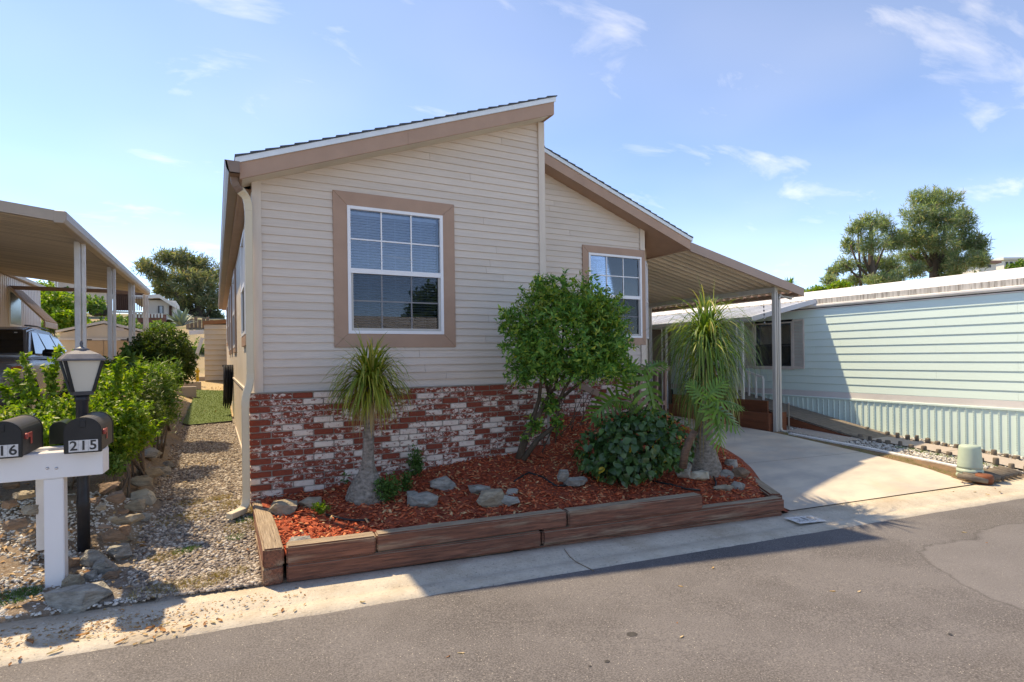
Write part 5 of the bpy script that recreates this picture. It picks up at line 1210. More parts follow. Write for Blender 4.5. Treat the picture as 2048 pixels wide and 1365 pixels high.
for (a, b, hx) in ((q(168, 700).x, xm - .01, 1), (xm + .01, q(258, 700).x, -1)):
    dr = part('door', MB().box((a, SY - .04, zb + .05), (b, SY - .002, L_.z - .28)), MT['sheddoor'], sh)
    for zz in (zb + .4, q(168, 680).z):
        xa = a if hx == 1 else b; part('hinge', MB().box((xa, SY - .055, zz - .015), (xa + hx * .22, SY - .041, zz + .015)).box((xa + hx * .0, SY - .056, zz - .06), (xa + hx * .05, SY - .0415, zz + .06)), MT['black'], dr)
part('gable_vent', MB().box((q(222, 0).x, SY - .01, P_.z - .27), (q(240, 0).x, SY - .001, P_.z - .16)), MT['nwall'], sh)

s2 = thing('siding_shed', 'narrow cream lap sided shed at the far end of the path', 'shed', (0.2, 23.2, 1.0))
Y2 = 23.0; a_, b_ = at_y(409, 700, Y2).x, 1.2; zt3 = at_y(420, 650, Y2).z; zb3 = at_y(420, 762, Y2).z
n_ = 11
for i in range(n_):
    z0_ = zb3 + (zt3 - zb3) * i / n_; z1_ = zb3 + (zt3 - zb3) * (i + 1) / n_
    part('siding_plank', MB().prism([(a_, Y2 - .05, z0_ + .02), (a_, Y2 - .004, z1_ + .01), (a_, Y2 + .02, z1_ + .01), (a_, Y2 + .02, z0_)], [(b_, Y2 - .05, z0_ + .02), (b_, Y2 - .004, z1_ + .01), (b_, Y2 + .02, z1_ + .01), (b_, Y2 + .02, z0_)]), MT['cream'], s2)
part('body', MB().box((a_ + .01, Y2 + .021, zb3 - .3), (b_, Y2 + 2, zt3)), MT['cream'], s2)
part('roof_edge', MB().prism([(a_ - .05, Y2 - .06, zt3), (b_, Y2 - .06, zt3 + .12), (b_, Y2 - .06, zt3 + .28), (a_ - .05, Y2 - .06, zt3 + .13)], [(a_ - .05, Y2 + 2, zt3), (b_, Y2 + 2, zt3 + .12), (b_, Y2 + 2, zt3 + .28), (a_ - .05, Y2 + 2, zt3 + .13)]), surf('rusty wood edge', (.33, .15, .07), None, .8, 4), s2)
# white deck brace left of it
wb = thing('white_deck_frame', 'white painted beam and slanting brace left of the narrow shed', 'deck frame', (-.6, 24, 1.4))
part('beam', MB().beam(at_y(378, 666, 24), at_y(408, 664, 24), .1, .16), MT['white'], wb); part('brace', MB().beam(at_y(381, 745, 24), at_y(405, 676, 24), .08, .12), MT['white'], wb)
yv = at_y(395, 745, 21.5); ys_ = thing('standpipe', 'yellow painted water standpipe at the end of the path', 'standpipe', (yv.x, yv.y, 1))
part('pipe', MB().tube([(yv.x, yv.y, .9), (yv.x, yv.y, yv.z + .02)], .045, 8), MT['yellow'], ys_, True); part('valve', MB().lathe([(.02, 0), (.07, .03), (.07, .08), (.03, .12), (.03, .17)], (yv.x, yv.y, yv.z - .02), 10), MT['yellow'], ys_, True)
part('handle', MB().tube([(yv.x - .05, yv.y - .04, yv.z + .2), (yv.x - .05, yv.y - .04, yv.z + .36)], .03, 6), MT['black'], ys_, True)
be = thing('block_edging', 'grey concrete blocks edging the end of the path', 'edging', (-.4, 19, .8))
for (px, py, w_, t_) in ((372, 778, .5, 15.5), (384, 768, .5, 17.5), (404, 757, .45, 20.5), (424, 757, .7, 21.0)):
    c = at_t(px, py, t_); part('block', MB().box((c.x - w_ / 2, c.y - .1, c.z - .25), (c.x + w_ / 2, c.y + .1, c.z + .06)), MT['walk'], be, bevel=.01)

# artificial turf mat
tf = thing('turf_mat', 'rectangle of artificial green turf lying on the gravel path', 'turf mat', (-.1, 11, .45))
ta, tb = at_z(382, 857, .44), at_z(468, 851, .42); tcn, tdn = at_z(398, 806, .50), at_z(456, 806, .50)
TQ = [Vector((-.60, ta.y, 0)), Vector((.30, tb.y, 0)), Vector((.30, tdn.y, 0)), Vector((-.52, tcn.y, 0))]
def tq(u_, v_): p = TQ[0].lerp(TQ[1], u_).lerp(TQ[3].lerp(TQ[2], u_), v_); return (p.x, p.y, float(ground_z(p.x, p.y)) + .045)
Vt = np.array([tq(u_, v_) for v_ in np.linspace(0, 1, 24) for u_ in np.linspace(0, 1, 8)])
MT['turfbase'] = surf('turf backing', (.10, .155, .04), (.075, .12, .03), .9, 40, bmp=.8)
link('turf_sheet', np_mesh(Vt, grid_faces(24, 8), True), MT['turfbase'], tf)
e_ = MB()
for i in range(10): a, b = Vector(tq(i / 10, 0)), Vector(tq((i + 1) / 10, 0)); e_.beam(a - Vector((0, .005, .02)), b - Vector((0, .005, .02)), .02, .035)
part('turf_edge', e_, MT['black'], tf)
nT = 9000; uv = rng.random((nT, 2)); b0 = np.array([tq(u_, v_) for u_, v_ in uv]); tip = b0 + np.stack([rng.normal(0, .010, nT), rng.normal(0, .010, nT), rng.uniform(.012, .028, nT)], -1)
sdv = np.stack([np.cos(uv[:, 0] * 99), np.sin(uv[:, 0] * 99), np.zeros(nT)], -1) * .004
kind(link('turf_blades', np_mesh(np.stack([b0 - sdv, b0 + sdv, tip], 1).reshape(-1, 3), np.arange(nT * 3).reshape(-1, 3)), LM['turf'], tf), 'stuff')

# ---- lamp post
LT = 4.7; KL = LT / 4.05; lb = at_t(163, 1112, LT); lb.z = float(ground_z(lb.x, lb.y)) - .05
lt = thing('lamp_post', 'black lamp post with four sided milky lantern behind the mailboxes', 'lamp post', tuple(lb))
LA = at_t(163, 706, LT); lx, ly = LA.x, LA.y; ZL = 1.8
zl0 = 1.8 - (783 - 725) / 1125 * LT; zl1 = 1.8 - (722 - 725) / 1125 * LT
part('pole', MB().lathe([(.045, 0), (.045, .40), (.050, .41), (.050, .48), (.044, .49), (.044, 1.30), (.050, 1.31), (.050, zl0 - .03 - lb.z + .02)], (lx, ly, lb.z - .02), 18), surf('chipped black post', (.016, .017, .02), (.03, .032, .04), .45, 9, bmp=.1), lt, True)
A0 = math.atan2(-ly, -lx) + math.pi / 4 + .14; bw, tw = .066, .122
def sq(r, z): return [(lx + r * 1.414 * math.cos(A0 + k * math.pi / 2), ly + r * 1.414 * math.sin(A0 + k * math.pi / 2), z) for k in range(4)]
lan = part('lantern', MB().prism(sq(bw + .004, zl0 - .03), sq(bw + .006, zl0)), MT['darkmetal'], lt)
lo_, hi_ = sq(bw - .004, zl0 + .001), sq(tw - .006, zl1 - .001)
for k in range(4):
    j = (k + 1) % 4; c = Vector((lx, ly, 0))
    def inn(p, f): p = Vector(p); d = Vector((p.x - lx, p.y - ly, 0)); return p - d * f
    part('pane', MB().prism([lo_[k], lo_[j], hi_[j], hi_[k]], [inn(lo_[k], .05), inn(lo_[j], .05), inn(hi_[j], .05), inn(hi_[k], .05)]), MT['milk'], lan)
    part('corner_bar', MB().beam(Vector(sq(bw + .002, zl0)[k]), Vector(sq(tw + .002, zl1)[k]), .018, .018), MT['black'], lan)
zlr = zl1
rfm = MB()
ring_ = [(tw + .026, zlr), (tw + .028, zlr + .012), (tw - .014, zlr + .056), (.055, zlr + .085), (.050, zlr + .09)]
for (r, z) in ring_: rfm.v += sq(r, z)
for i in range(len(ring_) - 1):
    for k in range(4): j = (k + 1) % 4; rfm.f.append((i * 4 + k, i * 4 + j, i * 4 + 4 + j, i * 4 + 4 + k))
rfm.f += [(3, 2, 1, 0), tuple(len(rfm.v) - 4 + k for k in range(4))]
lrf = part('lantern_roof', rfm, MT['lanternroof'], lan, bevel=.006, seg=2)
part('finial', MB().lathe([(.056, .09), (.056, .098), (.022, .112), (.012, .118), (.010, .135), (.013, .142), (.006, .165), (.001, .172)], (lx, ly, zlr), 14), MT['lanternroof'], lrf, True)
part('bulb', MB().lathe([(.01, .02), (.03, .04), (.035, .08), (.02, .11), (.002, .12)], (lx, ly, zl0), 12), MT['milk'], lan, True)

# ---- mailbox stand and two mailboxes
MB_T = 4.2; base_m = at_t(110, 1180, MB_T)
ms = thing('mailbox_stand', 'white vinyl post with crossbar carrying two black mailboxes', 'mailbox stand', (base_m.x, base_m.y, .2))
bx, by = base_m.x, base_m.y; pz = 1.8 - (957 - 726) / 1125 * MB_T; pz1 = 1.8 - (906 - 726) / 1125 * MB_T
part('post', MB().box((bx - .06, by - .003, -.05), (bx + .06, by + .12, pz - .002)), MT['vinyl'], ms, bevel=.006, seg=2)
cbx1 = at_y(213, 930, by).x
part('crossbar', MB().prism([(bx - .95, by - .02, pz), (cbx1 - .02, by - .02, pz), (cbx1 - .02, by - .02, pz1), (bx - .95, by - .02, pz1)], [(bx - .95, by + .12, pz), (cbx1, by + .12, pz + .01), (cbx1, by + .12, pz1 - .0), (bx - .95, by + .12, pz1)]), MT['vinyl'], ms, bevel=.005, seg=2)
for px in (95, 113):
    c = at_y(px, 937, by - .02); o_ = MB(); o_.tube([c, c - Vector((0, .008, 0))], [.011, .007], 10); part('bolt', o_, MT['chrome'], ms, True)
part('rear_post', MB().box((bx - .20, by + .42, .3), (bx - .10, by + .52, pz - .02)), MT['postwhite'], ms, bevel=.004)
part('rear_bar', MB().box((bx - .95, by + .42, pz), (cbx1 - .06, by + .52, pz1 - .012)), MT['vinyl'], ms, bevel=.004)
part('tie_bar', MB().box((bx - .19, by + .121, pz + .02), (bx - .11, by + .419, pz1 - .03)), MT['vinyl'], ms)
def mailbox(name, label, xc, yf, z0_, L=.53, wd=.22, hs=.155, txt='215'):
    t = thing(name, label, 'mailbox', (xc, yf, z0_), 'black roadside mailboxes'); r = wd / 2
    def prof(e=0.0): 
        p = [(-r - e, 0 - e), (r + e, 0 - e)] + [((r + e) * math.cos(a), hs + (r + e) * .92 * math.sin(a)) for a in np.linspace(0, math.pi, 17)]
        return p
    part('body', MB().prism([(xc + a, yf, z0_ + b) for a, b in prof()], [(xc + a, yf + L, z0_ + b) for a, b in prof()]), MT['mailbox'], t, bevel=.003)
    part('rear_rim', MB().prism([(xc + a, yf + L - .012, z0_ + b) for a, b in prof(.004)], [(xc + a, yf + L + .008, z0_ + b) for a, b in prof(.004)]), MT['black'], t)
    dr = part('door', MB().prism([(xc + a, yf - .014, z0_ + b) for a, b in prof(.004)], [(xc + a, yf + .012, z0_ + b) for a, b in prof(.004)]), MT['black'], t, bevel=.004, seg=2)
    part('latch', MB().box((xc - .018, yf - .022, z0_ + hs + .03), (xc + .018, yf - .0145, z0_ + hs + .085)), MT['black'], dr, bevel=.003)
    n_ = len(txt); w_ = .058
    for i, chx in enumerate(txt):
        xp = xc + .004 + (i - (n_ - 1) / 2) * (w_ + .001)
        pl_ = part('number_plate', MB().box((xp - w_ / 2, yf - .0165, z0_ + .007), (xp + w_ / 2, yf - .0145, z0_ + .092)), MT['plate'], dr)
        text_part(chx, .097, MT['ink'], pl_, Matrix.Translation((xp, yf - .0175, z0_ + .049)) @ Matrix.Rotation(math.pi / 2, 4, 'X'))
    fl = part('flag', MB().box((xc + r + .006, yf + .055, z0_ + .122), (xc + r + .010, yf + .215, z0_ + .155)).box((xc + r + .006, yf + .18, z0_ + .07), (xc + r + .010, yf + .215, z0_ + .1215)), MT['red'], t)
    part('pivot', MB().tube([(xc + r + .001, yf + .065, z0_ + .138), (xc + r + .018, yf + .065, z0_ + .138)], .022, 10), MT['red'], fl, True)
    return t
mz = 1.8 - (915 - 725) / 1125 * 3.72
mf = by - .13
xr_ = at_y(166.5, 890, mf).x; xl_ = at_y(4, 890, mf).x
mailbox('mailbox', 'black mailbox reading 215 nearest the lamp post', xr_, mf, pz1 + .004, txt='215')
mailbox('mailbox', 'black mailbox reading 216 cut by the left picture edge', xl_, mf, pz1 + .004, txt='216')
# the box behind, facing away
back = thing('mailbox', 'dark mailbox back seen between the two numbered boxes', 'mailbox', (bx, by + .5, pz1)); xb = at_y(115, 870, by + .47).x
r_ = .065; pf = [(-r_, 0), (r_, 0)] + [(r_ * math.cos(a), .12 + r_ * math.sin(a)) for a in np.linspace(0, math.pi, 15)]
part('body', MB().prism([(xb + a, by + .52, pz1 + .0 + b) for a, b in pf], [(xb + a, by + .80, pz1 + b) for a, b in pf]), surf('dark green mailbox', (.012, .02, .014), None, .3, 3, bmp=0), back, bevel=.003)

# ================================================================== PLANTS
def unit(v): return v / np.maximum(np.linalg.norm(v, axis=-1, keepdims=True), 1e-9)
def leaf_arrays(pos, d, nrm, L, W, fold=0.22, droop=0.25, wid=0.45):
    d = unit(d); s = unit(np.cross(d, nrm)); nn = np.cross(s, d); L = L[:, None]; W = W[:, None]
    b = pos; l = pos + d * L * wid - s * W / 2 + nn * W * fold; r = pos + d * L * wid + s * W / 2 + nn * W * fold
    m = pos + d * L * (wid + .05); t = pos + d * L - nn * L * droop
    V = np.stack([b, l, m, r, t], 1); n = len(pos); o = (np.arange(n) * 5)[:, None, None]
    Fc = np.array([(0, 2, 1), (0, 3, 2), (1, 2, 4), (2, 3, 4)])[None] + o
    return V.reshape(-1, 3), Fc.reshape(-1, 3)
def blob_points(n, c, r, inner=0.5, lump=0.2, seed=0.0):
    d = unit(rng.normal(size=(n, 3))); k = inner + (1 - inner) * rng.random(n) ** 0.6
    lv = np.array([noise.noise((x * 2.2 + seed, y * 2.2, z * 2.2 + seed)) for x, y, z in d])
    return np.array(c) + d * np.array(r) * (k * (1 + lump * lv))[:, None], d
def twig_leaves(blobs, per, L, W, up=0.25, spread=0.8, droop=0.2, twig=0.12, inner=0.45, lump=0.25, fold=0.22):
    """leaf clusters: every twig tip in the blobs carries a spray of leaves"""
    P, D, N_, LL, WW = [], [], [], [], []
    for bi, (n, c, r) in enumerate(blobs):
        tp, out = blob_points(n, c, r, inner, lump, bi * 3.3)
        axis = unit(out * 0.8 + rng.normal(size=(n, 3)) * 0.55 + np.array([0, 0, up]))
        k = per; t = np.tile(np.linspace(0, 1, k), (n, 1)) + rng.uniform(-.1, .1, (n, k))
        pos = tp[:, None, :] - axis[:, None, :] * (twig * (1 - t))[..., None]
        rad = rng.normal(size=(n, k, 3)); rad = unit(rad - axis[:, None, :] * np.sum(rad * axis[:, None, :], -1, keepdims=True))
        d = unit(axis[:, None, :] * (0.35 + .6 * t[..., None]) + rad * spread)
        nn = unit(np.cross(d, np.cross(axis[:, None, :], d)) + np.array([0, 0, .5]) + rng.normal(size=(n, k, 3)) * .35)
        P.append(pos.reshape(-1, 3)); D.append(d.reshape(-1, 3)); N_.append(nn.reshape(-1, 3))
        LL.append(rng.uniform(*L, n * k)); WW.append(rng.uniform(*W, n * k))
    P, D, N_, LL, WW = map(np.concatenate, (P, D, N_, LL, WW))
    return leaf_arrays(P, D, N_, LL, WW, fold, droop)
def crown(name, arr, mat, parent): 
    return link(name, np_mesh(*arr), mat, parent)
def ribbons(base, d, L, W, grav, K=7, jitter=0.05):
    n = len(base); step = (L / K)[:, None]; p = base.copy(); d = unit(d.copy()); pts = [p.copy()]; dirs = [d.copy()]
    for k in range(K):
        p = p + d * step; pts.append(p.copy())
        d = unit(d + np.array([0, 0, -1.0]) * (grav[:, None] * step * (1 + k * .25)) + rng.normal(size=(n, 3)) * jitter); dirs.append(d.copy())
    V = np.zeros((n, K + 1, 2, 3))
    side0 = unit(np.cross(dirs[0], np.array([0.03, 0.02, 1.0])))
    for k in range(K + 1):
        s = unit(side0 + np.cross(dirs[k], np.array([0, 0, 1.0])) * .2); wk_ = (W * np.interp(k / K, [0, .25, .7, 1], [.8, 1, .75, .08]))[:, None]
        V[:, k, 0] = pts[k] - s * wk_ / 2; V[:, k, 1] = pts[k] + s * wk_ / 2
    i = np.arange(n)[:, None] * (2 * (K + 1)) + np.arange(K)[None, :] * 2
    Fc = np.stack([i, i + 1, i + 3, i + 2], -1).reshape(-1, 4)
    return V.reshape(-1, 3), Fc
def stems(paths, rad, n=7):
    mb = MB()
    for p in paths: mb.tube(p, [rad * (1 - .55 * i / (len(p) - 1)) for i in range(len(p))], n)
    return mb

def tb(px, py):      # distance of a point lying on the mulch
    z = .3
    for _ in range(6): p = at_z(px, py, z); z = float(mulch_z(p.x, p.y))
    return (p - CAM).dot(FWD)
# ---- ponytail palms
def ponytail(label, base, prof, trunk_top, spec, mats, lean=(0, 0), seed=1):
    t = thing('ponytail_palm', label, 'palm', tuple(base), 'ponytail palms in the planter')
    mb = MB(); n = 44; H = trunk_top - base.z
    zs_ = np.unique(np.concatenate([np.linspace(prof[0][1], prof[-1][1], 30), np.linspace(prof[0][1], prof[0][1] + .4 * (prof[-1][1] - prof[0][1]), 24)])); prof = [(float(np.interp(z, [p[1] for p in prof], [p[0] for p in prof])), float(z)) for z in zs_]
    for i, (r, z) in enumerate(prof):
        for k in range(n):
            a = 2 * math.pi * k / n; rr = r * (1 + .09 * noise.noise((math.cos(a) * 2.1 + seed, math.sin(a) * 2.1, z * 4)) + .07 * noise.noise((math.cos(a) * 5, math.sin(a) * 5 + seed, z * 14))) + .010 * noise.noise((math.cos(a) * 11 + seed, math.sin(a) * 11, z * 34))
            mb.v.append((base.x + lean[0] * z / H + rr * math.cos(a), base.y + lean[1] * z / H + rr * math.sin(a), base.z + z))
    for i in range(len(prof) - 1):
        for k in range(n): j = (k + 1) % n; mb.f.append((i * n + k, i * n + j, (i + 1) * n + j, (i + 1) * n + k))
    mb.f.append(tuple((len(prof) - 1) * n + k for k in range(n)))
    part('trunk', mb, MT['ponybark'], t, True)
    c = np.array([base.x + lean[0], base.y + lean[1], trunk_top])
    for (nm, N, el, Lr, Wd, gr, dz, mat) in spec:
        az = rng.uniform(0, 2 * np.pi, N); e = rng.uniform(*el, N)
        d = np.stack([np.cos(az) * np.cos(e), np.sin(az) * np.cos(e), np.sin(e)], -1)
        b = c + d * .04 + np.stack([rng.normal(0, .03, N), rng.normal(0, .03, N), rng.uniform(*dz, N)], -1)
        arr = ribbons(b, d, rng.uniform(*Lr, N), rng.uniform(Wd * .7, Wd * 1.2, N), rng.uniform(*gr, N), 8)
        link(nm, np_mesh(*arr, True), mats[mat], t)
    return t
T_P1 = tb(733, 996); p1 = at_t(733, 996, T_P1); p1.z = float(mulch_z(p1.x, p1.y)) - .02
prof1 = [(.205, -.06), (.215, .0), (.208, .05), (.188, .11), (.158, .17), (.12, .23), (.086, .29), (.066, .35), (.057, .43), (.053, .55), (.05, .7), (.048, .85), (.045, 1.0), (.042, 1.10)]
tt1 = 1.8 - (772 - 717.5) / 1125 * T_P1
ponytail('short ponytail palm with swollen grey base and yellow green drooping blades', p1, [(r, z * (tt1 - p1.z) / 1.10) for r, z in prof1], tt1,
         [('crown', 470, (.05, 1.45), (.38, .62), .019, (1.2, 4.4), (-.06, .08), 0), ('side_blades', 150, (-.35, .5), (.30, .46), .016, (2.5, 6.0), (-.12, .0), 0), ('dry_blades', 110, (-.6, .3), (.28, .44), .011, (5, 10), (-.20, -.06), 1)], (LM['pony'], LM['ponydry']), (at_t(741, 790, T_P1).x - p1.x, at_t(741, 790, T_P1).y - p1.y))
T_P2 = tb(1405, 938); p2 = at_t(1405, 938, T_P2); p2.z = float(mulch_z(p2.x, p2.y)) - .02
tt2 = 1.8 + (709 - 690) / 1125 * T_P2
prof2 = [(.22, -.06), (.225, .0), (.215, .06), (.19, .14), (.155, .22), (.12, .32), (.095, .45), (.08, .6), (.07, .8), (.065, 1.0), (.06, 1.3)]
ponytail('tall ponytail palm with long weeping green blades near the driveway', p2, [(r, z * (tt2 - p2.z) / 1.3) for r, z in prof2], tt2,
         [('crown', 460, (.15, 1.42), (.55, 1.0), .019, (.9, 3.4), (-.12, .12), 0), ('upright_blades', 46, (1.2, 1.57), (.38, .60), .015, (.1, .6), (0, .10), 0), ('lower_blades', 300, (-.4, .7), (.45, .85), .017, (2.6, 6), (-.62, -.05), 0), ('dry_blades', 150, (-1.0, .1), (.3, .7), .012, (4, 9), (-.85, -.2), 1)],
         (LM['pony2'], LM['ponydry']), (at_t(1412, 700, T_P2).x - p2.x, at_t(1412, 700, T_P2).y - p2.y), 4)

MT['shrubbark'] = surf('dark twisted bark', (0.115, 0.085, 0.06), (0.05, 0.038, 0.028), .95, 12, (1, 1, .4), 8, 1.0, 30, .03)
# ---- round shrub trained as a small tree
sb = at_t(1040, 915, 6.95); sb.z = float(mulch_z(sb.x, sb.y)) - .03
rs = thing('round_shrub', 'round bushy green shrub on crooked stems before the two windows', 'shrub', tuple(sb))
A = lambda px, py, t_=6.75: tuple(at_t(px, py, t_))
TS = 6.45
blobs = [(700, A(1138, 668, TS), (.70, .55, .60)), (230, A(1062, 690, TS), (.34, .36, .40)), (230, A(1210, 690, TS), (.32, .36, .40)), (150, A(1090, 722, TS), (.30, .30, .22)), (170, A(1180, 728, TS), (.34, .34, .24)),
         (150, A(1110, 605, TS), (.40, .35, .24)), (140, A(1190, 620, TS), (.36, .33, .22)), (12, A(1078, 566, TS), (.10, .1, .09)), (45, A(1020, 640, TS), (.13, .2, .2)), (40, A(1040, 750, TS), (.17, .2, .16)), (30, A(1245, 735, TS), (.16, .2, .2)),
         (14, A(1100, 566, TS), (.25, .2, .1)), (14, A(1172, 572, TS), (.25, .2, .1))]
crown('crown', twig_leaves([(int(n * .9), c, r) for n, c, r in blobs], 9, (.045, .09), (.018, .034), .2, .85, .22, .14, .35, .34), LM['shrub'], rs)
crown('sun_tinted_leaves', twig_leaves([(int(n * .75), c, (r[0] * 1.04, r[1] * 1.04, r[2] * 1.04)) for n, c, r in blobs[5:7]] + [(90, A(1138, 650, TS), (.66, .55, .58)), (40, A(1225, 660, TS), (.28, .3, .3)), (30, A(1050, 670, TS), (.3, .3, .3))], 9, (.04, .08), (.014, .026), .5, .75, .15, .15, .6, .4), LM['shrubtop'], rs)
sh_ = []
for (x0, y0, x1, y1) in ((1060, 600, 1042, 575), (1085, 585, 1075, 553), (1130, 580, 1128, 556), (1160, 585, 1170, 560), (1200, 600, 1215, 578), (1235, 630, 1262, 615), (1020, 640, 1003, 628), (1015, 690, 998, 695), (1030, 740, 1010, 752), (1100, 575, 1108, 556), (1245, 690, 1275, 695), (1225, 600, 1243, 590)):
    for t in np.linspace(.2, 1, 5): sh_.append((2, A(x0 + (x1 - x0) * t, y0 + (y1 - y0) * t, TS), (.02, .02, .02)))
kind(crown('outer_shoots', twig_leaves(sh_, 4, (.035, .06), (.014, .024), .3, .9, .15, .04, .1), LM['shrub'], rs), 'stuff')
paths = [[A(1036, 918), A(1050, 870), A(1078, 830), A(1098, 790), A(1110, 730, TS)], [A(1046, 920), A(1075, 880), A(1112, 850), A(1118, 800), A(1150, 740, TS)], [A(1040, 916), A(1062, 850), A(1078, 800), A(1085, 740, TS)],
         [A(1098, 790), A(1140, 740, TS), A(1190, 700, TS)], [A(1098, 790), A(1080, 720, TS), A(1060, 660, TS)], [A(1110, 780), A(1125, 690, TS), A(1130, 610, TS)], [A(1118, 800), A(1180, 750, TS), A(1230, 720, TS)]]
part('trunk', stems(paths[:3], .038, 8), MT['shrubbark'], rs, True); part('limbs', stems(paths[3:], .02, 6), MT['shrubbark'], rs, True)
part('bare_twigs', stems([[A(1080 + 8 * k + rnd.uniform(-9, 9), 905 - 6 * k), A(1095 + 6 * k + rnd.uniform(-20, 20), 850), A(1100 + 9 * k + rnd.uniform(-25, 25), 780)] for k in range(14)], .007, 5), MT['shrubbark'], rs, True)
crown('vine_leaves', twig_leaves([(40, A(1098, 808), (.14, .16, .14)), (20, A(1070, 850), (.10, .10, .12)), (16, A(1115, 845), (.09, .10, .12)), (6, A(1050, 875), (.05, .06, .06))], 7, (.05, .08), (.028, .042), .1, .9, .25, .1, .3), LM['shrub'], rs)

# ---- dark broad-leaved hibiscus
hb = at_t(1262, 962, tb(1262, 962)); hb.z = float(mulch_z(hb.x, hb.y)) - .03
hs = thing('hibiscus_shrub', 'low dense shrub with broad dark green leaves in front of brick', 'shrub', tuple(hb))
HT = tb(1262, 972) + .35; hc = [(260, A(1265, 890, HT), (.50, .42, .36)), (110, A(1200, 908, HT), (.27, .3, .27)), (120, A(1335, 885, HT), (.26, .32, .32)), (60, A(1265, 935, HT - .25), (.46, .2, .16)), (60, A(1290, 838, HT), (.34, .25, .12)), (30, A(1225, 850, HT), (.2, .2, .12))]
P, D, N_, S_ = [], [], [], []
for bi, (n, c, r) in enumerate(hc):
    n = int(n * 3.3); q, o = blob_points(n, c, r, .55, .25, bi); P.append(q)
    D.append(unit(o * .5 + rng.normal(size=(n, 3)) * .45 + np.array([0, 0, -.45]))); N_.append(unit(o + np.array([0, 0, .6]) + rng.normal(size=(n, 3)) * .3))
P, D, N_ = map(np.concatenate, (P, D, N_)); LL = rng.uniform(.055, .115, len(P))
toc = unit(np.array(CAM)[None] - P); score = np.sum(toc * unit(P - np.array(A(1265, 890, HT))), 1) * .6 - np.linalg.norm(P - np.array(CAM), axis=1) * .3 + LL * 3
order = np.argsort(-score); big, rest = order[:300], order[300:]
def broad_leaf(seed):
    r = random.Random(seed); mb = MB(); rows = [(0, .0), (.12, .30), (.32, .40), (.55, .36), (.78, .22), (1.0, 0.0)]
    for (y, w_) in rows:
        for sgn in (-1, 0, 1): mb.v.append((sgn * w_, y, (abs(sgn) * w_ * .35) - .22 * y * y + r.uniform(-.02, .02)))
    for i in range(5):
        for k in range(2): a = i * 3 + k; mb.f.append((a, a + 1, a + 4, a + 3))
    me = mesh(mb, True, recalc=False); return me
hm = [broad_leaf(i) for i in range(4)]
for i, m_ in enumerate(hm):
    lm = leafmat('hibiscus leaf %s' % 'abcd'[i], [(0, [(0.018, 0.058, 0.02), (0.03, 0.085, 0.026), (0.045, 0.115, 0.032), (0.075, 0.15, 0.04)][i]), (1, [(0.025, 0.07, 0.022), (0.04, 0.10, 0.03), (0.06, 0.13, 0.036), (0.09, 0.17, 0.05)][i])], .2, .3, .5); m_.materials.append(lm)
ym = broad_leaf(9); ym.materials.append(leafmat('yellowed hibiscus leaf', [(0, (.45, .30, .03)), (1, (.5, .36, .05))], .3, .5))
for n_, i in enumerate(big):
    d, nn = Vector(D[i]), Vector(N_[i]); s = d.cross(nn).normalized(); nn = s.cross(d)
    o = link('leaf', ym if n_ % 60 == 17 else rnd.choices(hm, (3, 4, 3, 1))[0], None); o.matrix_basis = Matrix.Translation(P[i]) @ Matrix((s, d, nn)).transposed().to_4x4() @ Matrix.Scale(float(LL[i]), 4)
    o.parent = hs; o.matrix_parent_inverse = hs.matrix_basis.inverted()
kind(link('inner_leaves', np_mesh(*leaf_arrays(P[rest], D[rest], N_[rest], LL[rest], LL[rest] * .7, .2, .2)), LM['hib'], hs), 'stuff')
part('stems', stems([[tuple(hb), A(1262 + k * 16, 925, HT + .1), A(1262 + k * 24, 875, HT + .12)] for k in (-2, -1, 0, 1, 2)], .014, 6), MT['bark'], hs, True)

# ---- split-leaf philodendron
def philo_leaf(seed):
    r = random.Random(seed); mb = MB(); n = 9
    def zc_(x, y): return -.28 * y * y - .45 * abs(x) ** 1.4 + .05
    spine = [(0, i / n, zc_(0, i / n)) for i in range(n + 1)]; mb.v += spine
    for i in range(n):
        y = (i + .15) / n; ln = [.34, .44, .50, .50, .47, .42, .34, .26, .16][i] * r.uniform(.9, 1.1); sl = [-.30, -.12, .05, .14, .2, .26, .3, .32, .34][i]
        for sgn in (-1, 1):
            tipx = sgn * ln; w_ = .045
            row = []
            for (f, ww) in ((0, .055), (.45, .040), (.8, .045), (1.0, .0)):
                x = tipx * f; yc = y + .05 + sl * f * .9 + .02 * math.sin(f * 5 + i); row.append((x, yc - ww, zc_(x, yc - ww) + .02 * math.sin(f * 6 + i))); row.append((x, yc + ww, zc_(x, yc + ww)))
            o = len(mb.v); mb.v += row
            for k in range(3):
                q = (o + 2 * k, o + 2 * k + 2, o + 2 * k + 3, o + 2 * k + 1); mb.f.append(q if sgn > 0 else q[::-1])
    for i in range(n): 
        o = len(mb.v); a, b = Vector(spine[i]), Vector(spine[i + 1]); s = Vector((.045, 0, .004)); mb.v += [tuple(a - s), tuple(a + s), tuple(b + s * .9), tuple(b - s * .9)]; mb.f.append((o, o + 1, o + 2, o + 3))
    me = mesh(mb, True, recalc=False); me.materials.append(LM['philo']); return me
pm_ = [philo_leaf(i) for i in range(3)]
def place_leaf(par, base, tip, nrm, i, wide=1.0):
    base, tip = Vector(base), Vector(tip); d = tip - base; L_ = d.length; d.normalize(); s = d.cross(Vector(nrm)).normalized(); nn = s.cross(d)
    o = link('leaf', pm_[i % 3], None); o.matrix_basis = Matrix.Translation(base) @ Matrix((s, d, nn)).transposed().to_4x4() @ Matrix.Diagonal((L_ * wide, L_, L_, 1))
    o.parent = par; o.matrix_parent_inverse = par.matrix_basis.inverted(); return o
toCam = -FWD
ph = thing('philodendron', 'split leaf philodendron rising between the hibiscus and stair rail', 'plant', A(1250, 930, 6.6))
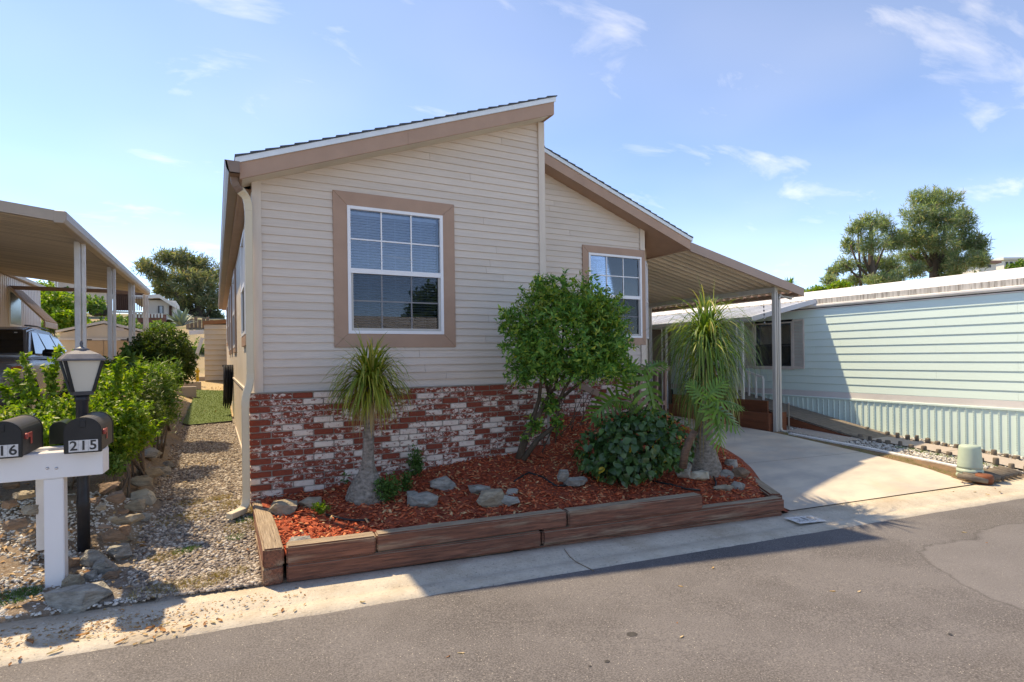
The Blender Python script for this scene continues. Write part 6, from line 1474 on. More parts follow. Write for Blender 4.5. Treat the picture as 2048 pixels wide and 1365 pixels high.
R_ = Vector(RGT); U_ = Vector((0, 0, 1))
for i, (b, tp, nr, wd_) in enumerate(((A(1283, 742, 6.6), A(1328, 838, 6.45), toCam * .6 + U_ * .5 + R_ * .4, 1.05), (A(1272, 745, 6.6), A(1240, 700, 6.6), toCam * .7 + U_ * .6, .9), (A(1245, 782, 6.7), A(1262, 738, 6.5), toCam + U_ * .4, .9),
                                      (A(1238, 790, 6.6), A(1185, 828, 6.5), toCam * .8 + U_ * .6, 1.0), (A(1285, 745, 6.6), A(1325, 716, 6.7), toCam * .6 + U_ * .8, .9), (A(1225, 805, 6.5), A(1258, 800, 6.3), U_ + toCam * .5, .8))):
    place_leaf(ph, b, tp, nr, i, wd_)
for k, (a, m_, b) in enumerate((((1268, 890), (1272, 820), (1280, 745)), ((1262, 890), (1268, 810), (1272, 745)), ((1236, 880), (1240, 830), (1243, 785)), ((1250, 890), (1262, 820), (1284, 748)), ((1225, 880), (1230, 840), (1234, 792)))):
    part('stalk', MB().tube([A(*a, 6.6), A(*m_, 6.62), A(*b, 6.6)], [.016, .012, .007], 7), MT['stem'], ph, True)
ph2 = thing('philodendron', 'split leaf philodendron leaning from ringed stem beside the tall palm', 'plant', A(1375, 935, 6.15))
tr_ = [A(1366, 935, 6.15), A(1370, 905, 6.1), A(1380, 880, 6.05), A(1390, 862, 6.05)]
part('stem', MB().tube(tr_, [.045, .042, .040, .036], 10), surf('ringed stem', (.26, .15, .10), (.12, .07, .05), .8, 18, (1, 1, 4), bmp=1.0, bscale=30, bdist=.02), ph2, True)
top_ = tr_[-1]
for i, (b, tp, nr, wd_) in enumerate(((A(1412, 800, 6.0), A(1440, 765, 5.9), toCam * .8 + U_ * .7, 1.1), (A(1418, 812, 5.95), A(1478, 842, 5.8), toCam * .5 + U_ * .8, 1.0), (A(1405, 802, 6.0), A(1385, 765, 6.0), toCam + U_ * .4, .9),
                                      (A(1425, 805, 5.9), A(1480, 800, 5.9), toCam * .4 + U_ * .9, .9), (A(1420, 815, 5.95), A(1452, 880, 5.75), toCam * .8 + U_ * .5 + R_ * .4, .9))):
    place_leaf(ph2, b, tp, nr, i + 1, wd_); part('stalk', MB().tube([top_, tuple((Vector(top_) + Vector(b)) / 2 + Vector((.0, 0, .03))), b], [.014, .011, .008], 7), MT['stem'], ph2, True)

# ---- small weeds in the bed
for (px, py, w_, h_, n_, lab) in ((775, 1000, .15, .26, 70, 'low green weed against the swollen palm base'), (832, 965, .10, .42, 60, 'tall green weed right of the short palm'), (812, 985, .07, .22, 30, 'small green weed between palm and slate rock'), (660, 972, .08, .22, 30, 'green weed by the brick left of the palm'), (690, 975, .07, .18, 24, 'little weed tucked behind the palm base'), (640, 1022, .09, .07, 16, 'flat yellowing weed beside the drip hose')):
    c = at_z(px, py, .36); c.z = float(mulch_z(c.x, c.y)); c = Vector(at_t(px, py, (c - CAM).dot(FWD)))
    t = thing('weed', lab, 'weed', (c.x, c.y, c.z), 'weeds in the red mulch')
    crown('leaves', twig_leaves([(n_ * 2, (c.x, c.y, c.z + h_ * .5), (w_, w_, h_ * .55))], 6, (.026, .045), (.015, .023), .5, .8, .1, .05, .1), LM['weed'] if 'yellow' not in lab else LM['bright'], t)
    part('stems', stems([[(c.x + rnd.uniform(-.02, .02), c.y, c.z - .01), (c.x + rnd.uniform(-w_, w_) * .5, c.y + rnd.uniform(-w_, w_) * .5, c.z + h_ * .9)] for _ in range(4)], .004, 5), MT['stem'], t)

# ---- bushes on the left bank
def bush(name, label, blobs, per, L, W, mat, base, group=None, sp=.85, up=.25, twig=.12, inner=.4, lump=.3, nst=7):
    t = thing(name, label, 'shrub', base, group)
    crown('crown', twig_leaves(blobs, per, L, W, up, sp, .2, twig, inner, lump), mat, t)
    ps = []
    for k in range(nst): c = blobs[k % len(blobs)][1]; ps.append([(base[0] + rnd.uniform(-.1, .1), base[1] + rnd.uniform(-.1, .1), base[2]), ((base[0] + c[0]) / 2 + rnd.uniform(-.1, .1), (base[1] + c[1]) / 2 + rnd.uniform(-.1, .1), (base[2] + c[2]) / 2), tuple(c)])
    part('stems', stems(ps, .014, 6), MT['bark'], t, True); return t
gb = lambda px, t_: (at_t(px, 850, t_).x, at_t(px, 850, t_).y, float(ground_z(at_t(px, 850, t_).x, at_t(px, 850, t_).y)) - .03)
bush('privet_bush', 'bright yellow green leafy bush behind the mailboxes', [(150, A(215, 885, 5.45), (.30, .25, .20)), (90, A(262, 868, 5.8), (.20, .2, .22)), (70, A(150, 900, 5.4), (.3, .25, .16)), (287, A(70, 848, 5.41), (0.508, 0.369, 0.246)), (212, A(195, 828, 5.49), (0.426, 0.369, 0.262)), (150, A(-40, 868, 5.33), (0.369, 0.369, 0.262)), (150, A(225, 775, 5.90), (0.295, 0.328, 0.246)), (75, A(125, 812, 5.66), (0.262, 0.246, 0.131)), (137, A(130, 870, 5.08), (0.492, 0.246, 0.205)), (112, A(260, 840, 5.49), (0.246, 0.246, 0.246))], 10, (.038, .060), (.024, .036), LM['bright'], gb(120, 5.6), twig=.14, up=.4, lump=.4)
sp_ = []
pv = bpy.data.objects['privet_bush']
bl = []
for (x0, y0, x1, y1) in ((70, 790, 48, 712), (100, 780, 118, 700), (60, 800, 20, 745), (140, 780, 150, 715), (30, 810, 5, 770), (110, 790, 95, 735), (230, 770, 240, 720), (262, 770, 285, 735)):
    for t in np.linspace(0, 1, 7): bl.append((4, A(x0 + (x1 - x0) * t, y0 + (y1 - y0) * t, 5.5), (.04, .04, .04)))
    sp_.append([A(x0, y0, 5.5), A(x1, y1, 5.5)])
crown('long_shoots', twig_leaves(bl, 5, (.045, .07), (.028, .042), .3, .9, .15, .06, .1), LM['bright'], pv); kind(part('shoot_stems', stems(sp_, .006, 5), MT['stem'], pv), 'stuff')
bush('dark_shrub', 'dark needle leaved shrub right of the lamp post', [(120, A(268, 858, 6.2), (.26, .26, .20)), (90, A(300, 835, 6.6), (.2, .24, .22)), (170, A(272, 815, 6.22), (0.232, 0.266, 0.266)), (60, A(285, 775, 6.39), (0.183, 0.207, 0.149)), (50, A(250, 850, 6.06), (0.183, 0.183, 0.133))], 11, (.05, .08), (.010, .016), LM['dark'], gb(275, 6.3), twig=.12, up=.5)
bush('oleander', 'mid green upright shrub before the big clipped bush', [(100, A(322, 812, 7.5), (.26, .3, .26)), (150, A(312, 770, 7.48), (0.289, 0.340, 0.306)), (70, A(330, 745, 7.91), (0.212, 0.255, 0.238)), (60, A(288, 745, 7.57), (0.212, 0.255, 0.187))], 10, (.07, .11), (.016, .024), LM['mid'], gb(312, 7.65), twig=.2, up=.7)
bush('leafy_shrub', 'broad leaved green shrub below the white carport posts', [(90, A(252, 738, 9.0), (.36, .3, .22)), (60, A(225, 745, 8.8), (.25, .3, .2)), (40, A(262, 712, 9.2), (.16, .2, .14))], 8, (.08, .13), (.05, .08), LM['mid'], gb(250, 9.0), twig=.2, up=.5)
bush('clipped_bush', 'large dark rounded bush at the end of the path', [(260, A(335, 748, 9.6), (.42, .4, .26)), (1100, A(328, 712, 9.56), (0.486, 0.486, 0.486)), (160, A(300, 690, 9.56), (0.243, 0.324, 0.275)), (160, A(352, 705, 9.40), (0.227, 0.283, 0.340))], 11, (.04, .07), (.018, .028), LM['dark'], gb(328, 9.7), twig=.12, inner=.72, lump=.10)
bush('ground_foliage', 'low dark leaves spilling under the lamp post bush', [(80, A(240, 900, 5.54), (0.123, 0.176, 0.141)), (50, A(225, 930, 5.28), (0.106, 0.123, 0.088))], 8, (.04, .07), (.02, .03), LM['mid'], gb(235, 5.6))
# shrubs on the hillside behind
bush('hill_bush', 'bright green bush on the slope behind the ribbed home', [(200, A(112, 612, 23), (.9, .9, .6)), (120, A(135, 640, 22.5), (.7, .7, .45)), (80, A(92, 580, 23.5), (.5, .6, .35))], 10, (.14, .22), (.08, .12), LM['bright'], (at_t(115, 650, 23).x, at_t(115, 650, 23).y, 1.6), twig=.3)
bush('hill_bush', 'dark flowering hedge high on the slope', [(140, A(150, 602, 26), (1.0, .9, .5)), (80, A(180, 610, 26), (.6, .7, .4))], 10, (.14, .22), (.08, .12), LM['mid'], (at_t(155, 640, 26).x, at_t(155, 640, 26).y, 2.2), twig=.3)
bush('hill_bush', 'low green shrubs on the slope above the shed roof', [(120, A(95, 655, 24), (1.0, .8, .25)), (130, A(235, 650, 27), (.9, .8, .5)), (90, A(255, 660, 26.5), (.9, .7, .4)), (60, A(180, 655, 25), (.8, .8, .25))], 10, (.12, .2), (.06, .1), LM['mid'], (at_t(170, 665, 25).x, at_t(170, 665, 25).y, 1.5), twig=.25)
bush('hill_bush', 'grey green shrub beside the agave', [(90, A(322, 655, 25), (.5, .5, .3)), (60, A(300, 665, 24), (.5, .5, .3))], 10, (.1, .18), (.04, .07), LM['mid'], (at_t(318, 668, 25).x, at_t(318, 668, 25).y, 1.8), twig=.25)
bush('hill_bush', 'green vine mass behind the white brace', [(90, A(400, 715, 26), (.5, .5, .8)), (60, A(398, 745, 25), (.4, .4, .5))], 10, (.1, .18), (.06, .1), LM['mid'], (at_t(400, 755, 25).x, at_t(400, 755, 25).y, 1.2), twig=.25)
ag = at_t(362, 652, 27); t = thing('agave', 'blue grey spiky agave on the slope', 'agave', tuple(ag))
N = 60; az = rng.uniform(0, 6.28, N); e = rng.uniform(.15, 1.4, N); d = np.stack([np.cos(az) * np.cos(e), np.sin(az) * np.cos(e), np.sin(e)], -1)
link('blades', np_mesh(*ribbons(np.array(ag)[None] + d * .05, d, rng.uniform(.6, .95, N), np.full(N, .13), rng.uniform(.1, .5, N), 5, .02), True), LM['agave'], t)

# ---- trees
def pine(label, base, crowns, trunk_pts, trunk_r, limbs, per, L, W, mat, name='pine_tree', group=None):
    t = thing(name, label, 'tree', tuple(base), group)
    part('trunk', MB().tube(trunk_pts, [trunk_r * (1 - .6 * i / (len(trunk_pts) - 1)) for i in range(len(trunk_pts))], 10), MT['pinebark'], t, True)
    part('limbs', stems(limbs, trunk_r * .38, 6), MT['pinebark'], t, True)
    crown('crown', twig_leaves(crowns, per, L, W, .6, 1.0, .05, .5, .25, .35, .05), mat, t); return t
def limb_fan(t_, x0, y0, tips): return [[A(x0, y0, t_), A((x0 + x1) / 2 + rnd.uniform(-6, 6), (y0 + y1) / 2 + 8, t_), A(x1, y1, t_)] for x1, y1 in tips]
def clumps(t_, lst, k): return [(int(n * k), A(x, y, t_ + rnd.uniform(-2, 2)), (rx * t_ / F_PX, rx * t_ / F_PX, rz * t_ / F_PX)) for (n, x, y, rx, rz) in lst]
T1 = 46
pine('broad pine with dusty crown rising over the left hillside', A(402, 660, T1), clumps(T1, [(40, 300, 535, 26, 16), (60, 335, 515, 26, 18), (70, 365, 515, 30, 20), (70, 400, 530, 30, 22), (60, 425, 550, 24, 26), (70, 340, 560, 34, 22), (80, 380, 565, 34, 24), (70, 415, 590, 26, 26), (60, 350, 590, 32, 16), (60, 385, 605, 30, 16), (40, 320, 550, 22, 14), (30, 290, 530, 14, 12), (50, 425, 615, 20, 20), (40, 440, 590, 22, 24), (40, 355, 612, 20, 10), (60, 375, 540, 40, 24), (50, 400, 560, 36, 26), (40, 395, 630, 30, 14), (40, 430, 635, 20, 14), (50, 325, 575, 26, 16), (40, 375, 590, 36, 20)], 1.6),
     [A(406, 690, T1), A(404, 650, T1), A(400, 620, T1), A(392, 585, T1), A(385, 540, T1), A(380, 515, T1)], .42, limb_fan(T1, 402, 632, [(340, 570), (365, 540), (425, 570), (355, 600), (430, 610), (310, 540), (395, 530), (330, 600)]), 12, (.3, .55), (.05, .09), LM['pine_l'])
T2 = 48
pine('tall full pine standing behind the mint roof', A(1870, 560, T2), clumps(T2, [(60, 1850, 395, 34, 22), (70, 1890, 400, 34, 24), (80, 1840, 430, 36, 24), (90, 1885, 440, 38, 28), (70, 1925, 440, 26, 28), (80, 1830, 470, 34, 24), (100, 1875, 480, 40, 28), (80, 1925, 485, 32, 30), (60, 1955, 490, 22, 26), (70, 1825, 510, 32, 22), (80, 1870, 520, 34, 20), (70, 1925, 520, 34, 22), (40, 1960, 520, 18, 16), (50, 1830, 540, 26, 14), (40, 1900, 545, 30, 12), (30, 1805, 480, 16, 20)], 2.2),
     [A(1872, 590, T2), A(1871, 545, T2), A(1868, 480, T2), A(1868, 410, T2)], .55, limb_fan(T2, 1871, 545, [(1830, 470), (1920, 480), (1950, 500), (1820, 510), (1890, 450)]), 12, (.3, .55), (.045, .08), LM['pine'], group='pines behind the mint roof')
T3 = 45
pine('looser pine left of the full pine behind the mint roof', A(1750, 575, T3), clumps(T3, [(40, 1740, 440, 26, 18), (40, 1715, 455, 20, 18), (50, 1765, 450, 24, 20), (50, 1700, 490, 22, 22), (60, 1745, 485, 28, 22), (60, 1785, 480, 22, 26), (50, 1690, 530, 22, 18), (70, 1740, 525, 30, 22), (70, 1775, 530, 26, 24), (30, 1665, 545, 16, 12), (50, 1710, 560, 30, 12), (60, 1760, 560, 32, 14), (40, 1795, 555, 18, 16), (25, 1660, 560, 16, 10)], 1.8),
     [A(1748, 600, T3), A(1745, 560, T3), A(1742, 510, T3), A(1742, 450, T3)], .34, limb_fan(T3, 1745, 560, [(1700, 490), (1720, 460), (1775, 480), (1690, 530), (1790, 530)]) + [[A(1722, 595, T3), A(1720, 540, T3), A(1716, 470, T3)]], 12, (.28, .5), (.045, .08), LM['pine'], group='pines behind the mint roof')
def fan_palm(px, py, t_, r, label):
    c = np.array(at_t(px, py, t_)); t = thing('fan_palm', label, 'palm', tuple(c - np.array([0, 0, 3])))
    N = 70; az = rng.uniform(0, 6.28, N); e = rng.uniform(-.4, 1.3, N); d = np.stack([np.cos(az) * np.cos(e), np.sin(az) * np.cos(e), np.sin(e)], -1)
    link('crown', np_mesh(*ribbons(c + d * .1, d, rng.uniform(.6, 1, N) * r, np.full(N, .14 * r), rng.uniform(.3, .8, N), 5, .03), True), LM['mid'], t)
    part('trunk', MB().tube([c - np.array([0, 0, 5]), c], .2, 8), MT['pinebark'], t, True)
fan_palm(1578, 572, 40, .75, 'palm top peeking over the carport fascia'); 
bush('hedge', 'bright green shrub top behind the mint roof', [(150, A(1680, 572, 32), (.55, .6, .25)), (60, A(1640, 580, 32), (.5, .5, .2)), (40, A(1615, 585, 32), (.4, .4, .2))], 9, (.12, .2), (.07, .1), LM['bright'], A(1670, 600, 32), twig=.3)

# ================================================================== ROCKS
def hull_rock(seed, sx, sy, sz, npts=20, flat=0.0):
    r = random.Random(seed); bm = bmesh.new()
    for i in range(npts):
        d = Vector((r.gauss(0, 1), r.gauss(0, 1), r.gauss(0, 1))).normalized(); k = r.uniform(.72, 1.05)
        p = Vector((d.x * k, d.y * k, max(-.7, min(.66 + flat * .1, d.z * k * (1.15 + flat)))))
        bm.verts.new((p.x * sx, p.y * sy, p.z * sz))
    res = bmesh.ops.convex_hull(bm, input=bm.verts)
    bmesh.ops.delete(bm, geom=[v for v in bm.verts if not v.link_faces], context='VERTS')
    bmesh.ops.triangulate(bm, faces=bm.faces)
    bmesh.ops.subdivide_edges(bm, edges=bm.edges, cuts=2, use_grid_fill=True)
    m_ = max(sx, sy, sz)
    for v in bm.verts:
        n_ = noise.noise_vector((v.co.x / m_ * 2.2 + seed, v.co.y / m_ * 2.2, v.co.z / m_ * 4.0)); n2_ = noise.noise_vector((v.co.x / m_ * 6 + seed, v.co.y / m_ * 6, v.co.z / m_ * 12))
        v.co += n_ * m_ * .05 + n2_ * m_ * .035
    me = bpy.data.meshes.new('m'); bm.to_mesh(me); bm.free(); return me
def rock(px, py, wpx, hpx, t_, mat, label, seed, deep=.75, flat=0.0, group=None, tilt=0, rot=None):
    """a stone whose visible width and height are wpx by hpx photo pixels at distance t_"""
    c = at_t(px, py, t_); k = t_ / F_PX; r = random.Random(seed)
    me = hull_rock(seed, wpx * k * .60, wpx * k * .60 * deep, hpx * k * .76, flat=flat); me.materials.append(MT[mat])
    o = link('rock', me); o.location = c; o.rotation_euler = (r.uniform(-.12, .12), tilt + r.uniform(-.1, .1), -YAW + (r.uniform(-.4, .4) if rot is None else rot))
    return tag(o, label, 'rock', group)
BED = [(565, 1016, 56, 28, 'tan_rock', 'pale wedge shaped rock in the left corner of the bed', 0.9), (622, 1004, 58, 20, 'tan_rock', 'flat tan rock second from the bed corner by the brick', .6), (597, 1082, 58, 20, 'grey_rock', 'blue grey rock tucked behind the front timbers at left', .5),
       (843, 999, 66, 30, 'grey_rock', 'grooved slate rock right of the low weed', .7), (885, 966, 56, 26, 'grey_rock', 'rounded grey rock nearest the brick in mid bed', .7), (958, 978, 48, 20, 'grey_rock', 'smooth oval dark grey rock in mid bed', .7), (983, 997, 60, 38, 'tan_rock', 'tall brown tan rock in mid bed', .7),
       (1020, 998, 44, 20, 'grey_rock', 'pale grey slab right of the brown tan rock', .7), (1026, 982, 26, 12, 'grey_rock', 'tiny grey rock furthest from the front timbers in mid bed', .7), (1125, 950, 24, 24, 'grey_rock', 'dark rough rock left of the hibiscus', .8), (1150, 962, 44, 18, 'grey_rock', 'flat grey rock at the foot of the hibiscus', .8),
       (1366, 938, 30, 30, 'grey_rock', 'grey rock between hibiscus leaves and tall palm', .8), (1398, 949, 40, 20, 'white_rock', 'cream white rock at the foot of the tall palm', .6), (1453, 952, 38, 28, 'grey_rock', 'speckled dark rock right of the tall palm', .8), (1478, 946, 36, 24, 'brown_rock', 'mossy brown rock behind the speckled one', .8),
       (1474, 972, 34, 20, 'grey_rock', 'light grey rock near the planter front right', .7), (1448, 976, 44, 14, 'tan_rock', 'low pinkish slab near the planter front right', .6), (1462, 925, 24, 16, 'grey_rock', 'purple grey lava rock by the driveway edge', .8), (826, 988, 26, 16, 'grey_rock', 'small grey rock half hidden by weeds', .7)]
for i, (px, py, w_, h_, m_, lab, dp) in enumerate(BED): rock(px, py + 2, w_, h_, tb(px, py + h_ * .35), m_, lab, 40 + i, dp)
def tg(px, py):      # distance of a point lying on the open ground
    z = .2
    for _ in range(8): p = at_z(px, py, z); z = float(ground_z(p.x, p.y))
    return (p - CAM).dot(FWD)
LEFT = [(158, 1200, 112, 72, 'grey_rock', 'large flat blue grey slab at the foot of the mailbox post', .75, 1.2), (147, 1158, 46, 34, 'tan_rock', 'mottled brown boulder touching the mailbox post', .8, 0), (143, 1125, 34, 28, 'brown_rock', 'brown stone between mailbox post and lamp post', .8, 0),
        (190, 1112, 56, 44, 'grey_rock', 'jagged grey rock at the foot of the lamp post', .8, 0), (238, 1103, 56, 40, 'grey_rock', 'biggest grey boulder right of the lamp post', .8, 0), (212, 1130, 52, 36, 'grey_rock', 'grey rock in front of the biggest boulder', .8, 0), (222, 1150, 36, 22, 'brown_rock', 'dusky flat stone below the lamp post boulders', .8, 0), (182, 1148, 42, 20, 'grey_rock', 'low grey stone above the flat slab', .8, 0),
        (228, 1066, 56, 30, 'brown_rock', 'slanted brown stone above the biggest boulder', .6, 0), (250, 1058, 34, 24, 'brown_rock', 'rounded mauve brown stone beside the slanted one', .8, 0), (258, 1036, 64, 22, 'tan_rock', 'pale ridge topped stone on the path edge', .7, 0), (290, 1032, 26, 18, 'grey_rock', 'small grey stone at the end of the pale ridge stone', .8, 0),
        (272, 1006, 44, 26, 'tan_rock', 'tan cracked rock in front of the light boulder', .8, 0), (288, 990, 64, 36, 'white_rock', 'light grey white boulder on the path edge', .7, 0), (232, 992, 40, 26, 'brown_rock', 'orange brown stone left of the light boulder', .8, 0), (218, 972, 44, 20, 'brown_rock', 'flat brown stone on the bank below the bush', .8, 0),
        (320, 940, 56, 24, 'grey_rock', 'grey slab stone further up the path edge', .7, 0), (300, 945, 60, 26, 'tan_rock', 'tan slab stone left of the grey path edge slab', .7, 0), (285, 960, 50, 22, 'tan_rock', 'tan flat stone lower on the path edge', .7, 0), (338, 928, 30, 18, 'grey_rock', 'squarish grey stone at the gravel edge', .8, 0), (300, 905, 46, 22, 'grey_rock', 'dark grey stone where the bank narrows', .8, 0), (320, 885, 34, 14, 'grey_rock', 'small dark stone furthest up the path edge', .8, 0), (265, 915, 50, 22, 'brown_rock', 'brown stone half under the bush', .8, 0)]
for i, (px, py, w_, h_, m_, lab, dp, fl) in enumerate(LEFT): rock(px, py + h_ * .12, w_ * (1.0 if i == 0 else .82), h_ * .85, tg(px, py + h_ * .4), m_, lab, 90 + i, dp, fl)
SUNK = ['largest half sunk brown stone left of the mailbox post', 'tan half sunk stone right below the crossbar left of the post', 'brown half sunk stone near the left picture edge', 'tan half sunk stone touching the rear white post', 'brown half sunk stone highest at the left picture edge',
        'tan half sunk stone just right of the lamp pole', 'small brown stone between lamp pole and light boulder', 'small tan stone left of the pale ridge stone', 'small brown stone above the slanted one by the lamp pole', 'tiny tan stone right of the biggest grey boulder', 'brown half sunk stone hugging the lamp pole']
for i, (px, py, w_, h_) in enumerate(((30, 1040, 60, 30), (50, 985, 50, 22), (18, 1005, 40, 20), (60, 1015, 44, 24), (20, 968, 44, 18), (205, 1010, 30, 18), (245, 1020, 26, 14), (225, 1035, 24, 12), (210, 1050, 26, 14), (262, 1075, 18, 10), (190, 1000, 30, 16))):
    rock(px, py + h_ * .2, w_ * .75, h_ * .7, tg(px, py + h_ * .4), ('brown_rock', 'tan_rock')[i % 2], SUNK[i], 140 + i, .8, 0, 'half sunk stones on the bank')

# drip hoses
def hose(label, pts, r=.011):
    t = []
    for px, py in pts:
        d = tb(px, py); p = at_t(px, py, d); t.append((p.x, p.y, float(mulch_z(p.x, p.y)) + .018))
    o = part('drip_hose', MB().tube(t, r, 7), MT['hose'], None, True); tag(o, label, 'hose')
hose('black drip hose end beside the yellowing weed', [(652, 1032), (670, 1038), (690, 1043), (710, 1045), (738, 1045)])
hose('black drip hose looping beside the shrub stems', [(1028, 966), (1040, 948), (1058, 940), (1085, 935), (1110, 930), (1135, 932)])
hose('black drip hose running toward the tall palm', [(1300, 965), (1340, 972), (1372, 982), (1400, 985)])
hose('black drip hose over the timber by the palm', [(1416, 950), (1425, 962), (1432, 972), (1430, 982)])

# dry fallen leaves, each on its own
lfm = []
for i in range(4):
    r = random.Random(i); mb = MB(); rows = [(-.5, 0), (-.25, .16), (.05, .2), (.3, .13), (.5, 0)]
    for (y, w_) in rows:
        for s_ in (-1, 0, 1): mb.v.append((s_ * w_, y, .12 * abs(s_) * r.uniform(.5, 1.2) + .18 * y * y * r.uniform(-.5, 1.5)))
    for k in range(4):
        for j in range(2): a = k * 3 + j; mb.f.append((a, a + 1, a + 4, a + 3))
    me = mesh(mb, True, recalc=False); me.materials.append(leafmat('fallen leaf %s' % 'abcd'[i], [(0, [(.42, .20, .08), (.50, .33, .17), (.30, .14, .07), (.52, .40, .26)][i]), (1, [(.45, .22, .09), (.52, .36, .2), (.34, .16, .08), (.55, .43, .3)][i])], .15, .7)); lfm.append(me)
def gsurf(x, y):
    s = y - street_y(x)
    if s < 0: return float(street_z(x)) + .011 + .03 * float(sstep(-.5, -3, s))
    if s < .62: return float(street_z(x)) + .012
    return float(ground_z(x, y)) + .035
def leaf_at(px, py, L, label, group, up=.0):
    z = .03
    for _ in range(6): p = at_z(px, py, z); z = gsurf(p.x, p.y)
    o = link('fallen_leaf', rnd.choice(lfm)); o.location = (p.x, p.y, z + L * .04); o.scale = (L, L, L); o.rotation_euler = (rnd.uniform(-.25, .25), rnd.uniform(-.3, .3), rnd.uniform(0, 6.28)); return tag(o, label, 'leaf', group)
for (px, py) in ((1361, 1174), (1354, 1248), (895, 1316), (1426, 1137), (1718, 1185), (1665, 1184), (1973, 1087), (1928, 1066), (1363, 1276), (922, 1308)):
    leaf_at(px, py, rnd.uniform(.03, .055), 'small dry leaf lying alone on the asphalt', 'leaves on the asphalt')
for (px, py) in ((300, 1258), (318, 1270), (330, 1250), (295, 1285), (350, 1272), (270, 1290), (375, 1255), (410, 1250), (425, 1246), (440, 1242), (150, 1282), (90, 1290), (60, 1285), (40, 1318), (20, 1330), (110, 1305), (305, 1252), (312, 1262), (325, 1262), (308, 1276), (290, 1270), (335, 1266), (345, 1262), (318, 1256), (300, 1282), (250, 1284), (165, 1272), (550, 1230), (565, 1222), (590, 1222), (725, 1205), (180, 1275), (240, 1285)):
    leaf_at(px, py, rnd.uniform(.035, .085), 'curled brown leaf among the litter on the gutter strip', 'leaf litter on the gutter strip')
for (px, py) in ((245, 1205), (225, 1212), (260, 1195), (300, 1165), (290, 1105), (280, 1055), (480, 1030), (495, 1100), (410, 1060), (30, 1235), (55, 1220), (10, 1240), (75, 1195), (60, 1180), (215, 1220), (340, 1000), (370, 965), (330, 1160), (440, 1085), (225, 1065), (270, 1120)):
    leaf_at(px, py, rnd.uniform(.035, .075), 'dry tan leaf resting on the pebbles', 'leaves on the pebbles')
for (px, py) in ((1880, 983), (1895, 980), (1905, 985), (1780, 1000), (1925, 965), (1950, 985), (1975, 990), (2000, 985), (1990, 978)):
    leaf_at(px, py, rnd.uniform(.04, .06), 'reddish leaf scrap on the driveway apron', 'leaf scraps on the apron')

# dry grass tufts on the path and by the kerb
def grass(name, label, spots, n, h, mat):
    B, T_ = [], []
    for (x, y, r) in spots:
        a = rng.uniform(0, 6.28, n); q = r * np.sqrt(rng.random(n)); bx_ = x + q * np.cos(a) * 1.3; by_ = y + q * np.sin(a)
        B.append(np.stack([bx_, by_, ground_z(bx_, by_) + .012], -1)); l = rng.uniform(*h, n)
        T_.append(B[-1] + np.stack([rng.normal(0, .6, n) * l, rng.normal(0, .6, n) * l, l], -1))
    B, T_ = np.concatenate(B), np.concatenate(T_); sd_ = unit(rng.normal(size=B.shape) * np.array([1, 1, 0])) * .0025
    return tag(kind(link(name, np_mesh(np.stack([B - sd_, B + sd_, T_], 1).reshape(-1, 3), np.arange(len(B) * 3).reshape(-1, 3)), mat), 'stuff'), label, 'grass')
sp = []
for (px, py, r) in ((440, 1020, .16), (400, 1032, .15), (470, 1010, .12), (350, 1045, .14), (480, 1060, .13), (310, 1190, .13), (345, 1178, .12), (420, 1165, .12), (400, 1195, .12), (460, 1150, .10), (330, 1120, .10), (440, 1000, .10), (380, 1010, .12), (500, 1025, .1)):
    p = at_t(px, py, tg(px, py)); sp.append((p.x, p.y, r))
grass('dry_grass', 'straw coloured dry grass creeping over the pebble path', sp, 420, (.012, .04), LM['straw'])
sp = []
for (px, py, r) in ((365, 1108, .06), (385, 1102, .05), (490, 1045, .08), (470, 1080, .06), (20, 1200, .12), (50, 1190, .08)):
    p = at_t(px, py, tg(px, py)); sp.append((p.x, p.y, r))
grass('green_grass', 'small green grass patches in the pebbles', sp, 300, (.012, .035), LM['weed'])
sp = [(float(drive_r(y)) + rnd.uniform(.05, .35), y, .10) for y in np.linspace(4.2, 7.2, 16)] + [(10.7, y, .08) for y in np.linspace(4.2, 5.6, 9)]
grass('strip_grass', 'weedy grass along the driveway edge and log stubs', sp, 140, (.012, .04), LM['mid'])
# straw strewn over the upper path and dirt bank scraps
n = 2600; x = rng.uniform(-1.9, .3, n); y = 5.0 + 16 * rng.random(n) ** 1.2; s = y - street_y(x); ok = (s > .65) & ((x < -.55) | (y > 14)); x, y = x[ok], y[ok]; n = len(x)
d = np.stack([rng.normal(size=n), rng.normal(size=n), rng.normal(0, .15, n)], -1)
tag(kind(link('leaf_litter', np_mesh(*leaf_arrays(np.stack([x, y, ground_z(x, y) + .02], -1), d, np.tile([0, 0, 1.0], (n, 1)) + rng.normal(size=(n, 3)) * .4, rng.uniform(.03, .09, n), rng.uniform(.012, .035, n), .2, .2)), LM['dryleaf']), 'stuff'), 'brown leaf litter and straw strewn over the bank', 'leaf litter')
# crumbled leaf bits and dirt drifted along the strip
n = 900; x = rng.uniform(-1.7, .6, n); k = np.clip(rng.normal(.36, .12, n) + .08 * np.sin(x * 5), .05, .62); x = np.where(rng.random(n) < .55, rng.normal(-.75, .38, n), x); y = street_y(x) + k; n = len(x)
tag(kind(link('drifted_litter', np_mesh(*leaf_arrays(np.stack([x, y, street_z(x) + .016], -1), np.stack([rng.normal(size=n), rng.normal(size=n), rng.normal(0, .1, n)], -1), np.tile([0, 0, 1.0], (n, 1)) + rng.normal(size=(n, 3)) * .3, rng.uniform(.008, .04, n), rng.uniform(.005, .018, n), .2, .15)), LM['dryleaf']), 'stuff'), 'crumbled brown leaf bits drifted along the gutter strip', 'leaf litter')
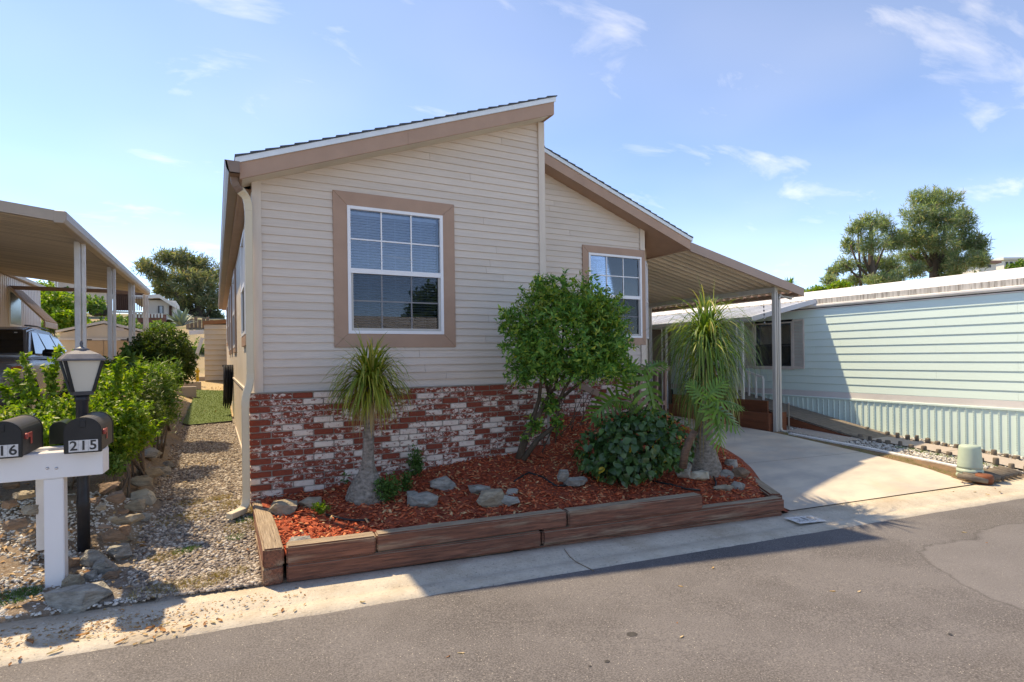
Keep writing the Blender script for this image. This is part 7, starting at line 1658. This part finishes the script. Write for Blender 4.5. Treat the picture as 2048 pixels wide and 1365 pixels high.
# stray pebbles on the gutter strip at left
n = 120; x = rng.uniform(-1.6, .3, n); k = np.abs(rng.normal(.42, .13, n)); y = street_y(x) + np.clip(k, .02, .62)
tag(pebbles('strip_pebbles', np.stack([x, y], -1), lambda a, b: street_z(a) + .016, .004, .011, MT['whitepebble']), 'stray pebbles spilled on the gutter strip', 'gravel')

# ================================================================== HOUSES ON THE HILLSIDE
HY = 38.5
H = lambda px, py, y=HY: at_y(px, py, y)
dh = thing('hillside_house', 'white gabled house with dark brown deck on the left hillside', 'house', tuple(H(300, 650)))
def slab(nm, x0, y0, x1, y1, mat, par, y=HY, th=.3): a, b = H(x0, y0, y), H(x1, y1, y); return part(nm, MB().box((a.x, y, a.z), (b.x, y + th, b.z)), mat, par)
slab('wall', 288, 600, 352, 640, MT['housewhite'], dh, HY, 4.0)
rfq = [H(262, 592), H(320, 591), H(352, 612), H(352, 618), H(320, 598), H(262, 600)]
part('roof', MB().prism([(p.x, HY - .5, p.z) for p in rfq], [(p.x, HY + 5, p.z) for p in rfq]), MT['housewhite'], dh)
w_ = slab('window', 316, 612, 327, 628, MT['darkmetal'], dh, HY - .06, .05); slab('pane', 319, 613, 325, 627, surf('pale pane', (.35, .42, .48), None, .2, 2, bmp=0), w_, HY - .08, .015)
slab('door', 338, 612, 344, 634, MT['oldbrown'], dh, HY - .06, .05)
slab('deck_edge', 216, 622, 292, 627, MT['housewhite'], dh, HY - 1.6, .3)
part('post', MB().beam(H(351, 640), H(351, 612), .2, .2), MT['housewhite'], dh)
for px in np.arange(218, 291, 4.2): slab('baluster', px, 592 + (px - 218) * .03, px + 2.6, 622, MT['oldbrown'], dh, HY - 1.55, .06)
slab('deck_rail', 216, 586, 292, 591, MT['oldbrown'], dh, HY - 1.6, .12)
slab('deck_screen', 232, 588, 262, 622, MT['oldbrown'], dh, HY - 1.4, .05)
slab('brick_base', 262, 628, 332, 646, surf('red brick wall', (.26, .10, .075), (.16, .07, .05), .9, 8, bmp=.3), dh, HY - 1.3, .4)
for k in range(9): slab('lattice', 270 + k * 6.5, 627, 274 + k * 6.5, 636, MT['housewhite'], dh, HY - 1.36, .04)
wbx = thing('white_outbuilding', 'pale pink shed wall standing beside the brown deck', 'shed', tuple(H(190, 618)))
slab('wall', 172, 584, 213, 616, MT['housepink'], wbx, HY - 2, 2.0); slab('roof', 166, 580, 215, 584.5, MT['white'], wbx, HY - 2.2, 2.6); slab('dark_base', 178, 616.5, 213, 630, MT['hedgecore'], wbx, HY - 1.9, 1.5)
phs = thing('hillside_house', 'pink stucco house with dark arched opening high on the left slope', 'house', tuple(H(140, 600, 42)))
slab('wall', 96, 553, 172, 600, MT['housepink'], phs, 42, 4)
a = H(134, 582, 42); r_ = (H(145, 582, 42).x - H(122, 582, 42).x) / 2
part('arch', MB().prism([(a.x + r_ * math.cos(q), 41.95, a.z + r_ * .8 * math.sin(q)) for q in np.linspace(0, math.pi, 14)], [(a.x + r_ * math.cos(q), 42.1, a.z + r_ * .8 * math.sin(q)) for q in np.linspace(0, math.pi, 14)]), MT['hedgecore'], phs)
slab('column', 108, 556, 111, 592, MT['white'], phs, 41.5, .2); slab('column', 114, 556, 116, 592, MT['white'], phs, 41.5, .2); slab('roof', 90, 548, 230, 555, MT['housewhite'], phs, 41.4, 5); slab('grey_wall', 172, 565, 226, 590, MT['nwall'], phs, 42.5, 3)
rw = thing('retaining_wall', 'broken brown block wall at the top of the slope by the pine', 'wall', tuple(H(400, 650, 40)))
for k in range(7): slab('block', 372 + k * 8, 640 - (k % 3) * 3, 379 + k * 8, 664, MT['brown_rock'], rw, 36 + .2 * k, .5)
# houses far off on the rise to the right
def far_house(label, x0, y0, x1, y1, t_, wall, roofm, wins):
    a, b = at_t(x0, y0, t_), at_t(x1, y1, t_); w_ = (b - a).length; c = (a + b) / 2
    t = thing('far_house', label, 'house', (c.x, c.y, b.z), 'houses on the far rise')
    u_ = Vector((b.x - a.x, b.y - a.y, 0)).normalized(); v_ = Vector((-u_.y, u_.x, 0))
    if v_.dot(FWD) < 0: v_ = -v_
    m_ = lambda p, q, z: tuple(Vector((a.x, a.y, 0)) + u_ * p + v_ * q + Vector((0, 0, z))); W_ = Vector((b.x - a.x, b.y - a.y, 0)).length
    part('wall', MB().mbox(m_, (0, 0, b.z - 6), (W_, 8, a.z)), wall, t)
    part('roof', MB().mbox(m_, (-.8, -.8, a.z + .01), (W_ + .8, 9, a.z + .7)), roofm, t)
    for (p0, p1) in wins: 
        f = part('window', MB().mbox(m_, (W_ * p0, -.06, b.z + .25 * (a.z - b.z)), (W_ * p1, -.001, b.z + .8 * (a.z - b.z))), MT['darkglass'] if False else MT['darkmetal'], t)
far_house('low red roofed house on the far rise right of the pines', 1958, 528, 1992, 538, 150, MT['housewhite'], MT['tileroof'], [(.1, .3), (.5, .7)])
far_house('white boxy house at the top right on the far rise', 2008, 521, 2046, 536, 160, MT['housewhite'], MT['housewhite'], [(.08, .22), (.3, .45), (.6, .9)])
bush('far_tree', 'round dark tree beside the white house on the far rise', [(120, A(2032, 537, 150), (2.2, 2.2, 1.4)), (60, A(2046, 530, 150), (1.8, 1.8, 1.6))], 10, (.5, .9), (.3, .5), LM['mid'], A(2032, 545, 150), twig=1.0)

# ================================================================== ACROSS THE STREET (unseen behind the camera: added for bounced sunlight and window reflections)
ac = thing('mobile_home', 'cream home across the street mirrored in the front window', 'house', (5, -11, 0))
part('wall', MB().box((-3, -14.5, 0), (14, -10.0, 2.9)), MT['housewhite'], ac)
part('roof', MB().prism([(-3.4, -9.6, 2.9), (-3.4, -12.2, 3.7), (-3.4, -15, 2.9)], [(14.4, -9.6, 2.9), (14.4, -12.2, 3.7), (14.4, -15, 2.9)]), MT['housewhite'], ac)
for x in (-1.5, 2.5, 7.0, 11.0): part('window', MB().box((x, -9.99, 1.1), (x + 1.3, -9.95, 2.3)), MT['darkmetal'], ac)
part('door', MB().box((5.2, -9.99, .2), (6.1, -9.95, 2.3)), MT['trim'], ac)
kind(link('opposite_bounce_sheet', np_mesh(np.array([(x, y, .03) for y in (-9.9, -2.7) for x in (-30.0, 40.0)]), np.array([(0, 1, 3, 2)])), MT['concrete']), 'structure')  # unseen pale concrete sheet, added to bounce sun onto the shaded front
for (x, y, h, lab) in ((-1.0, -17.5, 7.0, 'left leafy tree across the street mirrored in the front window'), (11.5, -17.0, 6.2, 'right leafy tree across the street mirrored in the front window')):
    t = thing('street_tree', lab, 'tree', (x, y, 0), 'trees across the street')
    part('trunk', MB().tube([(x, y, 0), (x + .1, y, h * .35), (x, y, h * .6)], [.22, .17, .1], 8), MT['bark'], t, True)
    crown('crown', twig_leaves([(260, (x, y, h * .72), (2.2, 2.0, h * .28)), (120, (x - 1.2, y, h * .58), (1.3, 1.3, 1.1)), (120, (x + 1.3, y, h * .6), (1.2, 1.2, 1.0))], 9, (.25, .4), (.14, .22), .2, .8, .1, .5), LM['mid'], t)
